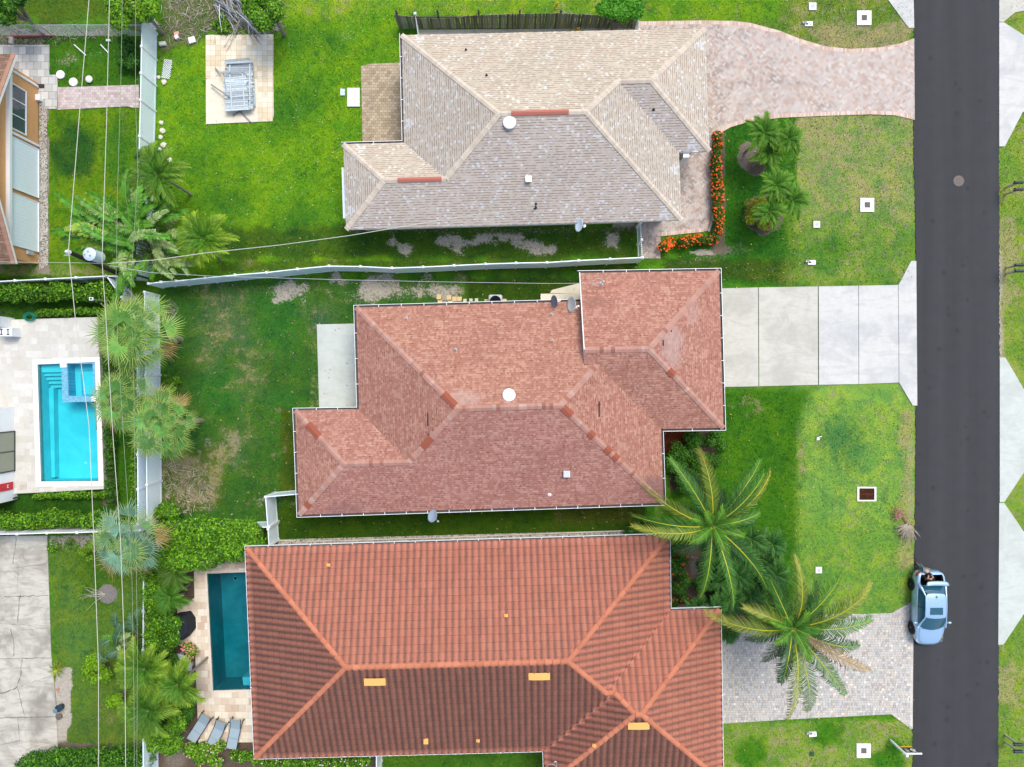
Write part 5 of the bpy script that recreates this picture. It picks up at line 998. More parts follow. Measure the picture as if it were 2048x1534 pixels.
# dark timber fence: every board its own plank, leaning and weathered, inside bays
root = empty('timber_fence', (*P2(1030, 58, 0), 0), 'dark weathered sagging timber board fence along the top of the beige house', 'fence')
tops = [(798, 28), (830, 34), (866, 40), (868, 43), (940, 31), (1023, 28), (1110, 26), (1190, 30), (1240, 25), (1274, 23)]
def topy(x):
    for i in range(len(tops) - 1):
        if tops[i][0] <= x <= tops[i + 1][0]: t = (x - tops[i][0]) / max(.01, tops[i + 1][0] - tops[i][0]); return tops[i][1] * (1 - t) + tops[i + 1][1] * t
    return 25
x = 800.0; bay = MB(); cnt = 0
while x < 1274:
    base_ = P(x, 57.5 if x < 1200 else 55, 0); base_ = Vector((base_.x, P(0, 57, 0).y, 0)); yt = topy(x); zt = CAMH - F * base_.y / (767 - yt); zt = max(1.2, min(2.1, zt)); lean = random.uniform(-.03, .03)
    col = tuple(np.array((0.20, 0.18, 0.15)) * random.uniform(.5, 1.5)) if random.random() < .9 else (.30, .28, .24)
    bay.box((base_.x + lean / 2, base_.y + random.uniform(-.012, .012), zt / 2), (.135, .022, zt), random.uniform(-.06, .06), 0, col, M=Matrix.Rotation(lean, 3, 'Y')); cnt += 1
    x += 5.0
    if cnt % 16 == 0: bay.build('board_bay', M_WOOD, root); bay = MB()
bay.build('board_bay', M_WOOD, root)
for xx in range(802, 1275, 79): mb = MB(); mb.box((P(xx, 0, 0).x, P(0, 57, 0).y + .09, 1.0), (.1, .1, 2.05), 0, 0, (.12, .1, .085)); mb.build('post', M_WOOD, root)
for zz in (.4, 1.3): mb = MB(); A_, B_ = P(800, 57, 0), P(1272, 57, 0); mb.box(((A_.x + B_.x) / 2, A_.y + .04, zz), (B_.x - A_.x, .05, .09), 0, 0, (.1, .085, .07)); mb.build('rail', M_WOOD, root)
# chain-link fence
root = empty('chain_link_fence', (*P2(140, 75, 0), 0), 'grey chain-link fence crossing the top left corner', 'fence')
ya = P(0, 50, 1.35).y; xa, xb = P(-60, 0, 1.35).x, P(284, 0, 1.35).x; mb = MB(); st = .075
for k in range(int((xb - xa) / st)):
    x0 = xa + k * st
    for s in (1, -1):
        xe = x0 + s * 1.3
        if xa <= xe <= xb: a_ = Vector((x0, ya, .03)); e_ = Vector((xe, ya, 1.33)); dx = Vector((.0022, .0, .0)); mb.face([a_ - dx, a_ + dx, e_ + dx, e_ - dx]); dx = Vector((0, .003, 0)); mb.face([a_ - dx, a_ + dx, e_ + dx, e_ - dx])
mb.build('mesh_wire', M_GALV, root); mb = MB(); mb.tube([(xa, ya, 1.35), (xb, ya, 1.35)], .022, 8); mb.build('top_rail', M_GALV, root)
for k in range(6): mb = MB(); x0 = xa + (xb - xa) * k / 5; mb.tube([(x0, ya, 0), (x0, ya, 1.4)], .03, 8); mb.build('post', M_GALV, root)
# ------------------------------------------------------------------ power pole, transformer and wires
bx = P(266, 560, 0); pb = Vector((bx.x, bx.y, 0)); pt = P(140, 505, 8.0); pt = Vector((pt.x, pt.y, 8.0))
pole = empty('power_pole', pb, 'dark wooden power pole leaning by the banana clump, with insulators near its top', 'utility pole')
ax = (pt - pb).normalized(); mb = MB(); mb.tube([pb, pb.lerp(pt, .5), pt], [.15, .13, .11], 12); mb.build('pole', M_POLE, pole)
def ins(p, r=.07, h=.2): mb = MB(); mb.lathe([(r * .5, 0), (r, h * .2), (r * .6, h * .4), (r, h * .6), (r * .5, h)], p, 12); return mb
mb = ins(pt, .12, .34); mb.build('insulator', M_LENS, pole)
t1 = pb.lerp(pt, .93); mb = MB(); mb.tube([t1, t1 + Vector((-.5, -.05, .12))], .03, 8); mb.build('bracket', M_GALV, pole)
t2 = pb.lerp(pt, .80)
tr = empty('pole_transformer', (t2.x + .95, t2.y + .05, 0), 'round pale grey transformer can hung on the power pole', 'transformer'); c = Vector(P(188, 511, 7.4)); mb = MB(); mb.lathe([(.27, -.55), (.30, -.5), (.30, .32), (.33, .34), (.33, .40), (.20, .47), (.001, .49)], c, 24); mb.build('tank', plain('grey_blue_tank', (.50, .60, .66), .4), tr)
for dx, dy in ((-.25, .0), (.0, .2), (.15, -.1)): mb = ins(c + Vector((dx * .7, dy * .7, .42)), .05, .2); mb.build('bushing', M_LENS, tr)
mb = MB(); mb.box((t2 + c) / 2 + Vector((0, 0, 0)), ((c - t2).length, .08, .1), M=(c - t2).to_track_quat('X', 'Z').to_matrix()); mb.build('mounting_bracket', M_GALV, tr)
def wire(label, pts, r=.013, m=None, sag=0.0, group=None, name='power_line'):
    P_ = [P(*p) for p in pts]; out = []
    for i in range(len(P_) - 1):
        L = (P_[i + 1] - P_[i]).length; n = 12
        for k in range(n): t = k / n; q = P_[i].lerp(P_[i + 1], t); q = q - Vector((0, 0, sag * 4 * t * (1 - t))); out.append(q)
    out.append(P_[-1]); mb = MB(); mb.tube(out, r, 6); o = mb.build(name, m or M_WIRE, None, loc=out[0]); tag(o, label, 'cable', group); return o
M_WIRE = plain('aluminium_wire', (0.52, 0.51, 0.42), .5, .4, var=.05); M_WIREG = plain('dull_green_wire', (0.26, 0.32, 0.20), .5, .4, var=.05)
wire('leftmost thick overhead wire running full height past the pole top', [(186, -100, 7.6), (178, 0, 7.8), (158, 240, 8.0), (137, 500, 8.3), (151, 640, 8.1), (178, 850, 8.0), (187, 1060, 8.0), (197, 1330, 8.0), (197, 1650, 8.0)], .018)
wire('second thick overhead wire, passing just right of the transformer can', [(222, -100, 7.4), (219, 0, 7.4), (213, 250, 7.3), (204, 520, 7.2), (212, 640, 7.0), (225, 860, 6.9), (241, 1080, 6.9), (250, 1330, 6.9), (252, 1650, 6.9)], .018)
wire('third overhead wire, thin and dull, ending in the banana leaves', [(246, -80, 6.5), (242, 150, 6.4), (235, 385, 6.2), (232, 560, 5.8)], .012, M_WIREG)
wire('fourth overhead wire, thin, nearest the tall fence at top', [(271, -80, 6.2), (271, 200, 6.0), (276, 350, 5.9), (262, 560, 5.4)], .012, M_WIREG)
wire('thin dull overhead wire over the lower left lawn, left of its twin', [(233, 560, 5.8), (236, 700, 5.6), (255, 1000, 5.4), (264, 1160, 5.2), (268, 1400, 5.2), (269, 1650, 5.2)], .011, M_WIREG)
wire('thin dull overhead wire over the lower left lawn, right of its twin', [(262, 570, 5.4), (268, 800, 5.2), (272, 1100, 5.1), (275, 1300, 5.0), (273, 1650, 5.0)], .011, M_WIREG)
wire('horizontal service wire from the left edge to the power pole', [(-60, 523, 6.4), (180, 526, 6.3), (215, 528, 6.3)], .012)
wire('white service cable sagging from the pole across to the beige roof mast', [(215, 527, 6.3), (310, 520, 5.6), (410, 506, 5.0), (560, 490, 4.6), (700, 471, 4.4), (860, 444, 4.3), (960, 428, 4.4), (1050, 420, 4.6), (1070, 414, 4.8)], .019)
wire('thin dark service cable from the pole to the red roof mast', [(215, 530, 6.2), (300, 545, 5.6), (420, 552, 5.0), (700, 560, 4.4), (900, 564, 4.2), (1100, 567, 4.2), (1202, 566, 4.6)], .012, M_GREYM)
for k, (x, y) in enumerate(((120, 492), (205, 540))): pass
# roof masts
def mast(x, y, nm, R, label, m=M_DARK):
    z = zat(R, nm, x, y); r = empty('service_mast', P(x, y, z), label, 'mast'); mb = MB(); p = P(x, y, z); mb.lathe([(.11, -.05), (.1, .03), (.03, .05), (.03, .75), (.075, .78), (.06, .9), (.001, .93)], p, 14); mb.build('mast_pipe', m, r)
    mb = MB(); pts = [p + Vector((-.02 + .28 * math.cos(a) - .25, .2 * math.sin(a), .7 - .06 * a)) for a in np.linspace(0, 5.2, 14)]; mb.tube(pts, .011, 6); mb.build('cable_loop', M_WIRE, r)
mast(1071, 415, 'S', R1, 'black service mast with looped white cable low on the beige roof'); mast(1203, 567, 'N3', R2, 'grey service mast near the top edge of the red garage roof', M_GREYM)
mast(1112, 1524, 'W2', R3, 'small grey service mast at the bottom edge of the tiled roof', M_GREYM)
# satellite dishes
def dish(x, y, z, az, tilt, label, m, r=.30, foot=(0, 0), armdir=(1, 0)):
    c = P(x, y, z); root = empty('satellite_dish', c - Vector((0, 0, .5)), label, 'satellite dish'); n = Vector((math.cos(az) * math.cos(tilt), math.sin(az) * math.cos(tilt), math.sin(tilt)))
    M_ = n.to_track_quat('Z', 'Y').to_matrix(); mb = MB(); mb.lathe([(.001, -.07), (r * .5, -.052), (r * .85, -.015), (r, .01), (r, .022), (r * .85, 0.0), (r * .5, -.037), (.001, -.055)], c, 28, M=M_ @ Matrix.Diagonal((1.0, 1.15, 1.0))); mb.build('reflector', m, root, smooth=True)
    back = c - n * .09; ft = Vector((c.x + foot[0], c.y + foot[1], z - .45)); mb = MB(); mb.tube([back, back - n * .12 + Vector((0, 0, -.05)), ft], .024, 8); mb.lathe([(.09, -.02), (.09, .02)], ft, 12); mb.build('mast', M_GALV, root)
    e = c + Vector((armdir[0], armdir[1], -.02)) + n * .18; mb = MB(); mb.tube([c - Vector((0, 0, .25)) * .6, e], .014, 6); mb.box(e, (.10, .08, .08)); mb.build('feed_arm', M_GALV, root); return root
dish(1158, 450, 3.1, math.radians(180), math.radians(25), 'pale satellite dish on the bottom eave of the beige house', M_SHUT, .38, (.35, .05), (.5, -.05))
dish(1109, 603, 3.5, math.radians(190), math.radians(22), 'dark blue-grey satellite dish on the upper eave of the red house', plain('blue_grey_dish', (.13, .17, .21), .4), .36, (.2, .1), (.48, .12))
dish(1143, 609, 3.5, math.radians(182), math.radians(24), 'pale weathered satellite dish right of the dark one on the red house', plain('weathered_dish', (.60, .62, .55), .6, var=.2), .44, (.3, -.1), (.55, -.08))
dish(865, 1032, 3.2, math.radians(150), math.radians(40), 'tilted grey-blue satellite dish on the lower eave of the red house', plain('grey_dish', (.30, .38, .45), .4), .36, (.05, .35), (.45, -.35))
mb = MB(); r = empty('old_antenna_mount', P(905, 832, zat(R2, 'W', 905, 832)), 'broken black antenna mount lying across the red house hip', 'antenna mount'); z = 5.2
mb.tube([P(911, 822, z), P(909, 830, z), P(899, 836, z - .1)], .03, 8); mb.tube([P(909, 830, z), P(916, 826, z)], .025, 6); mb.build('tube', M_DARK, r); mb = MB(); mb.box(P(898, 837, z - .12), (.30, .17, .05), .9); mb.build('foot_plate', M_DARK, r)
# ------------------------------------------------------------------ vegetation generators (every leaf is a face)
class QB:
    def __init__(s): s.v = []; s.c = []
    def q(s, a, b, c, d, col): s.v.append((tuple(a), tuple(b), tuple(c), tuple(d))); s.c.append(col)
    def build(s, name, m, root=None, loc=(0, 0, 0)): return quads_obj(name, np.array(s.v, dtype=np.float64), np.array(s.c), m, root, loc)
ZUP = Vector((0, 0, 1))
def cvar(c, a=.15): f = random.uniform(1 - a, 1 + a); return (c[0] * f * random.uniform(.93, 1.07), c[1] * f, c[2] * f)
def frond(qb, base, az, reach, th0=.6, th1=-.9, n=42, ll=.72, lw=.036, col=(.07, .16, .03), tipc=None, rcol=(.42, .40, .06), droop=.55, ang=.95, vee=.25, rw=.045, curl=0.0, torn=0.0, powr=1.3, start=.12, rib=True, roll=0.0, hang=0.0):
    N_ = 16; ths = [th0 + (th1 - th0) * (i / N_) ** powr for i in range(N_ + 1)]; s_ = sum(math.cos(t) for t in ths) / (N_ + 1); L = reach / max(.25, s_); ds = L / N_
    pts = [Vector(base)]; a = az
    for i in range(N_): a = az + curl * (i / N_); pts.append(pts[-1] + Vector((math.cos(a) * math.cos(ths[i]), math.sin(a) * math.cos(ths[i]), math.sin(ths[i]))) * ds)
    def at(t):
        x = t * N_; i = min(N_ - 1, int(x)); return pts[i].lerp(pts[i + 1], x - i), (pts[i + 1] - pts[i]).normalized()
    if rib:
        for i in range(N_):
            p, q = pts[i], pts[i + 1]; d = (q - p).normalized(); sdv = d.cross(ZUP).normalized() if abs(d.z) < .99 else Vector((1, 0, 0)); up = sdv.cross(d); w0 = rw * (1 - .8 * i / N_); w1 = rw * (1 - .8 * (i + 1) / N_)
            uo = up * rw * .35; qb.q(p - sdv * w0 / 2 + uo, p + sdv * w0 / 2 + uo, q + sdv * w1 / 2 + uo, q - sdv * w1 / 2 + uo, rcol); qb.q(p - up * w0 / 2, p + up * w0 / 2, q + up * w1 / 2, q - up * w1 / 2, rcol)
    fc = cvar(col, .12)
    for k in range(n):
        t = start + (1 - start) * (k + .5) / n; p, d = at(t); sdv = d.cross(ZUP)
        if sdv.length < .05: sdv = Vector((-math.sin(az), math.cos(az), 0))
        sdv.normalize(); up = sdv.cross(d).normalized()
        if roll: rl = roll * t; sdv, up = sdv * math.cos(rl) + up * math.sin(rl), up * math.cos(rl) - sdv * math.sin(rl)
        env = min(1, .35 + 3.2 * (t - start)) * (1 - .55 * max(0, t - .55) / .45) ** 1.0
        if torn and random.random() < torn * .3: continue
        cc = fc if tipc is None else tuple(fc[i] * (1 - t ** 2) + tipc[i] * t ** 2 for i in range(3))
        for s in (1, -1):
            l = ll * env * random.uniform(.85, 1.1); an = ang * (1 - .45 * t) + random.uniform(-.08, .08); dirv = (d * math.cos(an) + sdv * s * math.sin(an) + up * (vee + random.uniform(-.08, .08))).normalized()
            d2 = (dirv + Vector((0, 0, -(droop + hang * t) * random.uniform(.7, 1.3)))).normalized(); m_ = p + dirv * l * .5; e = m_ + d2 * l * .5; wv = d.normalized() * lw / 2
            if lw > .08: wv = (d - dirv * d.dot(dirv)).normalized() * lw / 2
            c_ = cvar(cc, .32); qb.q(p - wv, p + wv, m_ + wv * 1.05, m_ - wv * 1.05, c_)
            if torn and random.random() < torn: c2 = cvar((.30, .33, .15), .3)
            else: c2 = cvar(c_, .1)
            qb.q(m_ - wv, m_ + wv, e + wv * .25, e - wv * .25, c2)
    return pts
def trunk_obj(root, p0, p1, r0, r1, bend=.0, m=None):
    mb = MB(); p0, p1 = Vector(p0), Vector(p1); n = 12; pts = []; rr = []
    for i in range(n + 1): t = i / n; q = p0.lerp(p1, t) + Vector((bend * math.sin(math.pi * t), bend * .5 * math.sin(math.pi * t), 0)); pts.append(q); rr.append(r0 + (r1 - r0) * t + (.012 if i % 2 else 0))
    pts = [pts[0] - Vector((0, 0, .1))] + pts; rr = [r0 * 1.25] + rr; mb.tube(pts, rr, 10); return mb.build('trunk', m or M_BARK, root, smooth=True)
def coconut(name, label, cpx, z, tips, base=None, col=(.075, .15, .035), group=None):
    c = P(cpx[0], cpx[1], z); b = P(*(base or cpx), 0) if base else Vector((c.x * .99, c.y * .99, 0)); root = empty(name, (b.x, b.y, 0), label, 'palm tree', group); trunk_obj(root, (b.x, b.y, 0), c - Vector((0, 0, .35)), .17, .12, .15)
    qb = QB()
    for tx, ty, *o in tips:
        kind = o[0] if o else 'n'; zt = z - .6; t = P(tx, ty, zt); d = t.to_2d() - c.to_2d(); az = math.atan2(d.y, d.x); r = d.length
        kc = {'n': (.050, .145, .022), 'y': (.115, .20, .022), 'd': (.025, .09, .025), 'b': (.28, .20, .10)}[kind]  # darkest green paints shade among the fronds into the leaf colour
        frond(qb, c + Vector((math.cos(az) * .12, math.sin(az) * .12, 0)), az - random.uniform(-.12, .12), r, random.uniform(.35, .8), random.uniform(-1.1, -.5), n=64, ll=.90, lw=.046, roll=random.uniform(-1.1, 1.1), hang=random.uniform(0, 1.2), col=kc, tipc=(.38, .38, .08) if kind == 'y' else tuple(x * 2.0 for x in kc), rcol=(.50, .48, .03) if kind != 'b' else (.3, .2, .1), droop=.95, curl=random.uniform(-.5, .5), rw=.06, vee=.03, ang=random.uniform(.8, 1.1))
    for k in range(7): az = k * 2.4 + .3; frond(qb, c + Vector((0, 0, -.05)), az, random.uniform(1.0, 1.9), random.uniform(.7, 1.15), random.uniform(-.6, .1), n=40, ll=.5, lw=.055, col=(.06, .19, .02), tipc=(.13, .30, .02), rcol=(.25, .35, .05), droop=.3)
    for k in range(15): az = k * 2.4 + .8; frond(qb, c + Vector((0, 0, -.3)), az, random.uniform(1.7, 3.1), random.uniform(-.1, .5), -1.2, curl=random.uniform(-.6, .6), n=50, ll=.7, lw=.045, col=(.03, .09, .03), rcol=(.2, .22, .05), droop=.9)
    qb.build('crown', M_LEAF, root); mb = MB()
    for k in range(6): a = k * 1.1; mb.lathe([(.001, -.12), (.08, -.08), (.1, 0), (.07, .09), (.001, .12)], c + Vector((math.cos(a) * .2, math.sin(a) * .2, -.38)), 10, col=(.16, .24, .04))
    mb.build('coconuts', M_TINT, root); return root
random.seed(11)
coconut('coconut_palm', 'tall coconut palm whose fronds reach over the corners of the red and tiled roofs', (1425, 1052), 5.6,
        [(1340, 912), (1412, 905, 'y'), (1478, 907), (1512, 950), (1541, 958, 'y'), (1503, 1020), (1276, 990, 'y'), (1264, 1026), (1268, 1088, 'y'), (1383, 1186), (1440, 1200), (1470, 1118), (1512, 1130, 'd'), (1546, 1126)], (1412, 1045))
coconut('coconut_palm', 'tall coconut palm spreading over the grey cobble driveway', (1586, 1256), 5.2,
        [(1416, 1258, 'y'), (1482, 1226, 'n'), (1494, 1182, 'y'), (1527, 1162), (1594, 1106, 'y'), (1653, 1138), (1720, 1164, 'y'), (1728, 1196), (1724, 1244), (1688, 1300, 'd'), (1708, 1330, 'b'), (1672, 1372, 'n'), (1636, 1416), (1557, 1414, 'y'), (1532, 1342, 'd'), (1640, 1236, 'n')], (1575, 1250))
def feather_palm(name, label, px, py, z, r, n=13, group=None, col=(.05, .17, .012), tipc=(.18, .34, .02), ll=.42, lw=.06, stems=1, base=None, th0=.9, trunkm=None, tr=.06, nl=30):
    c = P(px, py, z); b = Vector((c.x * (.985), c.y * .985, 0)) if base is None else P(*base); root = empty(name, (b.x, b.y, 0), label, 'palm tree', group)
    for s in range(stems):
        o = Vector((random.uniform(-.25, .25), random.uniform(-.25, .25), 0)) if stems > 1 else Vector((0, 0, 0)); cc = c + o * 2
        trunk_obj(root, (b.x + o.x, b.y + o.y, 0), cc - Vector((0, 0, .1)), tr * 1.2, tr, .05, trunkm); qb = QB()
        for k in range(n):
            az = k * 2.39996 + s + random.uniform(-.35, .35); f = k / n; frond(qb, cc + Vector((0, 0, .1 * (1 - f))), az, r * random.uniform(.8, 1.08) * (.6 + .4 * f), th0 * (1.1 - .5 * f), -.9, n=nl, ll=ll, lw=lw, col=cvar(col, .15), tipc=tipc, rcol=(.16, .26, .05), droop=.35, ang=.85, vee=.45, rw=.035, curl=random.uniform(-.5, .5))
        qb.build('crown', M_LEAF, root)
    return root
GF = 'feathery dwarf palms in the beige house front lawn'
feather_palm('feather_palm', 'dwarf feather palm nearest the brick driveway edge, left of its neighbour', 1527, 268, 2.6, 1.35, group=GF); feather_palm('feather_palm', 'dwarf feather palm nearest the dry lawn, right beside another at the driveway edge', 1576, 280, 2.4, 1.1, group=GF)
feather_palm('feather_palm', 'small feather palm leaning over the grey mulch patch', 1536, 306, 2.0, 1.05, group=GF); feather_palm('feather_palm', 'feather palm just above the round yellow bush', 1550, 372, 2.8, 1.3, group=GF)
feather_palm('feather_palm', 'feather palm reaching furthest right onto the dry lawn', 1584, 402, 2.4, 1.15, group=GF); feather_palm('feather_palm', 'dark feather palm growing out of the round yellow bush', 1537, 424, 2.5, 1.2, group=GF)
GH = 'dark feather palms between the two coconut palms'
for i, (x, y, z, r, lb) in enumerate(((1500, 1078, 2.6, 1.3, 'dark feather palm below the right fronds of the upper coconut palm'), (1543, 1088, 2.2, 1.0, 'dark feather palm at the right rim of the palm clump on the striped lawn'), (1548, 1150, 2.6, 1.2, 'dark feather palm just above the lower coconut palm'), (1475, 1150, 2.2, 1.3, 'dark feather palm by the pale fallen log'),
                              (1460, 1200, 2.2, 1.2, 'dark feather palm above the cobble driveway corner'), (1425, 1222, 2.4, 1.2, 'dark feather palm overlapping the tiled garage roof corner'), (1455, 1262, 1.6, .8, 'lowest small dark feather palm at the cobble driveway edge'), (1500, 1190, 2.0, 1.0, 'dark feather palm over the mulch between both coconut palms'),
    (1520, 1118, 2.0, 1.0, 'dark feather palm inside the clump, just left of the rim palm'), (1445, 1160, 1.9, 1.0, 'dark feather palm left of the pale fallen log'), (1398, 1216, 1.8, .9, 'leftmost small dark feather palm beside the tiled garage gutter'), (1512, 1160, 2.0, 1.0, 'dark feather palm at the right end of the pale fallen log'))):
    feather_palm('feather_palm', lb, x, y, z, r, group=GH, col=(.028, .11, .020), tipc=(.08, .22, .03), lw=.05)
feather_palm('areca_palm', 'upper green areca palm leaning over the tall rear fence above the banana clump', 318, 352, 3.4, 1.85, n=22, col=(.045, .16, .01), tipc=(.22, .36, .03), ll=.6, lw=.08)
feather_palm('areca_palm', 'yellow-tipped areca palm right of the banana clump', 408, 478, 3.2, 1.85, n=24, col=(.05, .18, .01), tipc=(.32, .46, .03), ll=.6, lw=.08, base=(440, 520))
feather_palm('areca_palm', 'spiky dark palm tuft topmost over the tall rear fence', 300, 318, 2.2, .95, n=12, col=(.02, .09, .02), tipc=(.1, .18, .03))
GL = 'areca palms along the lower rear fence'
feather_palm('areca_palm', 'upper areca palm by the barbecue side of the lower rear fence', 292, 1335, 3.4, 1.9, n=24, group=GL, col=(.045, .16, .01), tipc=(.28, .40, .03), ll=.58, lw=.08)
feather_palm('areca_palm', 'areca palm nearest the tan pool pavers', 358, 1366, 3.2, 1.65, n=20, group=GL, col=(.045, .16, .01), tipc=(.28, .40, .03), ll=.58, lw=.08)
feather_palm('areca_palm', 'lower areca palm straddling the lower rear fence', 300, 1418, 3.4, 1.85, n=24, group=GL, col=(.035, .14, .012), tipc=(.25, .37, .03), ll=.58, lw=.08)
feather_palm('areca_palm', 'middle pale-tipped areca palm between the others on the lower rear fence', 325, 1385, 2.8, 1.3, n=12, group=GL, col=(.07, .14, .02), tipc=(.30, .33, .06), ll=.45)
GS = 'soft feathery palms beside the narrow pool'
for lb, x, y, r, cc in (('soft bright green feathery palm beside the narrow pool deck', 342, 1192, 1.35, (.045, .17, .01)), ('soft olive feathery palm under the clipped hedge above its brighter twin', 352, 1140, 1.5, (.05, .12, .01))):
    feather_palm('soft_palm', lb, x, y, 1.7, r, n=22, group=GS, col=cc, tipc=(.11, .24, .02), ll=.34, lw=.03, nl=46)
# fan palms
def fan(qb, hub, az, el, R_, col, tipc=None, seg=20, spread=3.6, droop=.30):
    ax = Vector((math.cos(az) * math.cos(el), math.sin(az) * math.cos(el), math.sin(el))); sdv = ax.cross(ZUP).normalized(); up = sdv.cross(ax).normalized(); c0 = cvar(col, .38)
    for k in range(seg):
        t = (k + .5) / seg * 2 - 1; a = t * spread / 2 * 1.0; dv = (ax * math.cos(a) + sdv * math.sin(a) + up * (.12 + .25 * abs(t))).normalized(); L = R_ * (1.12 - .25 * t * t) * random.uniform(.75, 1.12); wv = dv.cross(up).normalized() * (.5 * spread * R_ * .36 / seg)
        m_ = hub + dv * L * .5; e = m_ + (dv + Vector((0, 0, -droop * random.uniform(.5, 1.6)))).normalized() * L * .5; c_ = cvar(c0, .14); c2 = c_ if tipc is None else cvar(tuple(c_[i] * .45 + tipc[i] * .55 for i in range(3)), .1)
        qb.q(hub - wv * .1, hub + wv * .1, m_ + wv, m_ - wv, c_); qb.q(m_ - wv, m_ + wv, e + wv * .12, e - wv * .12, c2)
def fan_palm(label, px, py, z, r, n=24, col=(.085, .17, .06), group=None, brown=3, tips=(.36, .46, .10), blue=False):
    c = P(px, py, z); b = Vector((c.x * .985, c.y * .985, 0)); root = empty('fan_palm', b, label, 'palm tree', group); trunk_obj(root, b, c - Vector((0, 0, .3)), .17, .14, .1); qb = QB()
    for k in range(n):
        f = k / n; az = k * 2.39996; el = 1.1 - 1.2 * f + random.uniform(-.1, .1); rr = r * (.34 + .34 * f ** .7) * random.uniform(.9, 1.12); d = Vector((math.cos(az) * math.cos(el), math.sin(az) * math.cos(el), math.sin(el) * .9))
        if k < 5: rr = r * .14; el = 1.2; az = k * 1.2566
        hub = c + d * rr; hub.z += .25 * (1 - f) - .35 * f * f; w_ = Vector((-math.sin(az), math.cos(az), 0)) * .016
        qb.q(c - w_, c + w_, hub + w_, hub - w_, (.30, .32, .08)); qb.q(c - Vector((0, 0, .016)), c + Vector((0, 0, .016)), hub + Vector((0, 0, .016)), hub - Vector((0, 0, .016)), (.26, .28, .08))
        cc = col; tc = tips
        if k >= n - brown: cc, tc = (.26, .19, .07), (.45, .27, .12)
        if blue and random.random() < .6 and k < n - brown: cc, tc = (.15, .31, .20), (.28, .40, .24)
        fan(qb, hub, az + random.uniform(-.4, .4), el - .45 if k >= 5 else .35, r * .44 * random.uniform(.8, 1.15), cc, tc, seg=26 if f < .55 else 20, spread=4.4 if f < .55 else 3.2, droop=.5)
    qb.build('crown', M_LEAF, root); return root
fan_palm('largest pale green fan palm, topmost of the three over the double rear fence', 272, 668, 4.6, 2.45, 28, (.13, .29, .05))
fan_palm('darker fan palm with orange-brown tips overhanging the turquoise pool edge', 254, 800, 4.0, 2.0, 23, (.085, .22, .045), brown=3)
fan_palm('fan palm nearest the red house lawn, lowest of the three over the double rear fence', 325, 850, 4.2, 2.1, 25, (.10, .26, .05), brown=1)
fan_palm('blue-green fan palm with brown fringe at the left end of the clipped hedge', 260, 1082, 4.0, 2.15, 24, (.14, .29, .10), brown=4, blue=True)
# giant banana-like clump
def banana(label, px, py, spec, z=3.0, name='bird_of_paradise_plant', trunks=5, fresh=(.07, .24, .015)):
    b = P(px, py, 0); root = empty(name, b, label, 'plant'); qb = QB()
    spec = list(spec) + [(x + random.uniform(-26, 26), y + random.uniform(-22, 22), max(1.6, z_ - random.uniform(.2, 1.2)), random.choice('ggt') if kd != 'p' else 'p') for x, y, z_, kd in spec for _ in range(1 if len(spec) < 12 else 2)]
    for (tx, ty, zt, kind) in spec:
        sx, sy = b.x + random.uniform(-1.2, 1.1), b.y + random.uniform(-.9, 1.1); t = P(tx, ty, zt); s0 = Vector((sx, sy, .4)); h = Vector((sx * .62 + t.x * .38, sy * .62 + t.y * .38, zt * .80 + .35)); d = t.to_2d() - h.to_2d()
        if d.length < .5: d = Vector((.5, .1))
        qb.q(s0 - Vector((.03, 0, 0)), s0 + Vector((.03, 0, 0)), h + Vector((.02, 0, 0)), h - Vector((.02, 0, 0)), (.18, .26, .05)); qb.q(s0 - Vector((0, .03, 0)), s0 + Vector((0, .03, 0)), h + Vector((0, .02, 0)), h - Vector((0, .02, 0)), (.18, .26, .05))
        az = math.atan2(d.y, d.x); cc, torn = {'g': (fresh, .03), 't': ((.10, .29, .03), .22), 'p': ((.24, .36, .11), .4), 'y': ((.26, .42, .05), .2)}[kind]
        frond(qb, h, az, d.length, .75, -.45, n=24, ll=.34, lw=d.length * 1.25 / 24 * (1.2 if kind == 'g' else 1.0), col=cc, rcol=(.28, .36, .07), droop=.15 if kind == 'g' else .5, ang=1.25, vee=.28, rw=.04, curl=random.uniform(-.2, .2), torn=torn, start=.05)
    qb.build('leaves', M_LEAF, root)
    for k in range(trunks): mb = MB(); a = k * 2.4; q = b + Vector((math.cos(a) * .5, math.sin(a) * .5, 0)); mb.tube([q - Vector((0, 0, .1)), q + Vector((math.cos(a) * .2, math.sin(a) * .2, 1.8))], [.12, .07], 8); mb.build('stem', M_BARK, root)
    return root
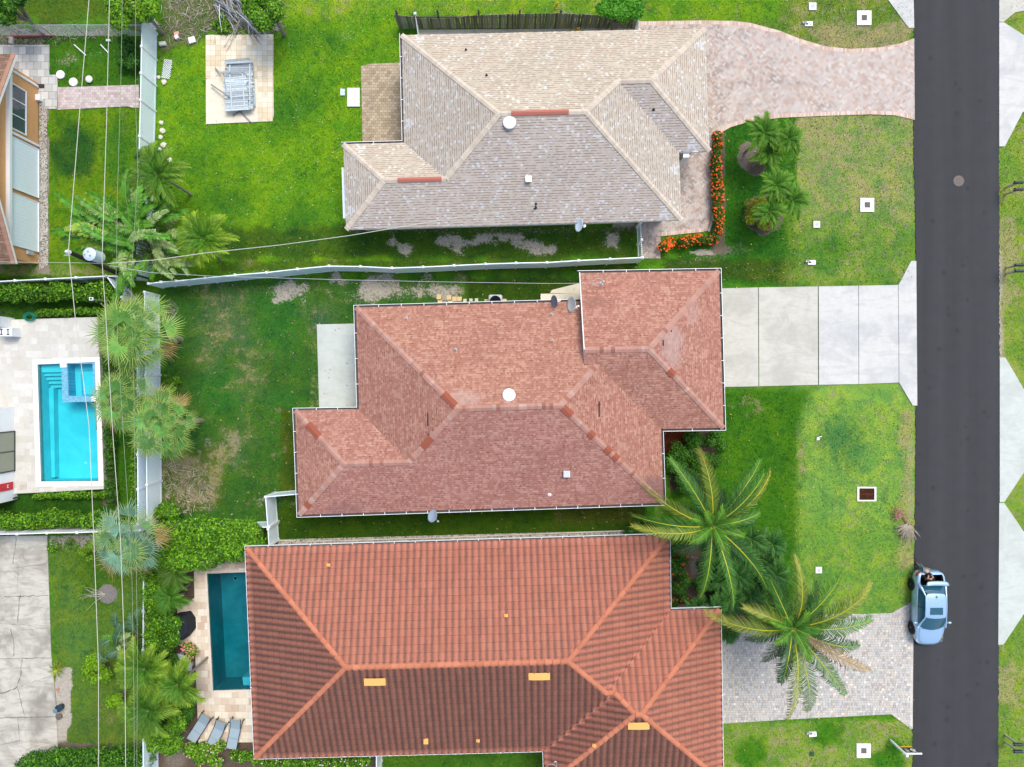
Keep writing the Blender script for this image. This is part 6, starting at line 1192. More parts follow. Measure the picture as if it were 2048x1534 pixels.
banana('big clump of torn giant banana-like leaves at the foot of the power pole', 318, 500,
       [(155, 400, 3.4, 't'), (170, 418, 3.2, 't'), (130, 462, 3.6, 'y'), (145, 472, 3.2, 'y'), (195, 395, 3.0, 't'), (222, 402, 3.2, 't'), (262, 372, 3.6, 'p'), (286, 362, 3.8, 't'), (300, 385, 3.2, 'g'), (312, 380, 3.4, 't'), (250, 425, 2.8, 'g'), (205, 450, 2.4, 'g'),
        (185, 440, 2.8, 't'), (215, 500, 2.6, 'g'), (240, 480, 3.0, 'g'), (200, 470, 2.4, 'g'), (230, 455, 3.4, 't'), (170, 492, 2.2, 'y'), (262, 556, 3.2, 'p'), (290, 545, 2.6, 'g'), (245, 590, 2.8, 'g'), (268, 574, 3.2, 't'), (335, 420, 3.4, 'p'), (345, 390, 3.0, 't'), (360, 430, 2.8, 'g'),
        (280, 440, 3.8, 'g'), (265, 500, 3.4, 'g'), (360, 545, 2.4, 'p'), (395, 535, 2.2, 'p'), (380, 505, 2.8, 't'), (400, 490, 3.2, 'p'), (340, 480, 3.8, 't'), (310, 460, 3.8, 'p'), (335, 530, 3.0, 'p'), (300, 410, 3.8, 'g'), (250, 530, 2.4, 't'), (225, 540, 2.2, 't')])
banana('small banana plant with blue-green leaves over the lower left lawn', 292, 1282, [(200, 1290, 2.6, 'g'), (215, 1305, 2.2, 'g'), (240, 1290, 2.8, 'p'), (255, 1240, 2.2, 'g'), (268, 1225, 2.4, 'g'), (240, 1262, 2.0, 'g'), (262, 1270, 2.6, 'p'), (238, 1312, 2.0, 'g')], trunks=2, fresh=(.06, .14, .07), name='banana_plant')
# leafy masses
def leafmass(name, label, blobs, n, cols, size=.07, cat='shrub', m=None, stem=True, root=None, part='foliage', flowers=None, group=None, jit=1.0, kind=None, zmin=.02, twig=True, trunkb=None):
    """blobs: (x,y,z,rx,ry,rz) world ellipsoids; leaves scattered through their outer volume"""
    B = np.array(blobs, dtype=float)
    if root is None: root = empty(name, (B[:, 0].mean(), B[:, 1].mean(), 0), label, cat, group)
    wts = (B[:, 3] * B[:, 4]) ** .9; wts /= wts.sum(); bi = rng.choice(len(B), n, p=wts); d = rng.normal(size=(n, 3)); d[:, 2] = np.abs(d[:, 2]) * 1.0 - .25; d /= np.linalg.norm(d, axis=1)[:, None]
    rad = rng.uniform(.55, 1.0, n) ** .5 * (1 + rng.normal(0, .07 * jit, n)); p = B[bi, :3] + d * B[bi, 3:] * rad[:, None]; ok = p[:, 2] > zmin; p, d, bi = p[ok], d[ok], bi[ok]; n = len(p)
    nr = d / B[bi, 3:]; nr /= np.linalg.norm(nr, axis=1)[:, None]; nr = nr + rng.normal(0, .55, (n, 3)); nr[:, 2] += .35; nr /= np.linalg.norm(nr, axis=1)[:, None]
    t = np.cross(nr, rng.normal(size=(n, 3))); t /= np.linalg.norm(t, axis=1)[:, None]; s = np.cross(nr, t); L = size * rng.uniform(.6, 1.35, n)[:, None]; W = L * rng.uniform(.38, .6, n)[:, None]
    V = np.stack([p - t * L, p + s * W - nr * L * .15, p + t * L, p - s * W - nr * L * .15], 1); C = np.array(cols); ci = rng.integers(0, len(C), n); clump = rng.random(len(B))[bi][:, None] * .35 + .82
    col = C[ci] * rng.uniform(.75, 1.3, (n, 1)) * clump; quads_obj(part, V, col, m or M_LEAF, root)
    if flowers:
        nf, fc, fs = flowers; k = rng.choice(n, min(nf, n), replace=False); k = k[d[k, 2] > -.1]; qb = QB()
        for i in k:
            c = Vector(p[i]) + Vector(nr[i]) * .03
            for j in range(4): a = j * 1.57 + random.random(); u = Vector((math.cos(a), math.sin(a), .25)) * fs; v = Vector((-math.sin(a), math.cos(a), 0)) * fs * .6; qb.q(c, c + u * .5 + v, c + u, c + u * .5 - v, cvar(random.choice(fc), .2))
        qb.build('flowers', M_TINT, root)['kind'] = 'stuff'
    if stem:
        mb = MB()
        for i in range(len(B)):
            c = B[i]; g = (c[0], c[1], -.05) if trunkb is None else (trunkb[0] + random.uniform(-.05, .05), trunkb[1] + random.uniform(-.05, .05), 0)
            mb.tube([g, (g[0] * .5 + c[0] * .5 + random.uniform(-.1, .1), g[1] * .5 + c[1] * .5, c[2] * .5), (c[0], c[1], c[2])], [.04 if trunkb is None else .08, .03, .012], 5)
        mb.build('stems', M_BARK, root)['kind'] = 'stuff'
    return root
GRN = [(.055, .17, .008), (.085, .24, .010), (.14, .34, .012), (.03, .10, .008), (.22, .42, .015)]
DGR = [(.025, .10, .010), (.04, .145, .012), (.065, .20, .012), (.015, .06, .008)]
YGR = [(.16, .33, .010), (.22, .40, .012), (.12, .27, .012)]
def path_blobs(pts, z, w_, h, step=.45, jit=.25):
    out = []; P_ = [P(x, y, z) for x, y in pts]
    for i in range(len(P_) - 1):
        L = (P_[i + 1] - P_[i]).length; n = max(1, int(L / step))
        for k in range(n + (i == len(P_) - 2)): q = P_[i].lerp(P_[i + 1], k / n); out.append((q.x + random.uniform(-jit, jit) * w_, q.y + random.uniform(-jit, jit) * w_, z * .62, w_ * random.uniform(.8, 1.15), w_ * random.uniform(.8, 1.15), h * random.uniform(.9, 1.12)))
    return out
def fill_blobs(poly, z, r, n, h=None):
    out = []; xs = [p[0] for p in poly]; ys = [p[1] for p in poly]
    while len(out) < n:
        x, y = random.uniform(min(xs), max(xs)), random.uniform(min(ys), max(ys))
        if inside_np(poly, np.array([x]), np.array([y]))[0]: q = P(x, y, z); rr = r * random.uniform(.75, 1.25); out.append((q.x, q.y, max(.05, z - rr * .6), rr, rr, (h or rr) * random.uniform(.85, 1.15)))
    return out
leafmass('clipped_hedge', 'big glossy clipped hedge above the narrow pool deck', fill_blobs([(262, 1100), (300, 1066), (380, 1058), (500, 1058), (515, 1100), (440, 1118), (300, 1128)], 2.3, .66, 64, .62), 42000, GRN, .08, 'hedge')
leafmass('hedge', 'leafy hedge along the inner side of the upper white fence', path_blobs([(-40, 580), (60, 578), (130, 582), (200, 580), (235, 596)], 1.3, .62, .9), 12000, GRN, .075, 'hedge')
leafmass('hedge', 'low hedge row just above the travertine deck', path_blobs([(75, 626), (200, 622)], .55, .24, .4, .3), 3000, GRN, .06, 'hedge')
leafmass('hedge', 'dark hedge column beside the right edge of the turquoise pool deck', path_blobs([(212, 640), (214, 760), (216, 900), (220, 1000)], .8, .30, .65, .35), 8000, DGR + GRN[:2], .065, 'hedge')
leafmass('hedge', 'low bright hedge row just below the travertine deck', path_blobs([(72, 992), (205, 990)], .45, .24, .35, .3), 3200, GRN, .055, 'hedge')
leafmass('hedge', 'leafy hedge above the white fence over the old driveway slab', path_blobs([(-40, 1044), (60, 1042), (130, 1044), (220, 1040)], 1.2, .55, .8), 9500, GRN, .075, 'hedge')
leafmass('hedge', 'bright leafy vine row against the outer rear fence', path_blobs([(272, 880), (266, 930), (268, 1000)], .9, .26, .7, .35), 3000, YGR + GRN, .065, 'hedge')
leafmass('hedge', 'dense hedge along the bottom left edge of the frame', path_blobs([(40, 1534), (100, 1522), (180, 1518), (285, 1520)], 1.2, .55, .8), 9500, DGR + GRN[:3], .075, 'hedge')
leafmass('fence_shrubs', 'leafy shrub row between the lower rear fence and the barbecue', path_blobs([(296, 1140), (300, 1220), (302, 1310)], 1.7, .48, 1.1, .36), 11000, GRN, .075)
leafmass('garden_shrub', 'round dark leafy shrub left of the covered barbecue', fill_blobs([(298, 1205), (345, 1210), (346, 1300), (302, 1310)], 1.5, .46, 20), 12000, DGR + GRN, .075)
leafmass('garden_shrub', 'round green bush at the lower end of the inner rear fence', fill_blobs([(312, 1010), (345, 1012), (342, 1036), (315, 1034)], 1.2, .36, 9), 3500, GRN, .08)
leafmass('garden_shrub', 'leafy shrub at the foot of the lower rear fence near the loungers', fill_blobs([(292, 1440), (352, 1440), (350, 1500), (300, 1500)], 1.5, .46, 20), 10000, GRN + YGR[:1], .075)
leafmass('garden_shrub', 'low leafy undergrowth beneath the areca palms along the lower rear fence', fill_blobs([(298, 1310), (350, 1320), (385, 1380), (372, 1440), (300, 1450)], .9, .40, 26), 12000, DGR + GRN[:2], .07)
leafmass('garden_shrub', 'flowering shrub at the bottom below the loungers', fill_blobs([(375, 1500), (440, 1490), (450, 1530), (380, 1534)], .7, .34, 12), 4500, GRN + YGR[:1], .065, flowers=(120, [(.65, .25, .2), (.7, .55, .5)], .05))
leafmass('garden_shrub', 'low shrub row along the bottom beside the tiled house', path_blobs([(470, 1512), (540, 1526), (640, 1528), (735, 1526)], .6, .32, .5, .4), 6500, GRN, .065, flowers=(60, [(.7, .6, .6)], .05))
leafmass('garden_shrub', 'pink flowering bush beside the covered barbecue', fill_blobs([(372, 1294), (388, 1294), (388, 1312), (372, 1312)], .7, .26, 6), 1400, GRN, .06, flowers=(110, [(.75, .2, .22), (.8, .35, .3)], .06))
leafmass('garden_shrub', 'bright lime shrub with bare twigs on the lower left lawn', fill_blobs([(150, 1328), (195, 1318), (220, 1350), (200, 1390), (185, 1385)], 1.6, .28, 14), 2300, YGR, .075, jit=4, trunkb=P(215, 1330, 0)[:2])
leafmass('garden_shrub', 'small lime shrub touching the lower areca palm', fill_blobs([(212, 1396), (245, 1400), (240, 1420), (215, 1410)], 1.3, .24, 8), 1300, YGR, .075, jit=3)
leafmass('spiky_plant', 'small yellow-green spiky tuft at the edge of the old driveway slab', [(P(115, 1338, .3).x, P(115, 1338, .3).y, .2, .05, .05, .05)], 20, YGR, .05, 'plant', stem=False)
qb = QB(); c = P(115, 1338, .15)
for k in range(46): a = random.uniform(0, 6.28); frond(qb, c, a, random.uniform(.3, .62), random.uniform(.4, 1.1), -.5, n=2, ll=.01, lw=.01, rcol=cvar(random.choice([(.30, .38, .03), (.12, .22, .03), (.4, .42, .06)]), .2), rw=.06)
qb.build('leaf_spikes', M_LEAF, bpy.data.objects['spiky_plant'])
leafmass('entry_shrubs', 'dense dark green shrubs in the corner by the red garage roof', fill_blobs([(1350, 885), (1440, 862), (1450, 885), (1425, 940), (1360, 985), (1332, 975), (1330, 905)], .9, .42, 44, .5), 24000, DGR + GRN[:2], .055)
leafmass('entry_shrubs', 'lime-edged shrub under the upper coconut palm frond', fill_blobs([(1350, 955), (1400, 945), (1385, 985)], .7, .26, 6), 2200, YGR + GRN, .055)
leafmass('flowering_shrub', 'dark shrub with scattered red flowers beside the tiled roof edge', fill_blobs([(1342, 1098), (1372, 1098), (1374, 1210), (1342, 1210)], .9, .34, 16), 9000, DGR, .055, flowers=(60, [(.8, .06, .02)], .07))
leafmass('understorey_shrubs', 'dense dark green undergrowth between the two coconut palms', fill_blobs([(1402, 1100), (1460, 1075), (1530, 1090), (1550, 1150), (1520, 1205), (1440, 1225), (1395, 1200)], 1.1, .45, 44, .6), 22000, DGR, .07)
leafmass('corner_shrub', 'dark shrub filling the gap left of the upper coconut palm', fill_blobs([(1255, 1055), (1310, 1040), (1320, 1070), (1260, 1072)], .8, .32, 8), 3500, DGR, .06)
RF = [(.85, .12, .015), (.90, .20, .03), (.80, .08, .01)]
leafmass('flowering_hedge', 'long L-shaped hedge covered in orange-red flowers beside the brick path', path_blobs([(1437, 272), (1435, 330), (1437, 400), (1440, 450), (1432, 476), (1395, 478), (1365, 483)], .8, .34, .55, .3, .15), 17000, DGR + [(.08, .12, .01)], .05, 'hedge', flowers=(760, RF, .058))
leafmass('flowering_shrub', 'small separate orange-flowered shrub at the left end of the flowering hedge', fill_blobs([(1328, 480), (1344, 480), (1344, 494), (1328, 494)], .7, .26, 5), 1600, DGR + [(.12, .14, .01)], .05, flowers=(110, RF, .07))
leafmass('yellow_bush', 'round yellow-leaved bush under a feather palm on the front lawn', fill_blobs([(1500, 400), (1530, 392), (1552, 410), (1548, 445), (1515, 452), (1497, 430)], .8, .36, 20), 7500, [(.42, .42, .02), (.52, .50, .03), (.22, .28, .015)], .05)
leafmass('yellow_shrub', 'sparse yellow-leaved shrub between feather palms above the mulch patch', fill_blobs([(1530, 285), (1550, 290), (1545, 330), (1525, 325)], .8, .2, 8), 900, [(.42, .42, .02), (.2, .28, .015)], .05, jit=3)
def leafy_tree(label, px, py, z, r, n, cols, size=.10, nb=16, name='leafy_tree', sq=1.0, h=None):
    c = P(px, py, z); b = Vector((c.x * .98, c.y * .98, 0)); blobs = []
    for k in range(nb): a = random.uniform(0, 6.28); q = r * math.sqrt(random.random()) * .8; rr = r * random.uniform(.28, .45); blobs.append((c.x + q * math.cos(a), c.y + q * math.sin(a) * sq, z - rr * .5 - random.uniform(0, .5), rr, rr, rr * .8))
    root = empty(name, b, label, 'tree'); mb = MB(); mb.tube([b - Vector((0, 0, .1)), b + Vector((.05, .03, z * .45))], [.12, .09], 9)
    for bl in blobs: mb.tube([b + Vector((.05, .03, z * .42)), ((b.x + bl[0]) / 2, (b.y + bl[1]) / 2, z * .62), (bl[0], bl[1], bl[2])], [.07, .04, .015], 6)
    mb.build('trunk', M_BARK, root); leafmass(name, label, blobs, n, cols, size, root=root, part='crown', stem=False, zmin=.3); return root
leafy_tree('bright green leafy tree at the top edge behind the dark timber fence', 1240, 2, 3.2, 1.35, 9000, [(.05, .22, .01), (.08, .30, .015), (.12, .36, .02)], .09)
leafy_tree('dark green tree at the top edge above the brush pile', 520, -4, 3.4, 1.35, 9000, GRN, .09); leafy_tree('yellow-green leafy tree at the top edge beside the tall rear fence', 256, -4, 3.2, 1.6, 8000, YGR + GRN, .09)
leafy_tree('dark tree with lime leaves in the very top left corner', -8, -6, 3.4, 1.2, 6000, DGR + YGR[:1], .09)
leafmass('garden_shrub', 'leafy low shrub on the upper left lawn beside the tall rear fence', fill_blobs([(236, 80), (276, 78), (276, 125), (240, 130)], .8, .35, 10), 5000, DGR, .07)
leafmass('garden_shrub', 'lime weeds in the middle of the brush pile', fill_blobs([(425, 30), (450, 25), (452, 60), (430, 62)], .3, .2, 7), 1000, GRN, .06, jit=2)
leafmass('fence_weeds', 'sparse sprigs creeping over the corner of the old driveway slab', fill_blobs([(82, 1085), (180, 1080), (180, 1095), (95, 1100)], .3, .18, 14), 900, GRN, .05, jit=4)
leafmass('fence_weeds', 'lime sprigs in front of the blue-green fan palm by the fence', fill_blobs([(150, 1100), (185, 1095), (185, 1120), (165, 1115)], .7, .22, 6), 500, YGR, .06, jit=4)
leafmass('garden_shrub', 'weedy shrubs among fallen leaves under the fan palms by the inner fence', fill_blobs([(325, 750), (352, 760), (350, 800), (330, 790)], .5, .22, 8), 1200, YGR + GRN, .06, jit=2)
for lb, x, y in (('bright yellow-green flower spray on the topmost fan palm', 306, 683), ('bright yellow-green flower spray on the lowest fan palm by the red house lawn', 355, 872)):
    pass
def bare_shrub(label, px, py, n, L, col, leaves=None, h=1.0, fan_=6.28, a0=0.0):
    root = empty('bare_shrub', P(px, py, 0), label, 'shrub'); mb = MB(); b = P(px, py, 0); tips = []
    for k in range(n):
        a = a0 + random.uniform(0, fan_); q = [b]; 
        for s in range(4): a += random.uniform(-.4, .4); q.append(q[-1] + Vector((math.cos(a), math.sin(a), random.uniform(.3, 1.2) * h)) * L / 4)
        mb.tube(q, [.025, .018, .014, .01, .006], 5); tips.append(q[-1]); mb.tube([q[2], q[2] + Vector((random.uniform(-1, 1), random.uniform(-1, 1), .6)) * L * .3], [.012, .004], 5)
    mb.build('branches', col, root)
    if leaves: leafmass('x', '', [(t.x, t.y, t.z, .13, .13, .1) for t in tips], leaves[0], leaves[1], leaves[2], root=root, stem=False)
M_PALEW = plain('pale_bare_wood', (.42, .38, .32), .9, .1, var=.2)
bare_shrub('leafless pale-branched shrub with orange-yellow flowers behind the timber fence', 1148, 32, 12, 1.2, M_PALEW, (500, [(.75, .42, .03), (.1, .2, .02)], .05), .8)
bare_shrub('nearly bare little tree on a grey mulch circle in the lower left lawn', 212, 1188, 7, 1.3, M_PALEW, (110, GRN, .05), .5, 1.6, 2.4)
mb = MB(); mb.lathe([(.001, .05), (.3, .045), (.58, .02), (.62, -.03)], P(215, 1188, 0), 22); tag(mb.build('mulch_ring', plain('grey_mulch', (.19, .175, .16), .95, .1, var=.6, scale=14, bmp=.8), None, loc=P(215, 1188, 0)), 'round grey mulch patch under the nearly bare little tree', 'mulch bed')
mb = MB(); mb.prism([P2(1323, 857, 0), P2(1400, 855, 0), P2(1385, 870, 0), P2(1350, 905, 0), P2(1324, 905, 0)], -.02, .03); struct(mb.build('mulch_bed', M_MULCH))
# ------------------------------------------------------------------ street furniture and small things
def meter_cover(px, py, s, label, round_=True):
    root = empty('meter_cover', P(px, py, 0), label, 'utility cover', 'small white utility covers set in the front lawns'); mb = MB(); p = P(px, py, .03); mb.box(p, (s, s, .09)); mb.build('slab', M_WHITEC, root)
    mb = MB(); mb.lathe([(s * .30, .075), (s * .30, .082), (s * .24, .084), (s * .24, .08), (.001, .082)], P(px, py, 0), 20, col=(.5, .52, .54)); mb.build('lid', M_TINT, root)
meter_cover(1625, 13, .44, 'small square white utility cover nearest the top edge'); meter_cover(1633, 449, .40, 'small square white utility cover on the dry lawn near the feather palms'); meter_cover(1637, 1140, .38, 'small square white utility cover on the lawn right of the coconut palms')
def catch(px, py, s, label, dirty=False):
    root = empty('catch_basin', P(px, py, 0), label, 'drain', 'square white catch basins'); mb = MB(); h = s / 2; g = .17
    for dx, dy, a, b2 in ((-1, 0, h - g, s), (1, 0, h - g, s)): mb.box(P(px, py, .03) + Vector((dx * (h + g) / 2, 0, 0)), (a, s, .08))
    for dy in (-1, 1): mb.box(P(px, py, .03) + Vector((0, dy * (h + g) / 2, 0)), (2 * g, h - g, .08))
    mb.build('frame', M_WHITEC, root); mb = MB(); mb.box(P(px, py, .01), (2 * g, 2 * g, .03), col=(.08, .07, .06))
    for k in range(5): mb.box(P(px, py, .045) + Vector((-.13 + k * .065, 0, 0)), (.025, 2 * g, .02), col=(.28, .25, .21))
    mb.build('grate', M_TINT, root)
catch(1728, 36, .88, 'white catch basin slab near the top edge above the brick driveway'); catch(1734, 410, .84, 'white catch basin slab in the dry lawn of the beige house'); catch(1727, 1501, .86, 'white catch basin slab at the bottom beside the estate sign')
def meter_box(px, py, label, rz=0.0):
    root = empty('water_meter_box', P(px, py, 0), label, 'meter box', 'white water meter boxes'); mb = MB(); mb.box(P(px, py, .04), (.46, .28, .12), rz); mb.build('lid', M_WHITEC, root); mb = MB(); mb.box(P(px - 3, py - .5, .104), (.17, .10, .012), rz, col=(.16, .05, .03)); mb.build('hatch', M_TINT, root); mb = MB(); mb.box(P(px + 4, py + 1, .104), (.05, .05, .012), rz, col=(.08, .08, .09)); mb.build('dial', M_TINT, root)
    mb = MB(); p = P(px - 11, py - 2, .05); mb.tube([p, p + Vector((.1, .05, .12)), p + Vector((.22, .05, .05))], .035, 7); mb.lathe([(.06, 0), (.05, .1)], p, 10); mb.build('valve', M_GREYM, root)
meter_box(1617, 48, 'white water meter box above the curved brick driveway edge'); meter_box(1623, 525, 'white water meter box above the white concrete driveway'); meter_box(1625, 1468, 'white water meter box below the grey cobble driveway', .1)
mb = MB(); mb.box(P(1624, 1508, .02), (.24, .26, .08), 0, 0, (.03, .10, .05)); mb.box(P(1624, 1508, .064), (.17, .03, .01), 0, 0, (.015, .05, .03)); tag(mb.build('valve_lid', M_TINT, None, loc=P(1624, 1508, 0)), 'small dark green valve lid in the bottom lawn', 'valve box')
root = empty('storm_drain', P(1733, 988, 0), 'large white-framed storm drain with rusty slotted grate', 'drain'); p = P(1733, 988, .03); mb = MB()
for s in (-1, 1): mb.box(p + Vector((s * .525, 0, 0)), (.11, .88, .1)); mb.box(p + Vector((0, s * .40, 0)), (.94, .08, .1))
mb.build('frame', M_WHITEC, root); mb = MB(); mb.box(p + Vector((0, 0, -.03)), (.94, .72, .02)); mb.build('pit', M_BLACK, root); mb = MB()
for k in range(17): mb.box(p + Vector((-.44 + k * .055, 0, .01)), (.018, .72, .04))
for y in (-.34, 0, .34): mb.box(p + Vector((0, y, .025)), (.92, .035, .035))
for x in (-.45, .45): mb.box(p + Vector((x, 0, .027)), (.035, .72, .035))
mb.build('grate', M_RUST, root)
root = empty('manhole_cover', P(1917, 362, 0), 'round rusty-brown manhole cover in the asphalt road', 'manhole'); mb = MB(); mb.lathe([(.33, .0), (.33, .027), (.28, .029), (.001, .029)], P(1917, 362, 0), 32); mb.build('lid', plain('manhole_iron', (.16, .135, .12), .8, .3, var=.25, scale=16), root)
mb = MB(); mb.lathe([(.345, .02), (.345, .032), (.32, .033), (.32, .02)], P(1917, 362, 0), 32)
for k in range(6): a = k * 1.047; mb.box(P(1917, 362, .031) + Vector((math.cos(a) * .16, math.sin(a) * .16, 0)), (.16, .02, .006), a)
mb.build('rim', plain('manhole_rim', (.10, .085, .08), .8, .3), root)
# mailboxes at the right edge
def mailbox(px, py, label, n=2):
    root = empty('mailbox', P(px - 8, py, 0), label, 'mailbox', 'pairs of dark mailboxes beside the road'); 
    x0 = P(px, py, 1.15)
    mb = MB(); R_, L = .085, .52; K = 9; A_, B_ = [], []
    prof = [(-R_, -.07), (R_, -.07)] + [(R_ * math.cos(a), .03 + R_ * math.sin(a)) for a in np.linspace(0, math.pi, K)]
    for y, z in prof: A_.append(x0 + Vector((0, y, z))); B_.append(x0 + Vector((L, y, z)))
    k = len(prof); mb.mesh(A_ + B_, [(i, (i + 1) % k, k + (i + 1) % k, k + i) for i in range(k)] + [tuple(range(k))[::-1], tuple(range(k, 2 * k))]); mb.build('box', plain('dark_blue_mailbox_' + str(py), (.02, .03, .045), .35, .5), root)
    mb = MB(); mb.box(x0 + Vector((.30, -.092, .04)), (.16, .01, .035)); mb.build('flag', M_TAIL, root); mb = MB(); mb.box(x0 + Vector((-.006, 0, .0)), (.008, .05, .05)); mb.build('number_plate', M_WHITE, root)
    mb = MB(); b = Vector((x0.x + .30, x0.y, 0)); mb.box(b + Vector((0, 0, .52)), (.09, .09, 1.05)); mb.box(b + Vector((0, 0, 1.06)), (.4, .09, .04)); mb.build('post', plain('pale_post_wood', (.45, .40, .30), .85, .2), root); return root
mailbox(2028, 365, 'upper dark mailbox of the topmost pair right of the road'); mailbox(2028, 379, 'lower dark mailbox of the topmost pair right of the road'); mailbox(2029, 530, 'upper dark mailbox of the middle pair right of the road'); mailbox(2029, 542, 'lower dark mailbox of the middle pair right of the road'); mailbox(2027, 1489, 'upper dark mailbox of the bottom pair right of the road'); mailbox(2027, 1503, 'lower dark mailbox of the bottom pair right of the road')
# estate sign
b = P(1781, 1480, 0); root = empty('estate_sign', b, 'white post estate sign with black board, yellow strip and round emblem by the road', 'sign'); mb = MB(); mb.box((b.x, b.y, .92), (.10, .10, 1.84)); mb.box((b.x, b.y, 1.86), (.13, .13, .04)); mb.build('post', M_WHITE, root)
mb = MB(); mb.box((b.x + .46, b.y, 1.6), (1.10, .07, .08)); mb.build('arm', M_WHITE, root); bx0, bx1, bz0, bz1 = b.x + .16, b.x + .86, .78, 1.46; ym = b.y
mb = MB(); mb.box(((bx0 + bx1) / 2, ym, (bz0 + bz1) / 2), (bx1 - bx0, .025, bz1 - bz0)); bd = mb.build('board', plain('black_sign_board', (.01, .01, .012), .5), root)
mb = MB(); mb.box(((bx0 + bx1) / 2 , ym + .0155, (bz0 + .06)), (bx1 - bx0, .006, .12)); mb.build('yellow_strip', plain('yellow_sign_strip', (.85, .45, .02), .5), bd)
Ry = Matrix.Rotation(-math.pi / 2, 3, 'X'); cx, cz = bx1 - .17, bz0 + .42
mb = MB(); mb.lathe([(.145, 0), (.145, .006), (.001, .006)], (cx, ym + .0135, cz), 28, M=Ry); mb.build('emblem', M_WHITE, bd)
mb = MB(); y = ym + .021; dk = (.03, .06, .09)
for dx, dz, w_, h in ((.05, .04, .07, .016), (.075, .015, .016, .06), (.05, -.012, .07, .016), (.027, -.04, .016, .06), (.05, -.068, .07, .016), (-.045, .04, .07, .016), (-.02, -.012, .016, .12), (-.045, -.012, .07, .016), (-.07, .015, .016, .06)): mb.box((cx + dx, y, cz + dz), (w_, .003, h), col=dk)
mb.build('emblem_mark', M_TINT, bd); mb = MB()
for k, (w_, z) in enumerate(((.22, .60), (.18, .53), (.24, .46), (.16, .38), (.22, .30))): mb.box((bx0 + .16, ym + .0155, bz0 + z), (w_, .004, .035 if k < 3 else .025), col=(.55, .55, .5) if k != 3 else (.7, .3, .1))
mb.box((cx, ym + .0155, cz + .21), (.24, .004, .03), col=(.8, .8, .78)); mb.build('lettering', M_TINT, bd)
mb = MB()
for x in (bx0 + .08, bx1 - .08): mb.tube([(x, b.y, 1.56), (x, b.y, 1.46)], .008, 6)
mb.build('hanger', M_GALV, root)
# back-yard things
def sunlounger(px, py, rz, label):
    root = empty('sun_lounger', P(px, py, 0), label, 'sun lounger', 'grey sling loungers on the pool deck'); M_ = Matrix.Rotation(rz, 3, 'Z'); o = P(px, py, 0); W = .30
    def T(x, y, z): return o + M_ @ Vector((x, y, z + DZ2))
    prof = [(-1.0, .46), (-.55, .36), (-.30, .33), (.45, .34), (.95, .62)]; prof = [(-.98, .36), (-.35, .35), (.30, .35), (.95, .66)]
    mb = MB(); vs = []; fs = []
    ys = [(-.98, .34), (-.5, .335), (-.36, .34), (.28, .35), (.6, .49), (.96, .68)]
    for y, z in ys: vs += [T(-W, y, z), T(W, y, z), T(W, y, z - .025), T(-W, y, z - .025)]
    for i in range(len(ys) - 1):
        a = i * 4; c = a + 4; fs += [(a, a + 1, c + 1, c), (a + 1, a + 2, c + 2, c + 1), (a + 2, a + 3, c + 3, c + 2), (a + 3, a, c, c + 3)]
    fs += [(0, 3, 2, 1), (20, 21, 22, 23)]; mb.mesh(vs, fs); mb.build('sling', plain('grey_blue_sling', (.30, .38, .42), .6, .3, var=.08), root)
    mb = MB()
    for s in (-1, 1): mb.tube([T(s * (W + .02), -1.0, .33), T(s * (W + .02), .28, .34), T(s * (W + .02), 1.14, .80)], .022, 8); mb.tube([T(s * (W + .02), .25, .34), T(s * (W + .05), .98, .3)], .02, 8)
    for y in (-1.0, -.33, .28): mb.tube([T(-W - .02, y, .325), T(W + .02, y, .325)], .018, 8)
    mb.build('frame', M_DFR, root)
    for sx in (-1, 1):
        for y in (-.8, .75): mb = MB(); mb.tube([T(sx * (W + .02), y, .33), T(sx * (W + .06), y + .05, 0)], .02, 8); mb.build('leg', M_DFR, root)
sunlounger(405, 1448, math.radians(-33), 'leftmost of the three grey loungers, nearest the dark mulch'); sunlounger(439, 1461, math.radians(-25), 'middle of the three grey loungers'); sunlounger(474, 1460, math.radians(-12), 'rightmost of the three grey loungers, nearest the tiled house')
root = empty('covered_barbecue', P(360, 1258, 0), 'barbecue under a black fitted cover beside the pool deck', 'barbecue'); mb = MB(); q = [P2(345, 1235, 1.0), P2(368, 1232, 1.0), P2(377, 1245, 1.0), P2(378, 1266, 1.0), P2(366, 1281, 1.0), P2(346, 1278, 1.0)]
top_ = offset_poly(q, -.10); mb.mesh([(*p, .1) for p in offset_poly(q, .03)] + [(*p, .95) for p in q] + [(*p, 1.12) for p in top_], [(i, (i + 1) % 6, 6 + (i + 1) % 6, 6 + i) for i in range(6)] + [(6 + i, 6 + (i + 1) % 6, 12 + (i + 1) % 6, 12 + i) for i in range(6)] + [tuple(range(12, 18))])
co = mb.build('cover', plain('black_fabric_cover', (.012, .016, .022), .75, .3, var=.2, scale=5), root); bv = co.modifiers.new('b', 'BEVEL'); bv.width = .05; bv.segments = 3
mb = MB(); mb.box(P(357, 1264, 1.125), (.07, .10, .006)); mb.build('label_patch', M_WHITE, root)
root = empty('stone_bench', P(368, 1318, 0), 'curved pale grey stone bench half hidden by the areca palms', 'bench'); c = P(362, 1330, 0)
for a0, a1 in ((.1, 1.0), (1.3, 2.1), (3.6, 4.4)):
    pass
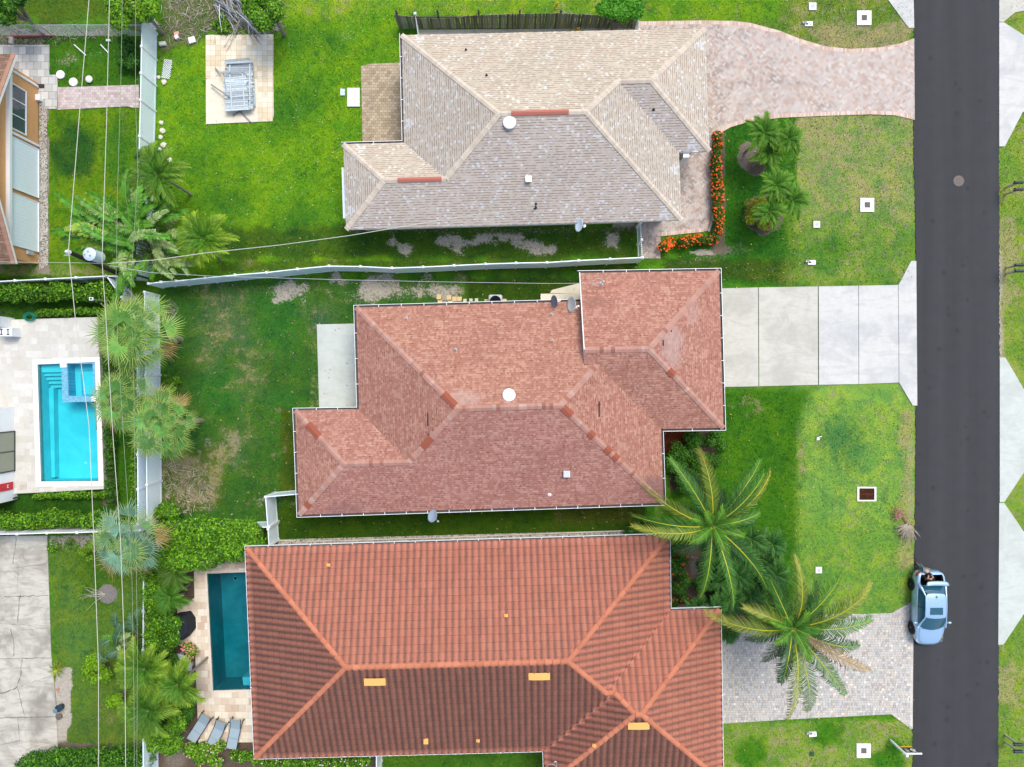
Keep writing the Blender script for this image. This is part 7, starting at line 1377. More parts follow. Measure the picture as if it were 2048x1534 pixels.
def arc_slab(mb, c, r0, r1, a0, a1, z0, z1, n=10):
    o = [(c.x + r1 * math.cos(a0 + (a1 - a0) * i / n), c.y + r1 * math.sin(a0 + (a1 - a0) * i / n)) for i in range(n + 1)]; i_ = [(c.x + r0 * math.cos(a0 + (a1 - a0) * i / n), c.y + r0 * math.sin(a0 + (a1 - a0) * i / n)) for i in range(n + 1)]; 
    vs = [(x, y, z1) for x, y in o] + [(x, y, z1) for x, y in i_] + [(x, y, z0) for x, y in o] + [(x, y, z0) for x, y in i_]; m_ = n + 1; fs = []
    for k in range(n): fs += [(k, k + 1, m_ + k + 1, m_ + k), (k, 2 * m_ + k, 2 * m_ + k + 1, k + 1), (m_ + k, m_ + k + 1, 3 * m_ + k + 1, 3 * m_ + k)]
    fs += [(0, m_, 3 * m_, 2 * m_), (n, 2 * m_ + n, 3 * m_ + n, m_ + n)]; mb.mesh(vs, fs)
mb = MB(); arc_slab(mb, c, .55, .85, -.25, 1.75, .36, .45); mb.build('seat', M_GREYM, root); mb = MB(); arc_slab(mb, c, .60, .78, 0.0, .3, 0, .36); mb.build('leg', M_GREYM, root); mb = MB(); arc_slab(mb, c, .60, .78, 1.3, 1.6, 0, .36); mb.build('leg', M_GREYM, root)
mb = MB(); mb.box(P(341, 1346, .3), (.22, .75, .6), -.55); tag(mb.build('stone_block', M_GREYM, None, loc=P(341, 1346, 0)), 'pale stone slab lying below the curved bench among the palms', 'stone')
# stacked fence sections on the slab
random.seed(5)
root = empty('wood_stack', P(475, 170, 0), 'stack of weathered grey timber fence sections on the cream slab', 'timber stack'); 
def pallet(px, py, w_, h, rz, z, mname='fence_section', rails=(-.2, .33)):
    mb = MB(); c = P(px, py, z); M_ = Matrix.Rotation(rz, 3, 'Z'); n = int(h / .115)
    for k in range(n):
        y = -h / 2 + .0575 + k * .115; col = tuple(np.array((.46, .52, .54)) * random.uniform(.55, 1.25)); mb.box(c + M_ @ Vector((random.uniform(-.05, .05), y, 0)), (w_ * random.uniform(.95, 1.03), .10, .022), rz + random.uniform(-.02, .02), 0, col)
    for r in rails: mb.box(c + M_ @ Vector((r * w_, 0, .042)), (.07, h * 1.03, .05), rz, 0, (.50, .56, .58))
    mb.build(mname, M_WOOD, root)
pallet(478, 172, 1.60, 2.75, .03, .12, rails=(-.4, .4)); pallet(481, 166, 1.55, 2.85, .05, .24, rails=(-.4, .43)); pallet(479, 170, 1.62, 2.8, .0, .36, rails=(-.35, .40)); pallet(472, 184, 1.45, 2.25, .06, .48)
pl_ = MB()
for (x0, y0, x1, y1, w_, z) in ((449, 126, 505, 123, .13, .5), (450, 122, 499, 117, .12, .42), (438, 146, 490, 142, .11, .6), (452, 222, 506, 217, .10, .45), (447, 147, 452, 180, .05, .5), (500, 125, 507, 215, .06, .3), (505, 130, 510, 212, .07, .2)):
    a, e = P(x0, y0, z), P(x1, y1, z); d = e - a; pl_.box((a + e) / 2, (d.length, w_, .035), math.atan2(d.y, d.x), 0, tuple(np.array((.40, .46, .48)) * random.uniform(.7, 1.2)))
pl_.build('loose_rail', M_WOOD, root)
for x0, y0, x1, y1, z, lb in ((422, 169, 459, 194, .56, 'grey plank leaning off the left side of the timber stack'), (466, 231, 485, 219, .1, 'short grey plank at the lower end of the timber stack'), (480, 223, 501, 244, .08, 'thin brown stick pointing off the slab below the timber stack'), (431, 137, 440, 147, .3, 'thin stick poking out left of the timber stack')):
    a, e = P(x0, y0, max(.07, z - .3)), P(x1, y1, z); mb = MB(); d = e - a; mb.box((a + e) / 2, (d.length, .085, .03), M=d.to_track_quat('X', 'Z').to_matrix(), col=(.26, .25, .24)); tag(mb.build('loose_plank', M_WOOD, None, loc=((a + e) / 2)), lb, 'plank')
# brush pile: bare palm stalks and litter
def stick_pile(name, label, area, n, L, cols, zr, r=.018, seed=1, kind=None, ang=None):
    random.seed(seed); mb = MB(); c0 = P(sum(p[0] for p in area) / len(area), sum(p[1] for p in area) / len(area), 0)
    for k in range(n):
        while True:
            x, y = random.uniform(min(p[0] for p in area), max(p[0] for p in area)), random.uniform(min(p[1] for p in area), max(p[1] for p in area))
            if inside_np(area, np.array([x]), np.array([y]))[0]: break
        p = P(x, y, 0); p.z = random.uniform(.02, zr); a = random.uniform(0, 6.28) if ang is None else ang + random.gauss(0, .35); l = L * random.uniform(.4, 1.2); d = Vector((math.cos(a), math.sin(a), random.uniform(-.08, .12))); q = p + d * l; q.z = max(.02, q.z); m_ = (p + q) / 2 + Vector((random.uniform(-.06, .06), random.uniform(-.06, .06), .05)) * l
        mb.tube([p, m_, q], [r * random.uniform(.7, 1.4), r, r * .4], 4, col=tuple(np.array(random.choice(cols)) * random.uniform(.6, 1.3)))
    return tag(mb.build(name, M_TINT, None, loc=c0), label, 'brush pile' if kind is None else None, kind=kind)
stick_pile('brush_pile', 'heap of dead grey palm stalks and branches above the slab at the top edge', [(425, -20), (505, -20), (520, 30), (500, 48), (455, 38), (430, 15)], 150, 1.7, [(.42, .46, .48), (.30, .31, .32), (.5, .52, .5), (.22, .2, .17)], .55, .028, 3, ang=-.85)
stick_pile('twig_litter', 'scattered dry twigs and dead fronds around the brush pile', [(325, -20), (560, -20), (568, 62), (480, 70), (340, 80), (322, 50)], 420, .55, [(.40, .33, .25), (.28, .22, .16), (.5, .46, .4)], .05, .012, 4, 'stuff')
stick_pile('twig_litter', 'dry twigs and fallen frond bits by the inner rear fence', [(325, 930), (370, 915), (420, 960), (430, 1020), (330, 1030)], 380, .38, [(.46, .37, .27), (.32, .25, .18), (.55, .5, .42)], .04, .010, 5, 'stuff')
stick_pile('twig_litter', 'dry litter along the chain-link fence', [(0, 56), (285, 52), (285, 66), (100, 86), (0, 88)], 260, .4, [(.40, .33, .25), (.28, .22, .16), (.5, .46, .4)], .04, .010, 6, 'stuff')
for lb, pts in (('long bare stalk crossing the top edge of the slab from the brush pile', [(478, 45), (460, 75), (447, 96)]), ('thin bare stalk reaching down onto the slab right of its neighbour', [(480, 40), (470, 68), (453, 103)]), ('bare stalk upright in the brush pile reaching the slab corner', [(513, 33), (514, 60), (513, 78)])):
    mb = MB(); mb.tube([P(*pts[0], .5), P(*pts[1], .25), P(*pts[2], .07)], [.03, .022, .012], 6, col=(.34, .30, .26)); tag(mb.build('dead_stalk', M_TINT, None, loc=P(*pts[1], 0)), lb, 'branch')
mb = MB(); mb.tube([P(1480, 1142, .12), P(1510, 1158, .12)], [.09, .07], 9, col=(.48, .49, .50)); tag(mb.build('fallen_log', M_TINT, None, loc=P(1495, 1150, 0)), 'pale grey fallen log under the dark feather palms', 'log')
# fallen palm frond at the kerb
random.seed(8); qb = QB(); c = P(1815, 1046, .10); root = empty('dead_palm_frond', c, 'dried brown fallen palm frond at the edge of the road', 'palm frond')
for k in range(7): a = math.radians(150 + k * 16 - 30); frond(qb, P(1806, 1030, .15), a, random.uniform(.55, .85), .25, -.25, n=3, ll=.16, lw=.07, col=(.30, .15, .10), rcol=(.32, .17, .11), rw=.10, droop=.2)
for k in range(75): a = math.radians(-100 + random.gauss(0, 22)); frond(qb, P(1816, 1046, .16), a, random.uniform(.5, 1.15), .3, -.4, n=6, ll=.26, lw=.05, col=(.42, .36, .28), rcol=(.46, .40, .31), rw=.045, droop=.4, curl=random.uniform(-.7, .7), ang=.3)
qb.build('leaflets', M_LEAF, root); mb = MB(); mb.tube([P(1800, 1022, .08), P(1808, 1034, .16), P(1818, 1050, .12), P(1818, 1066, .06)], [.06, .05, .035, .015], 8, col=(.34, .19, .12)); mb.build('stalk', M_TINT, root)
random.seed(9); qb = QB(); c = P(310, 1042, .3); root = empty('dead_palm_frond', c, 'grey dead palm frond hanging at the foot of the inner rear fence', 'palm frond')
for k in range(22): frond(qb, c + Vector((0, 0, 1.0)), math.radians(40 + random.gauss(0, 30)), random.uniform(.4, .8), .2, -1.2, n=3, ll=.15, lw=.03, col=(.30, .25, .20), rcol=(.36, .31, .26), rw=.05)
qb.build('leaflets', M_LEAF, root)
# small loose things
def thing_box(name, label, cat, px, py, size, col, rz=0.0, z=None, group=None, bev=.02):
    c = P(px, py, 0); mb = MB(); mb.box((c.x, c.y, size[2] / 2 if z is None else z), size, rz, 0, col); o = mb.build(name, M_TINT, None, loc=(c.x, c.y, 0)); tag(o, label, cat, group); m_ = o.modifiers.new('b', 'BEVEL'); m_.width = min(bev, min(size) * .3); m_.segments = 2; return o
thing_box('white_slab', 'square white concrete lid beside the brown paver patio', 'slab', 707.5, 195.5, (.78, 1.16, .10), (.66, .67, .64)); thing_box('utility_lid', 'small pale lid left of the square white concrete lid', 'utility cover', 685.5, 185, (.30, .42, .08), (.52, .62, .60))
GB = 'pale blocks along the tall rear fence'
for lb, x, y, s, rz in (('white block lying beside the slab yard corner, topmost of the fence blocks', 327, 89, (.4, .22, .18), .1), ('cream stone near the top left corner of the paved slab', 385, 81, (.42, .38, .12), .3), ('white cube-shaped block above the slab yard fence', 355, 76, (.24, .24, .18), .5), ('small pinkish stone beside the white cube-shaped block', 354, 68, (.3, .22, .1), .2)): thing_box('garden_block', lb, 'block', x, y, s, (.72, .70, .62) if 'pink' not in lb else (.6, .35, .28), rz)
def rock(label, px, py, r, col=(.62, .58, .48), group=None, name='rock', cat='rock'):
    c = P(px, py, 0); bm = bmesh.new(); bmesh.ops.create_icosphere(bm, subdivisions=2, radius=r); 
    for v in bm.verts: v.co *= random.uniform(.8, 1.15); v.co.z *= .6
    me = bpy.data.meshes.new(name); bm.to_mesh(me); bm.free(); ca = me.color_attributes.new('tint', 'FLOAT_COLOR', 'CORNER'); ca.data.foreach_set('color', [col[0], col[1], col[2], 1.0] * len(me.loops)); me.materials.append(M_TINT); o = bpy.data.objects.new(name, me); SC.collection.objects.link(o); o.location = (c.x, c.y, r * .3); WL[o.name] = o.location.copy(); tag(o, label, cat, group); return o
GRK = 'pale rocks lined up along the tall rear fence'
for k, (x, y, r) in enumerate(((326, 262, .17), (322, 275, .15), (328, 290, .18), (320, 300, .14), (325, 318, .17), (340, 320, .15), (334, 340, .19), (323, 246, .14), (329, 165, .17), (318, 155, .12))): rock('pale rock in the row along the tall rear fence', x, y, r, group=GRK)
def disc(name, label, cat, px, py, r, z, m, prof=None): mb = MB(); mb.lathe(prof or [(r, 0), (r, z * .8), (r * .9, z), (.001, z)], P(px, py, 0), 24); o = mb.build(name, m, None, loc=P(px, py, 0)); return tag(o, label, cat)
disc('stone_disc', 'round white stepping disc nearest the grey flagstones', 'stepping stone', 122, 150, .26, .10, M_WHITEC); disc('stone_disc', 'round white stepping disc in the middle of the three, above the pink path', 'stepping stone', 148, 165, .26, .12, M_WHITEC)
mb = MB(); qb = QB(); random.seed(3); c = P(179, 159, .05)
mb.lathe([(.2, -.02), (.22, .08), (.12, .16), (.001, .17)], c, 9); tag(mb.build('white_mound', M_WHITEC, None, loc=c), 'rough white lump in the grass right of the two discs', 'stone')
for lb, x0, y0, x1, y1 in (('white pipe lying in the grass left of its twin', 148, 89, 172, 111), ('white pipe lying in the grass right of its twin', 201, 89, 217, 106)): mb = MB(); mb.tube([P(x0, y0, .06), P(x1, y1, .06)], .035, 8); tag(mb.build('plastic_pipe', M_WHITE, None, loc=P(x0, y0, 0)), lb, 'pipe', 'white pipes lying on the upper left lawn')
mb = MB(); mb.box(P(217, 81, .06), (.26, .12, .12), .0, 0); mb.box(P(214, 81, .14), (.08, .08, .06), .0, 0); tag(mb.build('white_brick', M_WHITE, None, loc=P(217, 81, 0)), 'white block in the grass above the two pipes', 'block')
mb = MB()
for k in range(60): p = P(22 + k * 1.5, 72 - k * .03, .05); mb.box(p, (.05, .13, .12), .5, 0, (.34, .13, .10))
tag(mb.build('garden_edging', M_TINT, None, loc=P(60, 71, 0)), 'row of scalloped red-brown garden edging near the chain-link fence', 'garden edging')
mb = MB(); mb.box(P(23, 81, .08), (.24, .40, .16)); tag(mb.build('concrete_block', M_CURB, None, loc=P(23, 81, 0)), 'pale concrete block below the red-brown garden edging', 'block')
mb = MB(); mb.box(P(80, 172, .06), (.5, .2, .12)); tag(mb.build('timber_step', M_POLE, None, loc=P(80, 172, 0)), 'dark timber step at the corner of the orange house', 'step')
mb = MB(); mb.box(P(77, 196, .15), (.36, .36, .3)); tag(mb.build('white_box', M_WHITE, None, loc=P(77, 196, 0)), 'small white box against the orange house wall', 'box')
# lattice scraps
def lattice(label, px, py, w_, h, rz):
    root = P(px, py, .04); mb = MB(); M_ = Matrix.Rotation(rz, 3, 'Z'); n = int((w_ + h) / .13)
    for s in (1, -1):
        for k in range(n):
            o = -(w_ + h) / 2 + k * .13
            pts = [];
            for t in np.linspace(-1.2, 1.2, 60):
                x = o + t * .7071; y = t * .7071 * s
                if abs(x) <= w_ / 2 and abs(y) <= h / 2: pts.append((x, y))
            if len(pts) > 1: a, e = pts[0], pts[-1]; d = Vector((e[0] - a[0], e[1] - a[1])); mb.box(root + M_ @ Vector(((a[0] + e[0]) / 2, (a[1] + e[1]) / 2, .01 * s)), (d.length, .03, .012), rz + math.atan2(d.y, d.x))
    tag(mb.build('lattice_panel', M_WHITE, None, loc=root), label, 'lattice')
lattice('broken piece of white lattice lying on the grass beside the tall rear fence', 334, 138, .55, 1.2, -.15); lattice('white lattice scrap at the top end of the tall rear fence', 306, 46, .5, .9, .6)
# air conditioner and stepping pavers by the red house
root = empty('air_conditioner', P(991, 600, 0), 'grey air conditioner unit with round fan beside the red house wall', 'air conditioner'); mb = MB(); c = P(991, 604, .5); mb.box((c.x, c.y, .45), (.85, .85, .8)); o = mb.build('casing', M_GREYM, root); bv = o.modifiers.new('b', 'BEVEL'); bv.width = .12; bv.segments = 3
mb = MB(); mb.lathe([(.34, .86), (.34, .875), (.001, .872)], (c.x, c.y, 0), 26); mb.build('fan_well', M_BLACK, root); mb = MB()
for r_ in (.1, .18, .26, .34): mb.tube([(c.x + r_ * math.cos(a), c.y + r_ * math.sin(a), .89) for a in np.linspace(0, 6.283, 25)], .006, 4)
for k in range(8): a = k * .785; mb.tube([(c.x, c.y, .89), (c.x + .36 * math.cos(a), c.y + .36 * math.sin(a), .89)], .006, 4)
mb.build('fan_guard', M_DARK, root)
random.seed(2); k = 0
SP = [(878, 594, .28, 0), (889, 597, .26, 1), (898, 595, .28, 0), (909, 598, .28, 0), (919, 598, .28, 0), (930, 601, .20, 2), (880, 605, .28, 0), (890, 606, .26, 1), (901, 606, .26, 2), (913, 608, .2, 2), (942, 600, .2, 2), (953, 600, .2, 2), (974, 603, .3, 0), (1009, 602, .26, 0)]
for x, y, s, t in SP:
    c = P(x, y, 0); mb = MB(); mb.box((c.x, c.y, .02), (s, s * random.uniform(.85, 1.05), .06), random.uniform(-.05, .05), 0, [(.66, .47, .24), (.33, .31, .23), (.60, .56, .40)][t]); tag(mb.build('paving_slab', M_TINT, None, loc=(c.x, c.y, 0)), 'small loose square paver beside the upper wall of the red house', 'paver', 'loose pavers along the red house wall')
# hose coil
mb = MB(); random.seed(4); c = P(61, 634, DZ + .05); pts = []
for k in range(130): a = k * .42; r_ = .26 + .07 * math.sin(k * .13) + random.uniform(-.02, .02); pts.append(c + Vector((r_ * math.cos(a) * 1.15, r_ * .8 * math.sin(a), .03 + .05 * math.sin(k * .7) + .001 * k)))
mb.tube(pts, .016, 6, col=(.02, .22, .15)); tag(mb.build('hose_coil', M_TINT, None, loc=c), 'coiled green garden hose on the edge of the travertine deck', 'hose')
root = empty('floodlight_pole', P(232, 606, 0), 'slim leaning pole with small white floodlight above the hedge', 'lamp'); mb = MB(); a = P(230, 606, 0); e = P(184, 598, 2.6); mb.tube([a, e], .035, 8); mb.build('pole', M_GALV, root); mb = MB(); mb.box(e + Vector((0, 0, .05)), (.22, .18, .1)); mb.build('lamp_head', M_WHITE, root); mb = MB(); mb.box(e + Vector((0, 0, .105)), (.12, .1, .01)); mb.build('sensor', M_DARK, root)
# pots
root = empty('plant_pot', P(123, 1412, 0), 'dark blue-black round pot on the sandy strip beside the old driveway', 'pot'); mb = MB(); mb.lathe([(.17, 0), (.2, .3), (.22, .36), (.2, .36), (.18, .3), (.001, .29)], P(124, 1412, 0), 22); mb.build('pot', plain('dark_pot', (.02, .05, .07), .5), root); mb = MB(); mb.lathe([(.13, .37), (.14, .43), (.001, .44)], P(119, 1416, 0), 18); mb.build('lid', plain('bluegrey_lid', (.13, .2, .24), .5), root)
rock('dark tangled stump beside the round dark pot', 119, 1432, .2, (.14, .12, .10), name='stump', cat='stump'); rock('small orange rock on the sandy strip above the pot', 116, 1378, .10, (.5, .22, .14))
root = empty('pipe_fitting', P(1637, 877, 0), 'small white broken pipe fitting lying on the striped lawn', 'pipe fitting'); mb = MB(); c = P(1637, 878, .05); mb.lathe([(.07, 0), (.09, .04), (.05, .09), (.001, .1)], c - Vector((0, 0, .05)), 14); mb.build('cap', M_WHITE, root); mb = MB(); mb.tube([c + Vector((-.1, -.1, 0)), c + Vector((-.1, .08, .03)), c + Vector((.02, .12, .02)), c + Vector((.18, .16, .0))], .028, 7); mb.build('pipe', M_WHITE, root)
mb = MB(); mb.lathe([(.001, .02), (.05, .02), (.05, 0)], P(62, 845, DZ), 14); mb.box(P(62, 845, DZ + .01), (.16, .02, .015)); mb.box(P(62, 845, DZ + .01), (.02, .16, .015)); tag(mb.build('deck_drain', M_GREYM, None, loc=P(62, 845, DZ)), 'small round drain in the travertine deck left of the pool', 'drain')
mb = MB(); mb.box(P(46, 972, DZ + .01), (.42, .5, .03)); tag(mb.build('deck_hatch', M_CURB, None, loc=P(46, 972, DZ)), 'square grey skimmer hatch at the lower corner of the travertine deck', 'hatch')
for lb, x, y, z in (('dark small floodlight on the lawn beside the travertine deck corner', 38, 995, .3), ('dark small floodlight beside the garden wall top', 26, 630, .9)):
    c = P(x, y, 0); mb = MB(); mb.tube([(c.x, c.y, 0), (c.x, c.y, z)], .015, 6); mb.box((c.x, c.y + .03, z + .05), (.2, .1, .12), .4); tag(mb.build('spotlight', M_DARK, None, loc=c), lb, 'lamp')
# gravel strips
struct(slab('gravel_strip', [(80, 178), (93, 180), (96, 400), (97, 530), (80, 540), (76, 515), (78, 300)], -.05, .02, M_GRAVEL)); struct(slab('gravel_strip', [(556, 1079), (1240, 1061), (1245, 1074), (556, 1094)], -.05, .02, M_GRAVEL))
for pts, nm in (([(552, 1080), (590, 1081), (592, 1079)], 'low'), ([(612, 1082), (700, 1080), (900, 1074), (1100, 1066), (1252, 1061)], 'long')):
    P_ = [P2(*p) for p in pts]; mb = MB()
    for i in range(len(P_) - 1): d = P_[i + 1] - P_[i]; mb.box((*((P_[i] + P_[i + 1]) / 2), .05), (d.length, .06, .12), math.atan2(d.y, d.x))
    tag(mb.build('garden_kerb', M_CURB, None, loc=(*P_[0], 0)), 'thin pale kerb along the gravel strip above the tiled house' if nm == 'long' else 'short curved kerb piece at the left end of the gravel strip', 'kerb')
# ------------------------------------------------------------------ parked car, boot open, front towards the bottom of the picture
CX, CY = 25.27, -13.58
car = empty('parked_car', (CX, CY, 0), 'silver-blue sedan parked at the road edge with its boot lid raised', 'car')
def CV(x, y, z): return Vector((CX + x, CY + y, z))
SEC = [(-2.29, .40, .32, .50, .58), (-2.21, .60, .25, .60, .67), (-2.05, .73, .21, .67, .74), (-1.75, .84, .20, .73, .82), (-1.30, .90, .20, .80, .90), (-1.00, .905, .20, .86, .95), (-.4, .91, .20, .88, .97), (.3, .91, .20, .90, .98), (1.0, .905, .20, .92, 1.0), (1.45, .90, .21, .93, 1.02), (1.85, .87, .23, .92, 1.01), (2.08, .80, .27, .90, .98), (2.20, .70, .32, .84, .92), (2.26, .54, .38, .66, .78)]
bm = bmesh.new(); rows = []
for (y, w_, zb, zs, zt) in SEC:
    half = [(w_ * .80, zb), (w_ * .96, zb + .05), (w_ * 1.0, (zb + zs) / 2 + .02), (w_ * .985, zs - .03), (w_ * .93, zs + .03), (w_ * .80, zt - .035), (w_ * .70, zt - .005), (w_ * .35, zt + .012)]
    ring = half + [(0, zt + .018)] + [(-x, z) for x, z in half[::-1]]; rows.append([bm.verts.new((x, y, z)) for x, z in ring])
n = len(rows[0])
for i in range(len(rows) - 1):
    for j in range(n - 1):
        y0 = SEC[i][0]
        if 9 <= i <= 10 and 5 <= j <= 10: continue          # boot opening
        f = bm.faces.new((rows[i][j], rows[i][j + 1], rows[i + 1][j + 1], rows[i + 1][j])); f.smooth = True
for r in (rows[0], rows[-1]):
    f = bm.faces.new(r); f.smooth = True
bmesh.ops.recalc_face_normals(bm, faces=bm.faces)
me = bpy.data.meshes.new('body'); bm.to_mesh(me); bm.free(); me.materials.append(M_CARP); o = bpy.data.objects.new('body', me); SC.collection.objects.link(o); o.parent = car; WL[o.name] = WL[car.name].copy()
s = o.modifiers.new('s', 'SUBSURF'); s.levels = 2; s.render_levels = 2; body = o
BZ = lambda y: .985
# greenhouse shell: sections bottom ring and roof ring
def loftshell(name, secs, m, parent, smooth=True, sub=1):
    bm = bmesh.new(); rows = [[bm.verts.new(v) for v in s_] for s_ in secs]
    for i in range(len(rows) - 1):
        for j in range(len(rows[0]) - 1): f = bm.faces.new((rows[i][j], rows[i][j + 1], rows[i + 1][j + 1], rows[i + 1][j])); f.smooth = smooth
    bmesh.ops.recalc_face_normals(bm, faces=bm.faces)
    me = bpy.data.meshes.new(name); bm.to_mesh(me); bm.free(); me.materials.append(m); o = bpy.data.objects.new(name, me); SC.collection.objects.link(o); o.parent = parent; WL[o.name] = WL[car.name].copy()
    if sub: s = o.modifiers.new('s', 'SUBSURF'); s.levels = sub; s.render_levels = sub
    return o
def xs(w_, yc, z, bow=0.0, dz=0.0, K=7): return [(w_ * (2 * k / (K - 1) - 1), yc + bow * (1 - (2 * k / (K - 1) - 1) ** 2), z + dz * (1 - (2 * k / (K - 1) - 1) ** 2)) for k in range(K)]
loftshell('roof', [xs(.60, -.38, 1.375, -.06, .02), xs(.605, -.25, 1.415, -.05, .025), xs(.60, .35, 1.435, 0, .03), xs(.575, .85, 1.42, 0, .03), xs(.55, 1.03, 1.38, .03, .02)], M_CARP, car)
loftshell('windscreen', [xs(.735, -1.06, .955, -.20, .02), xs(.68, -.72, 1.16, -.12, .03), xs(.60, -.38, 1.37, -.065, .025)], M_CGLASS, car)
loftshell('rear_window', [xs(.55, 1.02, 1.375, .03, .02), xs(.62, 1.25, 1.20, .06, .03), xs(.66, 1.44, 1.03, .09, .02)], M_CGLASS, car)
for sx in (-1, 1):
    def S(y, x, z): return (sx * x, y, z)
    loftshell('side_window', [[S(-1.00, .845, .94), S(-.55, .85, .96), (sx * .85, .3, .97), S(1.0, .83, .99), S(1.32, .80, 1.01)], [S(-.72, .775, 1.10), S(-.45, .755, 1.17), (sx * .745, .3, 1.20), S(.95, .73, 1.18), S(1.18, .745, 1.10)], [S(-.42, .655, 1.325), S(-.30, .65, 1.345), (sx * .64, .3, 1.385), S(.80, .63, 1.365), S(.98, .625, 1.325)]], M_CGLASS, car)
    mb = MB(); mb.tube([CV(sx * .83, -1.10, .95), CV(sx * .735, -.72, 1.17), CV(sx * .62, -.36, 1.385), CV(sx * .625, .3, 1.425), CV(sx * .61, .9, 1.40), CV(sx * .69, 1.22, 1.20), CV(sx * .79, 1.55, .99)], [.05, .045, .04, .035, .04, .07, .09], 8); mb.build('roof_pillar', M_CARP, car, smooth=True)
    mb = MB(); mb.tube([CV(sx * .862, .18, .96), CV(sx * .765, .2, 1.19), CV(sx * .655, .22, 1.39)], .022, 6); mb.build('door_pillar', M_DARK, car)
    mb = MB(); mb.tube([CV(sx * .875, -1.05, .925), CV(sx * .885, 0, .945), CV(sx * .87, 1.25, .985)], .014, 6); mb.build('window_trim', M_GALV, car)
    for y in (-1.32, 1.32):
        A_ = Matrix.Rotation(math.pi / 2, 3, 'Y'); mb = MB(); mb.lathe([(.24, -.10), (.31, -.10), (.335, -.06), (.335, .06), (.31, .10), (.24, .10)], CV(sx * .83, y, .335), 30, M=A_); wh = mb.build('wheel', M_RUBBER, car, smooth=True)
        mb = MB(); mb.lathe([(.245, .0), (.245, .04), (.22, .045), (.22, -.03), (.05, -.03), (.05, .05), (.001, .055)], CV(sx * (.83 + .055), y, .335), 26, M=A_ if sx > 0 else Matrix.Rotation(-math.pi / 2, 3, 'Y'))
        for k in range(7): a = k * .8976; c = CV(sx * .915, y + .13 * math.cos(a), .335 + .13 * math.sin(a)); mb.box(c, (.03, .20, .045), M=Matrix.Rotation(a, 3, 'X'))
        mb.build('rim', M_ALLOY, wh); mb = MB(); mb.lathe([(.40, -.06), (.395, .02), (.34, .025), (.34, -.06)], CV(sx * .875, y, .345), 30, M=A_ if sx > 0 else Matrix.Rotation(-math.pi / 2, 3, 'Y')); mb.build('wheel_arch', M_DARK, car)
    for y in (-.25, .75): mb = MB(); mb.box(CV(sx * .915, y, .80), (.03, .20, .035)); mb.build('door_handle', M_CARP, car)
    mb = MB(); mb.box(CV(sx * .93, -.82, 1.0), (.16, .05, .04)); mb.lathe([(.001, -.11), (.06, -.09), (.075, 0), (.06, .09), (.001, .11)], CV(sx * 1.03, -.80, 1.02), 12, M=Matrix.Rotation(math.pi / 2, 3, 'Y')); mb.build('mirror', M_CARP, car, smooth=True)
    mb = MB(); mb.mesh([CV(sx * .60, -2.19, .62), CV(sx * .78, -2.04, .66), CV(sx * .85, -1.80, .76), CV(sx * .78, -1.84, .80), CV(sx * .62, -2.10, .73)], [(0, 1, 2, 3, 4) if sx > 0 else (4, 3, 2, 1, 0)]); mb.build('headlight', M_LENS, car)
    mb = MB(); mb.box(CV(sx * .865, -1.83, .60), (.03, .12, .05), sx * -.35); mb.build('indicator', M_AMBER, car)
    mb = MB(); mb.mesh([CV(sx * .60, 2.235, .72), CV(sx * .80, 2.13, .72), CV(sx * .875, 1.93, .76), CV(sx * .865, 1.93, .90), CV(sx * .76, 2.13, .90), CV(sx * .58, 2.215, .88)], [(0, 1, 4, 5), (1, 2, 3, 4)]); mb.build('tail_light', M_TAIL, car)
mb = MB(); mb.box(CV(0, .03, 1.467), (.74, .42, .012)); o = mb.build('sunroof', M_CGLASS, car); bv = o.modifiers.new('b', 'BEVEL'); bv.width = .05; bv.segments = 3; bv.affect = 'VERTICES'
mb = MB(); mb.tube([CV(0, .78, 1.46), CV(0, .86, 1.50), CV(0, .93, 1.49), CV(0, .95, 1.45)], [.008, .022, .02, .01], 6); mb.build('antenna_fin', M_DARK, car)
mb = MB(); a = CV(0, 1.79, .62)
for c, s_ in (((0, 1.79, .42), (1.14, .58, .02)), ((-.60, 1.79, .66), (.02, .62, .5)), ((.60, 1.79, .66), (.02, .62, .5)), ((0, 1.49, .66), (1.16, .02, .5)), ((0, 2.08, .62), (1.16, .02, .44))): mb.box(CV(*c), s_)
mb.build('boot_well', M_BLACK, car)
mb = MB(); mb.box(CV(.15, 1.75, .52), (.5, .35, .18), .2, 0, (.02, .02, .022)); mb.box(CV(-.25, 1.9, .5), (.3, .25, .14), -.3, 0, (.10, .08, .07)); mb.build('boot_bag', M_TINT, car)
lid = [xs(.64, 1.44, 1.04, .0, .02), xs(.66, 1.47, 1.30, .02, .02), xs(.68, 1.54, 1.56, .03, .02), xs(.67, 1.60, 1.61, .03, .02), xs(.64, 1.80, 1.54, .05, .0)]
lo = loftshell('boot_lid', lid, M_CARP, car); so = lo.modifiers.new('t', 'SOLIDIFY'); so.thickness = .035
mb = MB(); mb.box(CV(0, 1.52, 1.22), (1.1, .02, .30), M=Matrix.Rotation(-.15, 3, 'X')); mb.build('boot_lining', M_DARK, car)
mb = MB(); mb.tube([CV(-.05, -1.12, 1.0), CV(-.02, -.92, 1.065)], .008, 5); mb.tube([CV(-.55, -1.16, .975), CV(-.05, -1.20, .985)], .010, 5); mb.tube([CV(.05, -1.22, .985), CV(.55, -1.10, .985)], .010, 5); mb.build('wiper', M_DARK, car)
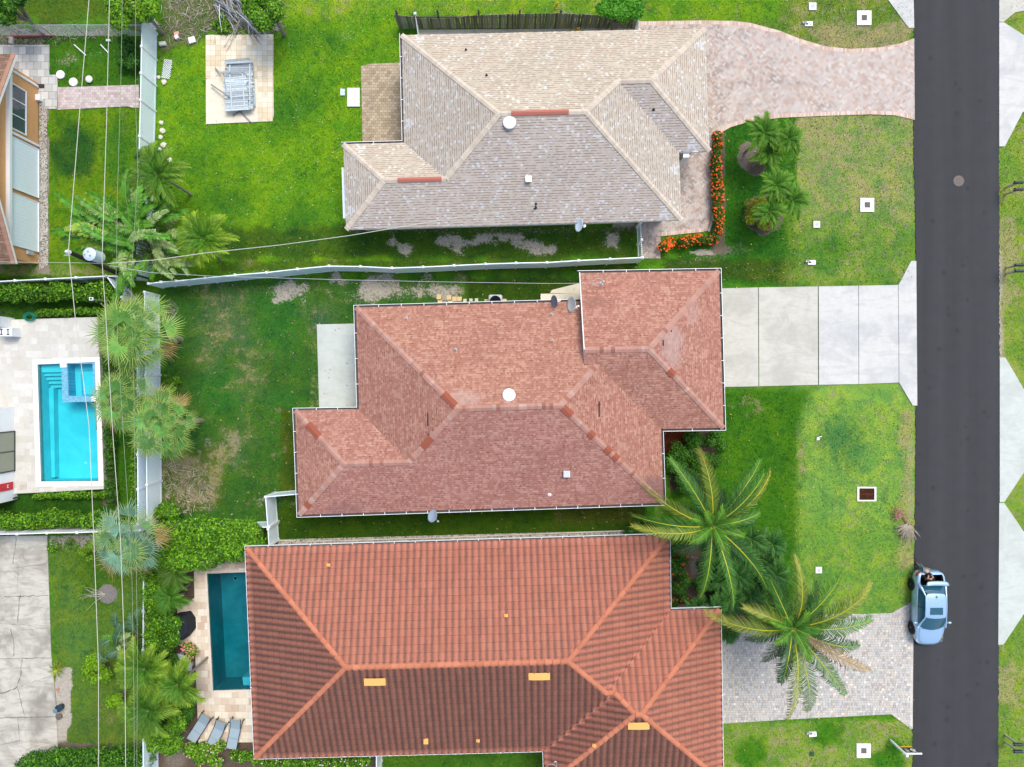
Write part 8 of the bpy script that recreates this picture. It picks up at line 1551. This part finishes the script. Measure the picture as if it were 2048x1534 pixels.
for sx in (-1, 1):
    mb = MB(); mb.tube([CV(sx * .70, -1.12, .955), CV(sx * .72, -1.5, .875), CV(sx * .66, -1.9, .80), CV(sx * .50, -2.12, .73), CV(0, -2.2, .705)], .006, 5); mb.build('bonnet_gap', M_DARK, car)
    mb = MB(); mb.tube([CV(sx * .88, .2, .93), CV(sx * .915, .2, .75), CV(sx * .915, .2, .35)], .006, 5); mb.build('door_gap', M_DARK, car)
    mb = MB(); mb.tube([CV(sx * .885, -.98, .88), CV(sx * .912, -.95, .7), CV(sx * .912, -.9, .35)], .006, 5); mb.build('door_gap', M_DARK, car)
mb = MB(); mb.box(CV(-.3, -.1, 1.0), (.4, .4, .5), 0, 0, (.05, .05, .06)); mb.build('seat', M_TINT, car)
# ------------------------------------------------------------------ person bending into the boot
def skin_body(name, pts, edges, rad, m, parent, sub=2, root=0):
    me = bpy.data.meshes.new(name); org = WL[parent.name]; me.from_pydata([tuple(Vector(p) - org) for p in pts], edges, []); me.materials.append(m)
    o = bpy.data.objects.new(name, me); SC.collection.objects.link(o); o.parent = parent; WL[o.name] = org.copy(); sk = o.modifiers.new('k', 'SKIN'); sk.use_smooth_shade = True
    for i, r in enumerate(rad): me.skin_vertices[0].data[i].radius = (r, r) if not isinstance(r, tuple) else r
    for i in range(len(pts)): me.skin_vertices[0].data[i].use_root = (i == root)
    s_ = o.modifiers.new('s', 'SUBSURF'); s_.levels = sub; s_.render_levels = sub; return o
M_SKIN = plain('skin', (.52, .30, .21), .55, .4, var=.05); M_PANT = plain('grey_leggings', (.13, .17, .18), .8, .2, var=.2); M_SHIRT = plain('black_top', (.015, .015, .018), .85, .2); M_HAIR = plain('dark_hair', (.02, .015, .012), .6, .4); M_SHOE = plain('dark_blue_shoes', (.015, .02, .05), .6, .3)
px_, py_ = 24.93, -11.02
person = empty('person', (px_, py_, 0), 'person in grey leggings and black top bending into the open car boot', 'person')
hip = Vector((24.93, -11.22, .95)); sp = [hip, Vector((24.98, -11.36, 1.02)), Vector((25.04, -11.52, 1.10)), Vector((25.10, -11.66, 1.12))]; neck = Vector((25.13, -11.76, 1.10)); head = Vector((25.16, -11.86, 1.04))
fl, fr_ = Vector((24.83, -11.0, .07)), Vector((25.03, -11.06, .07)); hl, hr = hip + Vector((-.10, 0, -.05)), hip + Vector((.10, -.02, -.05)); kl, kr = Vector((24.84, -11.16, .50)), Vector((25.05, -11.22, .49)); sl, sr_ = Vector((24.93, -11.68, 1.10)), Vector((25.27, -11.60, 1.10)); el, er = Vector((24.93, -11.80, .86)), Vector((25.34, -11.66, .86)); wl_, wr_ = Vector((25.05, -11.90, .66)), Vector((25.32, -11.84, .66))
pts = sp + [neck, head, hl, kl, fl + Vector((0, .0, .03)), hr, kr, fr_ + Vector((0, 0, .03)), sl, el, wl_, sr_, er, wr_, head + Vector((.01, -.07, -.05))]
ed = [(0, 1), (1, 2), (2, 3), (3, 4), (4, 5), (0, 6), (6, 7), (7, 8), (0, 9), (9, 10), (10, 11), (3, 12), (12, 13), (13, 14), (3, 15), (15, 16), (16, 17), (5, 18)]
rad = [.135, .115, .125, .12, .052, .088, .095, .062, .042, .095, .062, .042, .062, .042, .028, .062, .042, .028, .07]
body_ = skin_body('body', pts, ed, rad, M_SKIN, person)
skin_body('leggings', [hip + Vector((0, .01, .01)), hl, kl, fl + Vector((0, 0, .07)), hr, kr, fr_ + Vector((0, 0, .07))], [(0, 1), (1, 2), (2, 3), (0, 4), (4, 5), (5, 6)], [.15, .106, .070, .048, .106, .070, .048], M_PANT, person)
skin_body('top', [sp[1], sp[2], sp[3], sl, sl.lerp(el, .45), sr_, sr_.lerp(er, .45)], [(0, 1), (1, 2), (2, 3), (3, 4), (2, 5), (5, 6)], [.128, .137, .130, .074, .058, .074, .058], M_SHIRT, person, root=1)
skin_body('hair', [neck + Vector((0, .02, .05)), head + Vector((0, .0, .05)), head + Vector((.01, -.06, .03)), head + Vector((.03, -.02, -.12))], [(0, 1), (1, 2), (1, 3)], [.075, .125, .105, .07], M_HAIR, person, root=1)
for f, nm in ((fl, 'shoe'), (fr_, 'shoe')): skin_body(nm, [f + Vector((0, .05, -.02)), f + Vector((0, -.06, -.02)), f + Vector((.01, -.15, -.03))], [(0, 1), (1, 2)], [(.048, .05), (.048, .042), (.04, .03)], M_SHOE, person)
for wv, ev in ((wl_, el), (wr_, er)):      # hands: palm with four fingers and thumb closing downwards
    d = (wv - ev).normalized(); sdv = d.cross(Vector((0, 1, 0))).normalized(); P0 = [wv, wv + d * .05, wv + d * .09]; E0 = [(0, 1), (1, 2)]; R0 = [.026, (.036, .018), (.038, .016)]
    for k in range(4):
        b0 = wv + d * .095 + sdv * (-.03 + .02 * k); L = (.065, .075, .07, .055)[k]; i = len(P0); P0 += [b0, b0 + d * L * .55, b0 + d * L + Vector((0, .015, 0))]; E0 += [(2, i), (i, i + 1), (i + 1, i + 2)]; R0 += [.0095, .0085, .007]
    i = len(P0); P0 += [wv + d * .04 + sdv * .045, wv + d * .08 + sdv * .07]; E0 += [(1, i), (i, i + 1)]; R0 += [.011, .009]; skin_body('hand', P0, E0, R0, M_SKIN, body_, sub=1)
build_grass()
